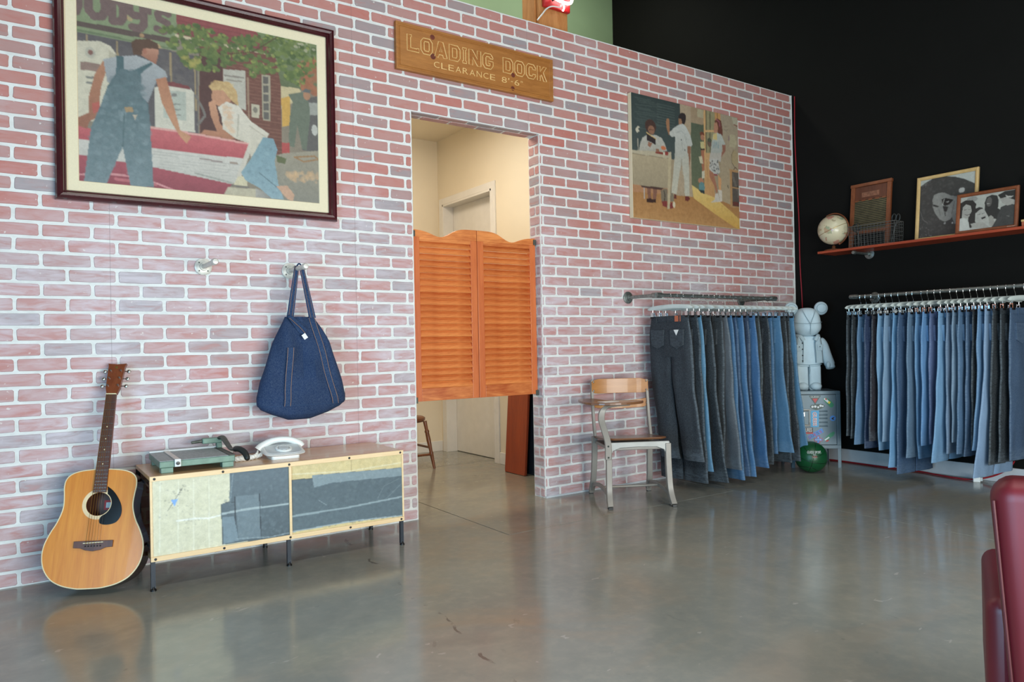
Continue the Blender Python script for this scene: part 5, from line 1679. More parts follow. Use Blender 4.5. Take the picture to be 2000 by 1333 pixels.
# paper trimmer
t = thing('paper_trimmer', 'worn green guillotine paper trimmer on the cabinet', 'paper trimmer', (0.535, -0.405, CT), (0, 0, rad(-1)))
bx('deck', 'trim_green', t, 0, 0.318, 0, 0.34, 0.024, 0.052, 0.003)
bx('deck_surface', 'trim_deck', t, 0.0, 0.29, 0.002, 0.338, 0.0522, 0.0545, 0.0005)
for x0, y0 in ((0.006, 0.002), (0.262, 0.002), (0.006, 0.28), (0.262, 0.28)):
    bx('foot', 'trim_green', t, x0, x0 + 0.05, y0, y0 + 0.05, 0.0, 0.024, 0.002)
bx('ruler', 'paper_white', t, 0.0, 0.305, 0.322, 0.338, 0.0546, 0.062, 0.001)
pg_ = bx('paper_guide', 'pipe_white', t, 0.062, 0.084, -0.006, 0.33, 0.0548, 0.059, 0.0008)
bx('guide_end', 'paper_white', pg_, 0.060, 0.086, -0.012, -0.006, 0.026, 0.060, 0.003)
MB().lathe([(0.008, -0.012), (0.008, -0.016), (0.0003, -0.017)], 12, (0.073, 0, 0.042), 'y').build('knob', 'black', pg_)
bx('blade_bed', 'iron', t, 0.292, 0.320, 0.0, 0.34, 0.0525, 0.056, 0.001)
ar = MB()
pts = bez([(0.315, 0.325, 0.095), (0.322, 0.28, 0.108), (0.326, 0.20, 0.085), (0.328, 0.12, 0.066), (0.332, 0.06, 0.072)], 6)
ar.tube(pts, [0.017 - 0.008 * i / (len(pts) - 1) for i in range(len(pts))], 10, flat=0.6)
arm = ar.build('blade_arm', 'iron', t)
MB().tube(bez([(0.332, 0.065, 0.072), (0.345, 0.03, 0.074), (0.362, 0.0, 0.058), (0.368, -0.03, 0.030)], 5), [0.010] + [0.014] * 13 + [0.012, 0.009], 10).build('grip', 'dark_iron', arm)
hg = bx('hinge_block', 'trim_green', t, 0.235, 0.325, 0.305, 0.338, 0.078, 0.105, 0.004)
MB().tube([(0.235, 0.322, 0.092), (0.212, 0.322, 0.09), (0.186, 0.322, 0.088)], [0.008, 0.0075, 0.0065], 10).build('spring_bolt', 'iron', hg)
bx('clamp_bracket', 'trim_green', t, 0.300, 0.325, 0.300, 0.338, 0.05, 0.08, 0.003)

# telephone
t = thing('telephone', 'white desk telephone with curved handset and dial on the cabinet', 'telephone', (1.115, -0.275, CT), (0, 0, rad(-4)))


def rrect(w_, d_, z, r, cy=0.0, n=6, tilt=0.0):
    o = []
    for sx, sy, a0 in ((1, 1, 0), (-1, 1, 90), (-1, -1, 180), (1, -1, 270)):
        for k in range(n + 1):
            a = rad(a0 + 90 * k / n)
            x, y = sx * (w_ - r) + r * math.cos(a), sy * (d_ - r) + r * math.sin(a)
            o.append((x, y + cy, z + tilt * y))
    return o


MB().loft([rrect(.068, .066, 0, .012), rrect(.068, .066, .016, .012), rrect(.072, .07, .018, .014)]).build('plinth', 'white_plastic', t)
MB().loft([rrect(.080, .078, .016, .03), rrect(.097, .088, .026, .04, tilt=.04), rrect(.097, .088, .036, .04, tilt=.14), rrect(.090, .080, .045, .038, tilt=.24)]).build('body', 'white_plastic', t)
bt = MB().loft([rrect(.083, .073, .0455, .036, tilt=.245), rrect(.082, .072, .047, .036, tilt=.245)]).build('top_plate', 'grey_plastic', t)
MM = T(0, -0.018, 0.0435) @ Rm(14, 'X')
MB().lathe([(0.040, 0.0), (0.040, 0.006), (0.030, 0.008), (0.028, 0.003)], 32, M=MM).build('dial_ring', 'white_plastic', t)
MB().lathe([(0.026, 0.003), (0.025, 0.009), (0.006, 0.010), (0.0005, 0.010)], 28, M=MM).build('dial_centre', 'grey_plastic', t)
for k in range(10):
    a = rad(20 + k * 32)
    MB().lathe([(0.0042, 0.0066), (0.0042, 0.0086), (0.0003, 0.0086)], 8, (0, 0, 0), M=MM @ T(0.034 * math.cos(a), 0.034 * math.sin(a), 0)).build('finger_hole', 'grey_plastic', t)
hp_ = bez([(-.108, .050, .040), (-.092, .050, .056), (-.05, .050, .076), (0, .050, .083), (.05, .050, .077), (.090, .050, .058), (.102, .050, .042)], 5)
nn = len(hp_)
MB().tube(hp_, [0.021 - 0.006 * math.sin(PI * i / (nn - 1)) for i in range(nn)], 14).build('handset', 'white_plastic', t)
coil = []
base = bez([(-.110, .048, .030), (-.122, .03, .018), (-.140, 0.01, .012), (-.170, -.005, .011), (-.20, -.012, .011), (-.225, -.01, .011), (-.215, .012, .011), (-.18, .018, .013), (-.150, .02, .012), (-.118, .03, .012), (-.094, .03, .02)], 14)
for i, p in enumerate(base):
    for k in range(3):
        a = (i * 3 + k) * 2 * PI / 5.2
        nx_ = base[min(i + 1, len(base) - 1)]
        q = p.lerp(nx_, k / 3)
        coil.append(q + Vector((0.3 * math.cos(a), 0.9 * math.cos(a), math.sin(a))) * 0.009)
MB().tube(coil, 0.0030, 5).build('coiled_cord', 'white_plastic', t)

# ------------------------------------------------------------------ school chair with writing arm
t = thing('school_chair', 'steel and plywood school chair with a writing arm beside the jeans', 'chair', (3.352, -0.385, 0), (0, 0, rad(-27)))
m = MB()
sg = [rrect(.195, .19, .418, .05), rrect(.2, .195, .424, .05), rrect(.195, .19, .431, .05)]
for rg in sg:
    for i, p in enumerate(rg):
        rg[i] = (p[0], p[1], p[2] - 0.006 * math.cos(p[0] / .2 * 1.4) - 0.030 * (p[1] + 0.19) / 0.38)
m.loft(sg).build('seat', 'school_dark', t)
m = MB()
for y0, y1 in ((-0.205, -0.19),):
    poly = [(-.2, .405), (.2, .405), (.205, .39), (.205, .315), (.180, .315), (.165, .350), (.12, .368), (0, .372), (-.12, .368), (-.165, .350), (-.180, .315), (-.205, .315), (-.205, .39)]
    m.prism(poly, y0, y1)
m.build('seat_apron', 'school_alu', t, 0.003)
bx('seat_frame', 'school_metal', t, -.19, .19, -.19, .17, .352, .374, 0.004)
for s in (-1, 1):
    x = s * 0.193

    def flat(pts, w_=0.030, th=0.036):
        rings = []
        for i, p in enumerate(pts):
            a, b = Vector(pts[max(i - 1, 0)]), Vector(pts[min(i + 1, len(pts) - 1)])
            tg = (b - a).normalized()
            nn_ = Vector((1, 0, 0))
            bb = tg.cross(nn_).normalized()
            p = Vector(p)
            rings.append([p + nn_ * th / 2 + bb * w_ / 2, p - nn_ * th / 2 + bb * w_ / 2, p - nn_ * th / 2 - bb * w_ / 2, p + nn_ * th / 2 - bb * w_ / 2])
        return MB().loft(rings)
    flat(bez([(x, -0.195, .39), (x * 1.0, -0.20, .26), (x * 1.02, -0.21, .12), (x * 1.04, -0.235, .05), (x * 1.06, -0.262, .012)], 5)).build('leg', 'school_metal', t, 0.003)
    flat(bez([(x, 0.165, .40), (x * 1.0, 0.18, .26), (x * 1.02, 0.20, .12), (x * 1.04, 0.225, .055), (x * 1.05, 0.25, .012)], 5)).build('leg', 'school_metal', t, 0.003)
    flat(bez([(x * 1.05, -0.235, .035), (x * 1.02, -0.17, .075), (x, -0.06, .09), (x, 0.08, .09), (x * 1.02, 0.18, .07), (x * 1.04, 0.235, .03)], 5), 0.026, 0.016).build('skid_rail', 'school_metal', t, 0.002)
    for yy in (-.263, .25):
        bx('foot_pad', 'black', t, x * 1.06 - .014, x * 1.06 + .014, yy - .014, yy + .014, 0, 0.014, 0.002)
    flat(bez([(x, 0.15, .40), (x, 0.185, .52), (x, 0.21, .66), (x * .99, 0.225, .775)], 4), 0.032, 0.018).build('back_post', 'school_metal', t, 0.002)
MB().tube([(-.193, 0.0, .088), (.193, 0.0, .088)], 0.009, 10).build('stretcher', 'school_metal', t)


def back_board(z0, z1, low):
    rings = []
    for i in range(17):
        q = -1 + 2 * i / 16
        x = 0.198 * q
        y = 0.215 + 0.030 * (1 - q * q) - 0.012
        zt = z1 - (0.018 * max(abs(q) - 0.8, 0) / 0.2 if not low else 0.010 * q * q)
        zb = z0 + (0.0 if not low else 0.010 * (q * q)) + (0.012 * max(abs(q) - 0.85, 0) / 0.15)
        if low:
            zt = z1 - 0.02 * (1 - q * q) + 0.006
        rings.append([(x, y - 0.005, zb), (x, y - 0.005, zt), (x, y + 0.005, zt), (x, y + 0.005, zb)])
    return MB().loft(rings).build('back_slat', 'school_ply', t, 0.002)


b1 = back_board(.685, .785, False)
b2 = back_board(.580, .645, True)
for bo, zs in ((b1, (.705, .765)), (b2, (.615,))):
    for s in (-1, 1):
        for z in zs:
            MB().ball((s * .185, .205 - .0075, z), 0.006, 10, 6).build('rivet', 'nickel', bo)
# writing arm on the sitter's right
arm = flat(bez([(-0.200, -0.212, .30), (-0.200, -0.214, .40), (-0.222, -0.222, .48), (-0.245, -0.235, .56), (-0.228, -0.235, .62), (-0.16, -0.21, .638), (-0.06, -0.18, .641)], 5), 0.020, 0.040).build('arm_bracket', 'school_metal', t, 0.003)
for z in (.315, .385):
    MB().ball((-0.200, -0.224, z), 0.006, 8, 6).build('bolt', 'iron', arm)
tb = bez([(-0.31, -0.235, 0), (-0.20, -0.285, 0), (-0.06, -0.265, 0), (0.03, -0.20, 0), (0.045, -0.13, 0), (-0.05, -0.09, 0), (-0.16, -0.05, 0), (-0.20, 0.10, 0), (-0.26, 0.14, 0), (-0.32, 0.08, 0), (-0.335, -0.10, 0), (-0.31, -0.235, 0)], 4)[:-1]
wa = MB().prism([(p.x, p.y) for p in tb], .645, .660, 'xy').build('writing_arm', 'school_dark', t, 0.003, smooth=False)
tag(bx('paper_sheet', 'paper_white', None, 3.045, 3.165, -0.50, -0.43, .6605, .6625, 0, M=None), 'small white paper lying on the chair\'s writing arm', 'paper')

# ------------------------------------------------------------------ clothes rails
RZ = 1.357
LY = -0.30
t = thing('pipe_rail', 'galvanised pipe clothes rail on the brick wall', 'clothes rail', (0, 0, RZ))
LX0, LX1 = 3.722, 5.035
MB().tube([(LX0 + 0.02, LY, 0), (LX1, LY, 0)], 0.0135, 14).build('rail', 'galv', t)
for x in (LX0, 4.99):
    MB().lathe([(0.001, -0.005), (0.044, -0.005), (0.044, -0.011), (0.036, -0.014), (0.022, -0.016), (0.020, -0.032), (0.014, -0.032)], 20, (x, 0, 0), 'y').build('flange', 'galv', t)
    MB().tube([(x, -0.03, 0), (x, LY, 0)], 0.0125, 12).build('standoff_pipe', 'galv', t)
    m = MB()
    m.tube([(x, LY + 0.042, 0), (x, LY + 0.004, 0)], 0.019, 14)
    m.tube([(x - 0.012, LY, 0), (x + 0.04, LY, 0)], 0.0195, 14)
    m.build('elbow', 'galv', t)
MB().lathe([(0.0135, 0), (0.018, 0.004), (0.018, 0.02), (0.012, 0.028), (0.0005, 0.029)], 14, (LX1 - 0.01, LY, 0), 'x').build('end_cap', 'galv', t)

RXX = XR - 0.29
t = thing('pipe_rail', 'long galvanised pipe clothes rail on the black wall', 'clothes rail', (RXX, 0, RZ - 0.004))
MB().tube([(0, -0.715, 0), (0, -3.0, 0)], 0.0135, 14).build('rail', 'galv', t)
MB().lathe([(0.0005, 0.032), (0.012, 0.031), (0.019, 0.022), (0.019, 0.0), (0.0135, -0.006)], 14, (0, -0.715, 0), 'y').build('end_cap', 'galv', t)
for y in (-0.722, -2.8):
    WX = XR + 0.01 - RXX
    MB().lathe([(0.001, WX), (0.044, WX), (0.044, WX - 0.007), (0.036, WX - 0.010), (0.022, WX - 0.012), (0.020, WX - 0.03), (0.013, WX - 0.03)], 20, (0, y, 0), 'x').build('flange', 'galv', t)
    MB().tube([(WX - 0.03, y, 0), (0, y, 0)], 0.0125, 12).build('standoff_pipe', 'galv', t)
    m = MB()
    m.tube([(0.042, y, 0), (0.004, y, 0)], 0.018, 14)
    m.tube([(0, y - 0.03, 0), (0, y + 0.03, 0)], 0.0185, 14)
    m.build('tee', 'galv', t)

# hangers and jeans ----------------------------------------------------
hk = []
hw_pts = [(0, 0, -0.078), (0, 0, -0.05), (0.004, 0, -0.04), (0.0145, 0, -0.022), (0.0165, 0, -0.008)] + \
         [(0.0165 * math.cos(a), 0, 0.0165 * math.sin(a)) for a in [PI * k / 8 for k in range(9)]] + [(-0.0165, 0, -0.007)]


def hanger_parts():
    m = MB()
    rings = []
    for i in range(21):
        q = -1 + 2 * i / 20
        x = 0.205 * q
        e = math.sqrt(max(1 - abs(q) ** 9, 0.02))
        zc = -0.078 - 0.014 * q * q
        hh, tt = 0.0155 * e, 0.0075 * e
        rings.append([(x, tt * math.cos(a), zc + hh * math.sin(a)) for a in [2 * PI * k / 10 for k in range(10)]])
    m.loft(rings)
    body = m.build('hanger_bar', 'hanger')
    hook = MB().tube(hw_pts, 0.0017, 6).build('hook', 'chrome')
    clips = []
    for s in (-1, 1):
        c = MB()
        c.tube([(s * 0.155, 0, -0.098), (s * 0.155, 0, -0.118)], 0.0018, 6)
        c.box(s * 0.155 - 0.011, s * 0.155 + 0.011, -0.011, -0.007, -0.152, -0.116)
        c.box(s * 0.155 - 0.011, s * 0.155 + 0.011, 0.007, 0.011, -0.152, -0.116)
        c.box(s * 0.155 - 0.010, s * 0.155 + 0.010, -0.007, 0.007, -0.124, -0.118)
        clips.append(c.build('clip', 'chrome'))
        p = MB().box(s * 0.155 - 0.012, s * 0.155 + 0.012, -0.0135, 0.0135, -0.160, -0.146).build('clip_pad', 'black')
        clips.append(p)
    return [body, hook] + clips


HP = hanger_parts()
first_hanger = [True]


def place_hanger(loc, rz, label, group):
    r = thing('clip_hanger', label, 'hanger', loc, (0, 0, rz), group)
    for p in HP:
        if first_hanger[0]:
            o = p
        else:
            o = p.copy()
            COL.objects.link(o)
        o.parent = r
    first_hanger[0] = False
    return r


def place_jeans(loc, rz, label, group, c, Ln, seed, wst=0.175, hem=0.10, thick=0.024, flare=0.0, detail=True, gap=1.06, drift=None):
    """denim trousers hanging by the waistband: width along local x, back side towards +y"""
    r = random.Random(seed)
    root = thing('jeans', label, 'jeans', loc, (0, 0, rz), group)
    ph, ph2 = r.uniform(0, 6.28), r.uniform(0, 6.28)
    swing = r.uniform(-0.003, 0.003)
    fs_ = thick / 0.024 * 0.75
    drift = r.uniform(0.0, 0.05) if drift is None else drift
    CR = 0.255
    hip = wst * r.uniform(1.08, 1.16)
    colr = L(c[0] * 0.92, c[1] * 0.94, c[2] * (0.86 if drift < 0.0001 else 0.95)) if c[2] > c[0] + 12 else L(*[v * 0.68 for v in c])

    def ring(cx, a, b, s, n, outer):
        vs, wr = [], []
        for k in range(n):
            q = 2 * PI * k / n
            cc, ss = math.cos(q), math.sin(q)
            x = cx + a * math.copysign(abs(cc) ** 0.82, cc)
            y = b * math.copysign(abs(ss) ** 0.85, ss)
            gr = min(s / 0.35, 1.0)
            y += fs_ * gr * (0.006 * math.sin(x * 38 + ph + s * 4) + 0.004 * math.sin(x * 75 + ph2 - s * 9)) * (0.7 + 0.3 * ss)
            y += fs_ * 0.003 * math.sin(s * 26 + ph2 + x * 12)
            y += swing * s * s
            x += drift * s * s + 0.004 * math.sin(s * 14 + ph) * gr
            vs.append((x, y, -s))
            w_ = 0.0
            if outer * cc > 0.962 or (outer == 0 and abs(cc) > 0.982):
                w_ = 1.0
            if abs(s - 0.045) < 0.008:
                w_ = max(w_, 0.5)
            w_ = max(w_, 0.30 * math.exp(-((s - 0.42) / 0.17) ** 2) * max(-ss, 0.25 * ss))
            wr.append(w_)
        return vs, wr

    m = MB()
    rings, wear = [], []
    for i in range(9):
        s = 0.0 + (CR + 0.03) * i / 8
        a = wst + (hip - wst) * math.sin(min(s / CR, 1) * PI / 2)
        b = thick * (0.62 + 0.6 * min(s / 0.12, 1)) * 0.9
        v, wv = ring(0, a, b, s, 36, 0)
        rings.append(v)
        wear += wv
    m.loft(rings, True, wear)
    for sd in (-1, 1):
        rings, wear = [], []
        NR = 18
        for i in range(NR + 1):
            s = CR - 0.05 + (Ln - CR + 0.05) * i / NR
            q = (s - CR) / (Ln - CR)
            q = min(max(q, 0), 1)
            a = hip / 2 * (1 - q) ** 1.3 + hem * (1 - (1 - q) ** 1.3) + flare * q * q
            cx = sd * (hip / 2 * (1 - q) + (hem * gap + flare * q) * q) * 0.99
            b = thick * (1.05 - 0.25 * q)
            v, wv = ring(cx, a, b, s, 24, sd)
            if i >= NR - 1:
                wv = [max(x, 0.55) for x in wv]
            rings.append(v)
            wear += wv
        m.loft(rings, True, wear)
    body = m.build('denim_body', 'denim', root, attr='wear', angle=70)
    body.color = colr
    # waistband
    m = MB()
    rr, wr = [], []
    for s, g in ((-0.002, 0.0), (0.0, 0.003), (0.038, 0.0035), (0.040, 0.001)):
        v, wv = ring(0, wst + g, thick * 0.62 * 0.9 + g + (0.0035 if s > 0.02 else 0), s, 36, 0)
        rr.append(v)
        wr += [0.12] * 36
    m.loft(rr, True, wr)
    wbnd = m.build('waistband', 'denim', root, attr='wear', angle=70)
    wbnd.color = colr
    if detail:
        for xq in (-0.62, 0.0, 0.62):
            lp = MB().box(xq * wst - 0.006, xq * wst + 0.006, thick * 0.72, thick * 0.72 + 0.006, -0.045, 0.001).build('belt_loop', 'denim', root, 0.001, attr='wear')
            lp.color = colr
        for sd in (-1, 1):
            w2 = wst * 0.36
            cx = sd * wst * 0.52
            pk = MB()
            poly = [(-w2, 0), (w2, 0), (w2 * 0.9, -0.11), (0, -0.135), (-w2 * 0.9, -0.11)]
            n_ = len(poly)
            front, back = [], []
            for a, b in poly:
                s = 0.095 - b
                yy = thick * 1.13 + 0.005 + swing * s * s
                front.append((cx + a, yy + 0.003, -s))
                back.append((cx + a, yy - 0.012, -s))
            pk.loft([back, front], True, [0.3] * (2 * n_))
            po = pk.build('back_pocket', 'denim', root, 0.0015, attr='wear', smooth=False)
            po.color = colr
    return root


left_x = [3.81, 3.876, 3.938, 4.039, 4.147, 4.191, 4.247, 4.303, 4.382, 4.434, 4.511, 4.57, 4.654, 4.721, 4.796, 4.871, 4.909, 4.999]
left_x = [a + 0.03 for a in left_x]
for i in range(1, 18):
    left_x[i] = max(left_x[i], left_x[i - 1] + 0.060)
left_x = [3.84 + (a - 3.84) * min(1.0, (5.028 - 3.84) / (left_x[-1] - 3.84)) for a in left_x]
left_c = [((62, 66, 72), 'faded black', .215), ((36, 38, 42), 'black', .06), ((84, 130, 176), 'light mid-blue', .13), ((44, 46, 48), 'washed black', .05),
          ((58, 58, 58), 'charcoal', .03), ((118, 122, 128), 'light grey', .12), ((62, 102, 152), 'mid-blue', .04), ((42, 70, 114), 'dark blue', .06),
          ((64, 108, 164), 'blue', .05), ((40, 54, 86), 'navy', .08), ((56, 98, 156), 'blue', .10), ((68, 72, 68), 'olive-grey', .15), ((32, 32, 36), 'black', .10),
          ((60, 100, 150), 'faded blue', .17), ((74, 116, 164), 'light blue', .18), ((40, 40, 40), 'black', .09), ((36, 36, 38), 'black', .10), ((78, 124, 172), 'washed blue', .08)]
rj = random.Random(11)
for i, (x, (c, nm, hz)) in enumerate(zip(left_x, left_c)):
    jit = rad(3 * math.cos(i * 0.45) + rj.uniform(-0.7, 0.7))
    rz = PI / 2 + jit
    place_hanger((x, LY, RZ), rz, 'white clip hanger holding the %s pair of jeans from the school chair' % ORD[i], 'clip hangers on the brick-wall rail')
    lb = '%s denim jeans, %s pair from the school chair on the brick-wall rail' % (nm, ORD[i])
    if i == 0:
        lb = 'faded black jeans with triangle pocket badge, front pair on the brick-wall rail'
    j = place_jeans((x, LY, RZ - 0.147), rz, lb, 'jeans on the brick-wall rail', c, RZ - 0.147 - hz, 100 + i, 0.168 if i == 0 else rj.uniform(.165, .185), 0.086 if i == 0 else rj.uniform(.09, .115), 0.022 if i else 0.026, gap=1.06 if i else 1.2, drift=-0.095 if i == 0 else (rj.uniform(-0.08, 0.0) if i < 15 else (-0.015, -0.02, -0.075)[i - 15]))
    if i == 0:
        tri = MB().prism([(-0.022, 0.018), (0.022, 0.018), (0, -0.022)], 0.0, 0.003)
        b_ = tri.build('triangle_badge', 'paper_white', j, smooth=False)
        b_.location = (-0.088, 0.036, -0.115)
        p_ = bx('leather_patch', 'leather_tan', j, -0.115, -0.065, 0.0215, 0.0245, -0.040, 0.0)
    if i in (3, 13, 15):
        MB().ball((0.09, 0.026, -0.085), 0.008, 10, 6).build('rivet', 'nickel', j)

right_y = [-0.776, -0.809, -0.866, -0.926, -0.973, -1.023, -1.073, -1.133, -1.17, -1.239, -1.279, -1.328, -1.366, -1.435, -1.475, -1.515, -1.558, -1.6, -1.64, -1.685, -1.735, -1.785, -1.835, -1.89]
for i in range(1, 24):
    right_y[i] = min(right_y[i], right_y[i - 1] - 0.043)
right_c = [((44, 46, 48), 'washed black', .29), ((40, 42, 44), 'black', .275), ((92, 126, 158), 'bleach-mottled blue', .235), ((34, 50, 84), 'navy', .21), ((54, 40, 46), 'dark maroon', .27),
           ((128, 166, 196), 'light blue', .205), ((132, 158, 182), 'pale grey-blue', .275), ((110, 156, 194), 'sky blue', .10), ((58, 84, 116), 'dark faded blue', .055), ((96, 122, 146), 'grey-blue', .18),
           ((98, 140, 178), 'mid-blue', .175), ((100, 144, 188), 'clear blue', .275), ((92, 106, 144), 'violet-blue', .29), ((122, 162, 196), 'light blue', .178), ((108, 128, 152), 'dusty blue', .235),
           ((124, 146, 166), 'acid-washed blue', .315), ((82, 112, 142), 'steel blue', .245), ((72, 96, 124), 'slate blue', .232), ((40, 42, 44), 'black', .29), ((100, 136, 170), 'worn blue', .285),
           ((132, 156, 184), 'pale blue', .12), ((42, 42, 42), 'black', .20), ((38, 40, 42), 'black', .22), ((62, 82, 108), 'dark blue', .235)]
for i, (y, (c, nm, hz)) in enumerate(zip(right_y, right_c)):
    rz = PI + rad(-3.5 * math.sin(i * 0.33) - 2 + rj.uniform(-0.7, 0.7))
    dz = rj.uniform(-0.012, 0.012)
    place_hanger((RXX, y, RZ - 0.004), rz, 'white clip hanger holding the %s pair of jeans from the bear figure' % ORD[i], 'clip hangers on the black-wall rail')
    place_jeans((RXX, y, RZ - 0.151), rz, '%s denim jeans, %s pair from the bear figure on the black-wall rail' % (nm, ORD[i]), 'jeans on the black-wall rail', c, RZ - 0.151 - hz, 200 + i,
                rj.uniform(.168, .185), rj.uniform(.09, .112), 0.0145, flare=0.02 if i in (13, 19, 20) else 0.0, drift=rj.uniform(0.0, 0.06) + (0.05 if i in (13, 19, 20) else 0))

# ------------------------------------------------------------------ locker, bear figure, ball
t = thing('locker', 'small grey steel locker covered in stickers in the corner', 'locker', (5.312, -0.455, 0), (0, 0, rad(-40.8)))
LW, LD, LB, LT = 0.192, 0.34, 0.152, 0.612
m = MB()
m.box(-LW, LW, 0.012, LD, LB, LT)
m.build('carcass', 'locker', t, 0.002, smooth=False)
m = MB()
for a, b, c, d in ((-LW, LW, LT - 0.026, LT), (-LW, LW, LB, LB + 0.028), (-LW, -LW + 0.03, LB + 0.028, LT - 0.026), (LW - 0.03, LW, LB + 0.028, LT - 0.026)):
    m.box(a, b, 0, 0.012, c, d)
m.build('face_frame', 'locker', t, 0.0015, smooth=False)
bx('door_gap', 'locker_dark', t, -LW + 0.03, LW - 0.03, 0.010, 0.0118, LB + 0.028, LT - 0.026)
dp = bx('door', 'locker', t, -LW + 0.0335, LW - 0.0335, -0.003, 0.010, LB + 0.0315, LT - 0.0295, 0.002)
for sx in (-1, 1):
    for y0 in (0.0, LD - 0.024):
        m = MB()
        xo = sx * LW
        m.box(min(xo, xo - sx * 0.026), max(xo, xo - sx * 0.026), y0 if y0 == 0 else y0 + 0.021, (y0 if y0 == 0 else y0 + 0.021) + 0.003, 0, LB)
        m.box(min(xo, xo - sx * 0.003), max(xo, xo - sx * 0.003), y0, y0 + 0.024, 0, LB)
        m.build('leg', 'locker', t, smooth=False)
K = 0.000584


def lx(cx):
    return (cx - 376) * K


def lz(cy):
    return 0.612 - (cy - 185) * K


FY = -0.0035
# recessed latch
hd = moulding('latch_plate', 'school_alu', dp, lx(135), lx(308), lz(668), lz(430), [(0, FY), (0.002, FY - 0.004), (0.008, FY - 0.005), (0.016, FY - 0.002), (0.018, FY + 0.002)])
bx('latch_recess', 'galv', hd, lx(150), lx(296), FY + 0.0006, FY + 0.0014, lz(650), lz(448))
bx('latch_pull', 'chrome', hd, lx(200), lx(232), FY - 0.006, FY, lz(530), lz(470), 0.002)
bx('latch_hasp', 'chrome', hd, lx(192), lx(222), FY - 0.004, FY, lz(585), lz(565), 0.001)
for cy in (458, 508, 556, 610, 660):
    lv = MB()
    lv.loft([[(lx(420), FY + 0.001, lz(cy + 14)), (lx(420), FY + 0.001, lz(cy - 14)), (lx(420), FY, lz(cy))], [(lx(432), FY - 0.0005, lz(cy + 12)), (lx(432), FY, lz(cy - 12)), (lx(432), FY - 0.006, lz(cy + 6))],
             [(lx(520), FY - 0.0005, lz(cy + 12)), (lx(520), FY, lz(cy - 12)), (lx(520), FY - 0.006, lz(cy + 6))], [(lx(532), FY + 0.001, lz(cy + 14)), (lx(532), FY + 0.001, lz(cy - 14)), (lx(532), FY, lz(cy))]])
    lv.build('louvre', 'locker', dp)


def sticker(poly, mat, d=0.0008, base=0.0):
    o = MB().prism([(lx(a), lz(b)) for a, b in poly], FY - base - d, FY - base).build('sticker', mat, t, smooth=False)
    return o


def stext(par, s, mat, cx, cy, w_, h_, ang=0, base=0.0012, bold=0.0):
    return text('lettering', s, mat, par, w_ * K, h_ * K, T(lx(cx), FY - base, lz(cy)) @ Rm(ang, 'Y'), 0.0004, bold=bold)


s = sticker([(290, 245), (450, 245), (370, 370)], 'navy_sticker')
s['label'] = 'dark green triangle sticker'
stext(s, 'GUESS?', 'paper_white', 370, 263, 112, 22)
sticker([(335, 285), (408, 285), (372, 350)], 'red_sticker', base=0.0009)
s = sticker([(300, 400), (320, 372), (372, 365), (420, 360), (470, 362), (498, 385), (480, 412), (430, 432), (380, 444), (330, 425)], 'navy_sticker')
s['label'] = 'green and white script sticker'
for a, b, r in ((335, 398, 16), (372, 395, 17), (410, 405, 14), (442, 385, 17), (470, 390, 13)):
    sticker([(a + r * math.cos(k * PI / 4), b + r * math.sin(k * PI / 4)) for k in range(8)], 'paper_white', base=0.0009)
s = sticker([(478, 290), (500, 270), (540, 290), (585, 325), (618, 372), (600, 405), (575, 412), (540, 375), (500, 335)], 'green_sticker')
s['label'] = 'white yellow and green slanted sticker'
sticker([(482, 292), (502, 276), (550, 320), (535, 345)], 'paper_white', base=0.0009)
sticker([(500, 280), (520, 285), (525, 310), (508, 305)], 'red_sticker', base=0.0018)
sticker([(550, 320), (575, 335), (560, 362), (535, 345)], 'yellow_sticker', base=0.0009)
s = sticker([(312, 452), (422, 452), (410, 676), (300, 676)], 'blue_sticker')
s['label'] = 'sky blue upright sticker'
stext(s, 'GUESS', 'paper_white', 362, 565, 190, 56, 90, 0.0011, 0.06)
stext(s, 'GUESS', 'red_sticker', 362, 565, 182, 44, 90, 0.0019)
s = sticker([(600 + 40 * math.cos(k * PI / 8), 557 + 38 * math.sin(k * PI / 8)) for k in range(16)], 'blue2_sticker')
s['label'] = 'round blue sticker'
sticker([(578, 560), (600, 545), (625, 535), (605, 560), (620, 580), (590, 572)], 'black_sticker', base=0.0009)
s = sticker([(128, 682), (336, 682), (336, 768), (128, 768)], 'black_sticker')
s['label'] = 'black PLEASURES sticker with red base'
stext(s, 'PLEASURES', 'paper_white', 228, 715, 190, 52, 0, 0.0011, 0.01)
sticker([(128, 748), (336, 748), (336, 768), (128, 768)], 'red_sticker', base=0.0009)
s = sticker([(258, 800), (455, 690), (478, 745), (290, 850)], 'blue2_sticker')
s['label'] = 'cornflower blue slanted sticker'
for k, (ch, mt) in enumerate((('G', 'red_sticker'), ('U', 'black_sticker'), ('E', 'red_sticker'), ('S', 'black_sticker'), ('S', 'red_sticker'))):
    stext(s, ch, mt, 290 + k * 36, 815 - k * 19, 30, 36, -27)
s = sticker([(126, 770), (236, 765), (222, 884), (126, 884)], 'red_sticker')
s['label'] = 'red sticker with yellow skull and crossbones'
sticker([(150, 790), (180, 778), (208, 792), (204, 822), (190, 838), (165, 836), (150, 818)], 'yellow_sticker', base=0.0009)
sticker([(140, 838), (150, 832), (210, 868), (204, 878)], 'yellow_sticker', base=0.0011)
sticker([(200, 832), (212, 840), (150, 878), (142, 868)], 'yellow_sticker', base=0.0014)
s = sticker([(380, 795), (425, 795), (425, 828), (458, 828), (458, 870), (425, 870), (425, 900), (380, 900), (380, 870), (350, 870), (350, 828), (380, 828)], 'red_sticker')
s['label'] = 'red and pale blue cross sticker'
sticker([(386, 802), (418, 802), (418, 892), (386, 892)], 'blue2_sticker', base=0.0009)
sticker([(356, 834), (452, 834), (452, 864), (356, 864)], 'blue2_sticker', base=0.0011)
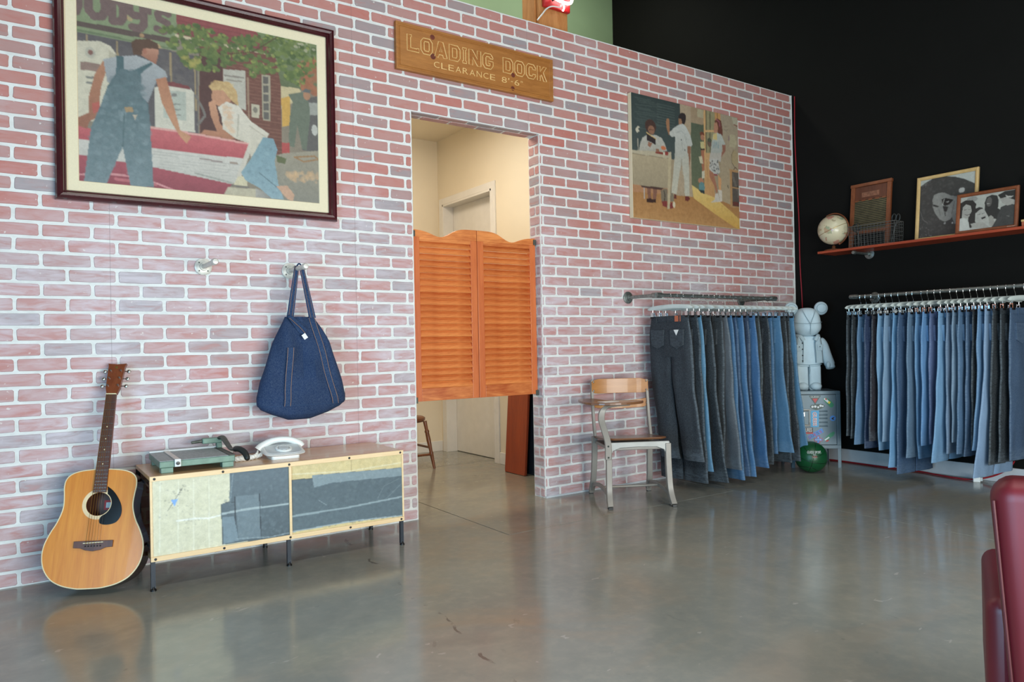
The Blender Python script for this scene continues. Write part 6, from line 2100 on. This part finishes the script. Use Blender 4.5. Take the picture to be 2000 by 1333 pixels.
stext(s, 'OTE', 'paper_white', 402, 849, 80, 22, 0, 0.0021)
stext(s, 'V', 'paper_white', 402, 815, 22, 20, 0, 0.0019)
s = sticker([(482, 850), (505, 815), (530, 790), (560, 760), (610, 738), (622, 760), (600, 800), (560, 825), (545, 850), (510, 872)], 'green_sticker')
s['label'] = 'green leaf sticker with red and white base'
sticker([(482, 850), (540, 808), (552, 822), (495, 862)], 'paper_white', base=0.0009)
sticker([(500, 862), (548, 848), (530, 872), (505, 878)], 'red_sticker', base=0.0009)

# bear figure of pale denim, facing the room like the locker
MAT['pale_denim'] = denim('pale_bear_denim', False, L(198, 217, 224))
MAT['pale_denim2'] = denim('pale_jacket_denim', False, L(180, 198, 204))
MAT['seam'] = simple('grey_seam', L(128, 150, 158), 0.8)
bo = Matrix.Rotation(rad(-40.8), 4, 'Z')
bp_ = Vector((5.312, -0.455, 0.6125)) + bo @ Vector((-0.012, 0.165, 0))
t = thing('bear_figure', 'pale denim patchwork bear figure in a jacket standing on the locker', 'figure', bp_, (0, 0, rad(-40.8)))


def rbox(x, y, hw_, hd_, z0, z1, r, top=1.0):
    def sh(k, z, g):
        return [(x + p[0], y + p[1], p[2]) for p in rrect(hw_ * k * g, hd_ * k * g, z, r * k * g)]
    e = min(0.018, (z1 - z0) * 0.3)
    return MB().loft([sh(0.86, z0, 1), sh(0.97, z0 + e * 0.4, 1), sh(1, z0 + e, 1), sh(1, (z0 + z1) / 2, (1 + top) / 2), sh(1, z1 - e, top), sh(0.97, z1 - e * 0.4, top), sh(0.86, z1, top)])


for s_ in (-1, 1):
    lg = rbox(s_ * 0.050, 0.0, 0.0475, 0.055, 0.0, 0.205, 0.02, 0.98).build('leg', 'pale_denim', t, attr='wear')
    MB().ball((s_ * 0.051, -0.052, 0.032), 0.046, 18, 10, (1, 0.85, 0.72)).build('foot', 'pale_denim', t, attr='wear')
    MB().tube([(s_ * 0.051 + 0.030 * math.cos(a), -0.052 - 0.030 * math.sin(a), 0.056 - 0.012 * math.sin(a)) for a in [PI * k / 10 for k in range(11)]], 0.0016, 5).build('toe_seam', 'seam', t)
rbox(0, 0.0, 0.103, 0.062, 0.19, 0.440, 0.045, 0.86).build('torso', 'pale_denim', t, attr='wear')
MB().tube([(-0.10, -0.064, 0.212), (0, -0.066, 0.207), (0.10, -0.064, 0.212)], 0.002, 5).build('waist_seam', 'seam', t)
MB().tube([(0, -0.0655, 0.207), (0.004, -0.0645, 0.16), (0.0, -0.06, 0.13)], 0.002, 5).build('fly_seam', 'seam', t)


def headfn(p):
    k = (abs(p.x) ** 2.7 + abs(p.y) ** 2.7 + abs(p.z) ** 2.7) ** (-1 / 2.7)
    q = p * k
    q.x *= 0.97 - 0.10 * max(q.z, 0) + 0.07 * math.exp(-((q.z + 0.45) / 0.35) ** 2)
    q.y *= 0.95
    if p.y < 0:
        q.y -= 0.22 * math.exp(-((q.z + 0.4) / 0.4) ** 2) * math.exp(-(q.x / 0.6) ** 2)
    return q


MB().ball((0, -0.004, 0.556), 0.1, 40, 24, (1.09, 0.98, 1.19), headfn).build('head', 'pale_denim', t, attr='wear')
for pts in ([(0, -0.126, 0.535), (0, -0.122, 0.50), (0, -0.108, 0.455)], [(-0.052, -0.088, 0.655), (-0.032, -0.100, 0.605), (-0.008, -0.117, 0.555), (0, -0.126, 0.535)], [(0.052, -0.088, 0.655), (0.032, -0.100, 0.605), (0.008, -0.117, 0.555), (0, -0.126, 0.535)],
            [(-0.108, -0.05, 0.555), (-0.075, -0.098, 0.545), (0, -0.127, 0.540)], [(0.108, -0.05, 0.555), (0.075, -0.098, 0.545), (0, -0.127, 0.540)]):
    MB().tube(bez(pts, 5), 0.0018, 5).build('stitched_seam', 'seam', t)
for s_ in (-1, 1):
    er = MB().ball((s_ * 0.118, 0.0, 0.668), 0.055, 20, 12, (1, 0.5, 1)).build('ear', 'pale_denim', t, attr='wear')
    MB().tube([(s_ * 0.118 + 0.038 * math.cos(a), -0.0215, 0.668 + 0.036 * math.sin(a)) for a in [2 * PI * k / 16 for k in range(16)]], 0.0018, 5, closed=True).build('ear_seam', 'seam', er)
    # arm, bent slightly forward, with a rounded hand
    ap = bez([(s_ * 0.100, 0.0, 0.415), (s_ * 0.128, -0.004, 0.36), (s_ * 0.148, -0.018, 0.28), (s_ * 0.166, -0.038, 0.212), (s_ * 0.172, -0.05, 0.172)], 4)
    na = len(ap)
    rr_ = [0.026, 0.034, 0.038, 0.040] + [0.041] * (na - 8) + [0.036, 0.037, 0.034, 0.022]
    MB().tube(ap, rr_, 16).build('arm', 'pale_denim', t, attr='wear')
    MB().ball((s_ * 0.146, -0.072, 0.205), 0.019, 12, 8, (0.9, 0.9, 1.5)).build('thumb', 'pale_denim', t, attr='wear')
    # jacket front panel
    jk = []
    for zz, xin, xout in ((0.222, 0.048, 0.116), (0.30, 0.046, 0.112), (0.37, 0.042, 0.106), (0.41, 0.050, 0.100), (0.435, 0.066, 0.096)):
        jk.append([(s_ * xin, -0.068, zz), (s_ * (xin + 0.02), -0.076, zz), (s_ * (xout - 0.015), -0.074, zz), (s_ * xout, -0.05, zz), (s_ * xout, 0.055, zz), (s_ * (xout - 0.02), 0.068, zz),
                   (s_ * 0.0, 0.070, zz), (s_ * 0.0, 0.064, zz), (s_ * (xout - 0.022), 0.060, zz), (s_ * (xout - 0.008), 0.05, zz), (s_ * (xout - 0.008), -0.048, zz), (s_ * (xin + 0.01), -0.066, zz)])
    jo = MB().loft(jk).build('jacket_panel', 'pale_denim2', t, attr='wear', angle=50)
    pk = bx('chest_pocket', 'pale_denim2', jo, min(s_ * 0.062, s_ * 0.1), max(s_ * 0.062, s_ * 0.1), -0.0795, -0.0745, 0.322, 0.368, 0.002)
    fp = MB().prism([(s_ * 0.060, 0.372), (s_ * 0.102, 0.372), (s_ * 0.102, 0.356), (s_ * 0.081, 0.346), (s_ * 0.060, 0.356)], -0.083, -0.0795).build('pocket_flap', 'pale_denim2', jo, smooth=False)
    MB().ball((s_ * 0.081, -0.084, 0.355), 0.0045, 10, 6).build('button', 'iron', jo)
    MB().tube([(s_ * 0.050, -0.075, 0.425), (s_ * 0.046, -0.079, 0.37), (s_ * 0.050, -0.079, 0.30), (s_ * 0.052, -0.078, 0.225)], 0.0022, 5).build('placket_seam', 'seam', jo)
    if s_ < 0:
        for zz in (0.385, 0.335, 0.285, 0.24):
            MB().ball((s_ * 0.054, -0.079, zz), 0.0055, 10, 6).build('button', 'dark_iron', jo)
    MB().tube(bez([(s_ * 0.045, -0.082, 0.405), (s_ * 0.065, -0.074, 0.436), (s_ * 0.085, -0.03, 0.447), (s_ * 0.07, 0.04, 0.45), (0, 0.068, 0.452)], 4), 0.011, 8, flat=1.4).build('collar', 'pale_denim2', jo, attr='wear')

# basketball
BR = 0.1195
t = thing('basketball', 'green basketball on the floor in front of the locker', 'ball', (5.098, -0.548, 0), (0, 0, rad(-48)))
MB().ball((0, 0, BR), BR, 48, 28).build('ball_skin', 'ball', t)
tl = Matrix.Rotation(rad(14), 4, 'Y') @ Matrix.Rotation(rad(12), 4, 'X')
chs = []
N_ = 48
chs.append([(BR * math.cos(a), BR * math.sin(a), 0) for a in [2 * PI * k / N_ for k in range(N_)]])
chs.append([(0.0, BR * math.cos(a), BR * math.sin(a)) for a in [2 * PI * k / N_ for k in range(N_)]])
for sg_ in (-1, 1):
    lp = []
    for k in range(N_):
        a = 2 * PI * k / N_
        v = Vector((0.70 * math.cos(a), 0.92 * math.sin(a), 0))
        v.z = sg_ * math.sqrt(max(1 - min(v.length_squared, 0.995), 0.005))
        v.normalize()
        lp.append((v.x * BR, v.y * BR, v.z * BR))
    chs.append(lp)
for lp in chs:
    MB().tube([Vector((0, 0, BR)) + tl @ Vector(p) for p in lp], 0.0016, 6, closed=True).build('channel', 'black', t)


def ball_text(s, w_, h_, zc, mat):
    o = text('lettering', s, mat, t, w_, h_, T(0.012, 0, 0), 0.0005)
    me = o.data
    for v in me.vertices:
        a, b = v.co.x / BR, (v.co.z + zc) / BR
        r_ = BR + 0.0008 + (0.0006 if v.co.y < 0 else 0)
        v.co = Vector((0, 0, BR)) + r_ * Vector((math.sin(a) * math.cos(b), -math.cos(a) * math.cos(b), math.sin(b)))
    return o


ball_text('GUESS SPORT', 0.115, 0.020, 0.052, 'paper_white')
ball_text('EST.', 0.022, 0.008, 0.033, 'paper_white')
ball_text('USA', 0.034, 0.013, 0.018, 'red_sticker')

# ------------------------------------------------------------------ wall shelf and what stands on it
SZ, SF = 1.746, XR - 0.245
t = thing('wall_shelf', 'long red-stained shelf on the black wall', 'shelf', (SF, -0.385, SZ))
SDP = XR + 0.008 - SF
bx('board', 'shelf_wood', t, 0, SDP, -2.3, 0, -0.019, 0, 0.002)
for y in (-0.30, -1.75):
    MB().lathe([(0.001, SDP), (0.040, SDP), (0.040, SDP - 0.006), (0.03, SDP - 0.009), (0.019, SDP - 0.011), (0.017, SDP - 0.028), (0.012, SDP - 0.028)], 20, (0, y, -0.038), 'x').build('bracket_flange', 'galv', t)
    MB().tube([(SDP - 0.026, y, -0.038), (0.04, y, -0.038)], 0.0115, 12).build('bracket_pipe', 'galv', t)
    MB().lathe([(0.0005, 0.010), (0.012, 0.012), (0.0165, 0.02), (0.0165, 0.04), (0.011, 0.042)], 14, (0, y, -0.038), 'x').build('bracket_cap', 'galv', t)

t = thing('globe', 'small antique-coloured desk globe at the end of the shelf', 'globe', (5.585, -0.472, SZ))
GC = Vector((0, 0, 0.175))
MB().lathe([(0.001, 0), (0.075, 0), (0.078, 0.006), (0.070, 0.013), (0.03, 0.018), (0.014, 0.024), (0.012, 0.03), (0.018, 0.034), (0.011, 0.04), (0.009, 0.046), (0.001, 0.046)], 24).build('base', 'brown_wood', t)
ax_ = Matrix.Rotation(rad(-23), 4, 'X')
g = MB().ball((0, 0, 0), 0.121, 36, 22).build('sphere', 'globe', t, loc=GC)
g.rotation_euler = (rad(-23), 0, 0.6)
MB().tube([(0.1215 * math.cos(a), 0.1215 * math.sin(a), 0) for a in [2 * PI * k / 48 for k in range(48)]], 0.0016, 5, closed=True).build('equator_band', 'brass', g)
MB().tube([GC + ax_ @ Vector((0, 0.133 * math.cos(a) * -1, 0.133 * math.sin(a))) for a in [rad(-92 + 186 * k / 24) for k in range(25)]], 0.0048, 8).build('meridian_arm', 'walnut', t)
for q in (-1, 1):
    MB().ball(GC + ax_ @ Vector((0, 0, 0.130 * q)), 0.009, 10, 6).build('pivot', 'walnut', t)

t = thing('washboard', 'old wooden washboard with ribbed panel leaning behind the basket', 'washboard', (5.652, -0.722, SZ), (0, rad(7), 0))
WW = 0.150
for s_ in (-1, 1):
    bx('upright', 'walnut', t, 0, 0.022, s_ * WW - 0.016, s_ * WW + 0.016, 0, 0.515, 0.002)
bx('head_rail', 'walnut', t, -0.003, 0.024, -WW - 0.02, WW + 0.02, 0.515, 0.54, 0.002)
bx('back_board', 'wash_brown', t, 0.010, 0.016, -WW + 0.016, WW - 0.016, 0.40, 0.515)
hp2 = bx('header_panel', 'wash_brown', t, 0.007, 0.010, -WW + 0.016, WW - 0.016, 0.405, 0.512)
bx('worn_print', 'worn_print', hp2, 0.0058, 0.0068, -0.07, 0.075, 0.425, 0.465)
m = MB()
for k in range(5):
    y = -WW + 0.035 + k * 0.057
    m.prism([(y - 0.012, 0.405), (y + 0.02, 0.405), (y + 0.018, 0.394), (y - 0.01, 0.394)], 0.006, 0.010, 'yz')
m.build('scalloped_lip', 'walnut', hp2, smooth=False)
bx('panel_backing', 'dark_iron', t, 0.014, 0.017, -WW + 0.016, WW - 0.016, 0.155, 0.40)
for k in range(17):
    z = 0.163 + k * 0.0145
    MB().tube([(0.0125, -WW + 0.016, z), (0.0125, WW - 0.016, z)], 0.0048, 6).build('rib', 'rib_metal', t)
bx('cross_rail', 'walnut', t, 0.002, 0.020, -WW + 0.016, WW - 0.016, 0.125, 0.155, 0.002)

t = thing('wire_basket', 'rectangular wire basket on the shelf before the washboard', 'basket', (5.565, -0.835, SZ))
BX, BY, BH = 0.062, 0.185, 0.165


def brect(z, k=1.0):
    return [(-BX * k, -BY * k, z), (BX * k, -BY * k, z), (BX * k, BY * k, z), (-BX * k, BY * k, z)]


MB().tube(brect(BH), 0.0034, 6, closed=True).build('rim', 'wire', t)
m = MB()
for z in (0.004, 0.03, 0.06, 0.09, 0.12, 0.145):
    m.tube(brect(z, 0.97 + 0.03 * z / BH), 0.0014, 5, closed=True)
m.build('hoops', 'wire', t)
for k in range(15):
    y = -BY + 2 * BY * k / 14
    MB().tube([(-BX, y, BH), (-BX * 0.97, y * 0.97, 0.003), (BX * 0.97, y * 0.97, 0.003), (BX, y, BH)], 0.0014, 5).build('upright_wire', 'wire', t)
for k in range(1, 5):
    x = -BX + 2 * BX * k / 5
    MB().tube([(x, -BY, BH), (x * 0.97, -BY * 0.97, 0.003), (x * 0.97, BY * 0.97, 0.003), (x, BY, BH)], 0.0014, 5).build('cross_wire', 'wire', t)
for (y0, tl_, lb) in ((-0.965, 10, 'dark looped tool handle standing at the right end of the wire basket'), (-0.715, -12, 'dark looped tool handle standing at the left end of the wire basket')):
    r = thing('shears', lb, 'shears', (5.565, y0, SZ + 0.006), (rad(tl_), 0, 0), 'tools standing in the wire basket')
    for s_ in (-1, 1):
        cz_ = 0.190 if y0 < -0.8 else 0.160
        MB().tube([(0.004 * s_, 0.018 * s_ + 0.015 * math.cos(a), cz_ + 0.028 * math.sin(a)) for a in [2 * PI * k / 18 for k in range(18)]], 0.0045, 8, closed=True).build('handle_loop', 'dark_iron', r)
        MB().tube([(0.004 * s_, 0.014 * s_, cz_ - 0.026), (0.003 * s_, 0.0, cz_ - 0.07), (0.003 * s_, -0.006 * s_, 0.003)], [0.005, 0.006, 0.002], 8, flat=0.5).build('blade', 'dark_iron', r)


def std_frame(label, y0, y1, h, xb, lean, mat, prof_w, ops, nx, nz):
    """a picture frame standing on the shelf, leaning against the wall, facing the room"""
    t = thing('photo_frame', label, 'picture frame', (xb, (y0 + y1) / 2, SZ + 0.002), (0, rad(lean), rad(0)))
    w_ = abs(y1 - y0) / 2
    M = Matrix.Rotation(rad(-90), 4, 'Z')
    moulding('frame', mat, t, -w_, w_, 0, h, [(0, 0.0), (0, -0.016), (prof_w * .3, -0.02), (prof_w * .7, -0.018), (prof_w, -0.012), (prof_w, -0.006)], M)
    picture('photo_print', t, -w_ + prof_w, w_ - prof_w, prof_w, h - prof_w, -0.007, ops, nx, nz, 'print', M)
    b = MB().box(-w_ + 0.004, w_ - 0.004, -0.004, 0, 0.004, h - 0.004, M).build('backing', 'black', t, smooth=False)
    return t


std_frame('light oak frame with a black-and-white record picture on the shelf', -1.090, -1.520, 0.490, 5.665, 7, 'light_wood', 0.024, ART5, 110, 124)
std_frame('walnut frame with a black-and-white group photo on the shelf', -1.425, -1.815, 0.290, 5.56, 9, 'walnut', 0.023, ART6, 130, 92)
std_frame('tall dark walnut frame at the right edge of the picture on the shelf', -1.835, -2.15, 0.345, 5.655, 6, 'walnut', 0.024, ART7, 40, 44)
t = thing('trinket_box', 'small tan box on the shelf at the right edge', 'box', (5.575, -1.87, SZ))
bx('box_body', 'leather_tan', t, -0.03, 0.03, -0.04, 0.03, 0, 0.035, 0.003)
bx('box_lid', 'light_wood', t, -0.032, 0.032, -0.042, 0.032, 0.035, 0.05, 0.003)

# ------------------------------------------------------------------ cables
cpts = [(XR + 0.001, -0.035, 3.17), (XR, -0.030, 2.8), (XR + 0.001, -0.042, 2.4), (XR, -0.055, 2.05), (XR + 0.001, -0.055, 1.7), (XR, -0.07, 1.35), (XR, -0.075, 0.9), (XR - 0.008, -0.08, 0.4), (XR - 0.016, -0.09, 0.10), (XR - 0.018, -0.12, 0.012)]
tag(MB().tube(bez(cpts, 6), 0.0045, 8).build('wall_cable', 'red_rubber'), 'red cable running down the black wall beside the brick corner', 'cable')
fp_ = [(XR - 0.03, -0.16, 0.006), (XR - 0.02, -0.45, 0.006), (XR - 0.04, -0.8, 0.006), (XR - 0.03, -1.05, 0.006), (XR - 0.07, -1.2, 0.006), (XR - 0.10, -1.36, 0.006), (XR - 0.09, -1.47, 0.010), (XR - 0.05, -1.58, 0.045), (XR - 0.02, -1.66, 0.10), (XR - 0.012, -1.70, 0.16)]
tag(MB().tube(bez(fp_, 6), 0.0055, 8).build('floor_cable', 'red_rubber'), 'dark red cable lying along the foot of the black wall', 'cable')
t = thing('plug_adapter', 'small white plug adapter on the floor under the jeans', 'plug', (XR - 0.115, -1.50, 0.0), (0, 0, rad(25)))
bx('adapter_body', 'white_plastic', t, -0.018, 0.018, -0.022, 0.022, 0.0, 0.045, 0.004)
bx('plug_cap', 'grey_plastic', t, -0.012, 0.012, -0.036, -0.022, 0.008, 0.034, 0.003)

# ------------------------------------------------------------------ red leather chair at the right edge
t = thing('red_armchair', 'red leather armchair seen from behind at the lower right', 'armchair', (1.888, -3.53, 0), (0, 0, rad(-66)))


def soft(x0, x1, y0, y1, z0, z1, r, nm, mat, fn=None, seg=5):
    """padded block with rounded edges"""
    m = MB()
    cx, cy, cz = (x0 + x1) / 2, (y0 + y1) / 2, (z0 + z1) / 2
    hx, hy, hz = (x1 - x0) / 2, (y1 - y0) / 2, (z1 - z0) / 2
    rings = []
    lv = [(-hz + r - r * math.cos(rad(90 * k / seg)), r * (1 - math.sin(rad(90 * k / seg)))) for k in range(seg + 1)]
    lv = lv + [(-z, i) for z, i in reversed(lv)]
    for z, ins in lv:
        rings.append([(cx + p[0], cy + p[1], cz + z) for p in rrect(hx - ins, hy - ins, 0, max(r - ins, 0.002), n=5)])
    if fn:
        rings = [[fn(Vector(p)) for p in rg] for rg in rings]
    return m.loft(rings).build(nm, mat, t, angle=60)


def tap(p):
    k = 1 - 0.10 * (0.72 - p.z) / 0.5
    return Vector((p.x * k, p.y - 0.10 * (p.z - 0.3), p.z + 0.03 * (1 - (p.x / 0.36) ** 2) * (1 if p.z > 0.5 else 0)))


soft(-0.35, 0.35, 0.0, 0.13, 0.20, 0.72, 0.045, 'backrest', 'red_leather', tap)
pp = [tap(Vector((-0.345, 0.004 + 0.012, z))) for z in [0.22 + 0.46 * k / 10 for k in range(11)]]
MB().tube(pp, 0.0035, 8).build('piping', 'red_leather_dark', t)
soft(-0.29, 0.29, 0.10, 0.62, 0.20, 0.40, 0.05, 'seat_cushion', 'red_leather')
for s_ in (-1, 1):
    soft(s_ * 0.325 - 0.035, s_ * 0.325 + 0.035, 0.10, 0.60, 0.14, 0.435, 0.035, 'armrest', 'red_leather')
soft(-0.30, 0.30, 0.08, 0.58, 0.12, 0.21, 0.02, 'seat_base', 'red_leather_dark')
for sx in (-1, 1):
    for yy in (0.10, 0.55):
        MB().tube([(sx * 0.28, yy, 0.0), (sx * 0.27, yy, 0.13)], [0.014, 0.022], 10).build('leg', 'black', t)
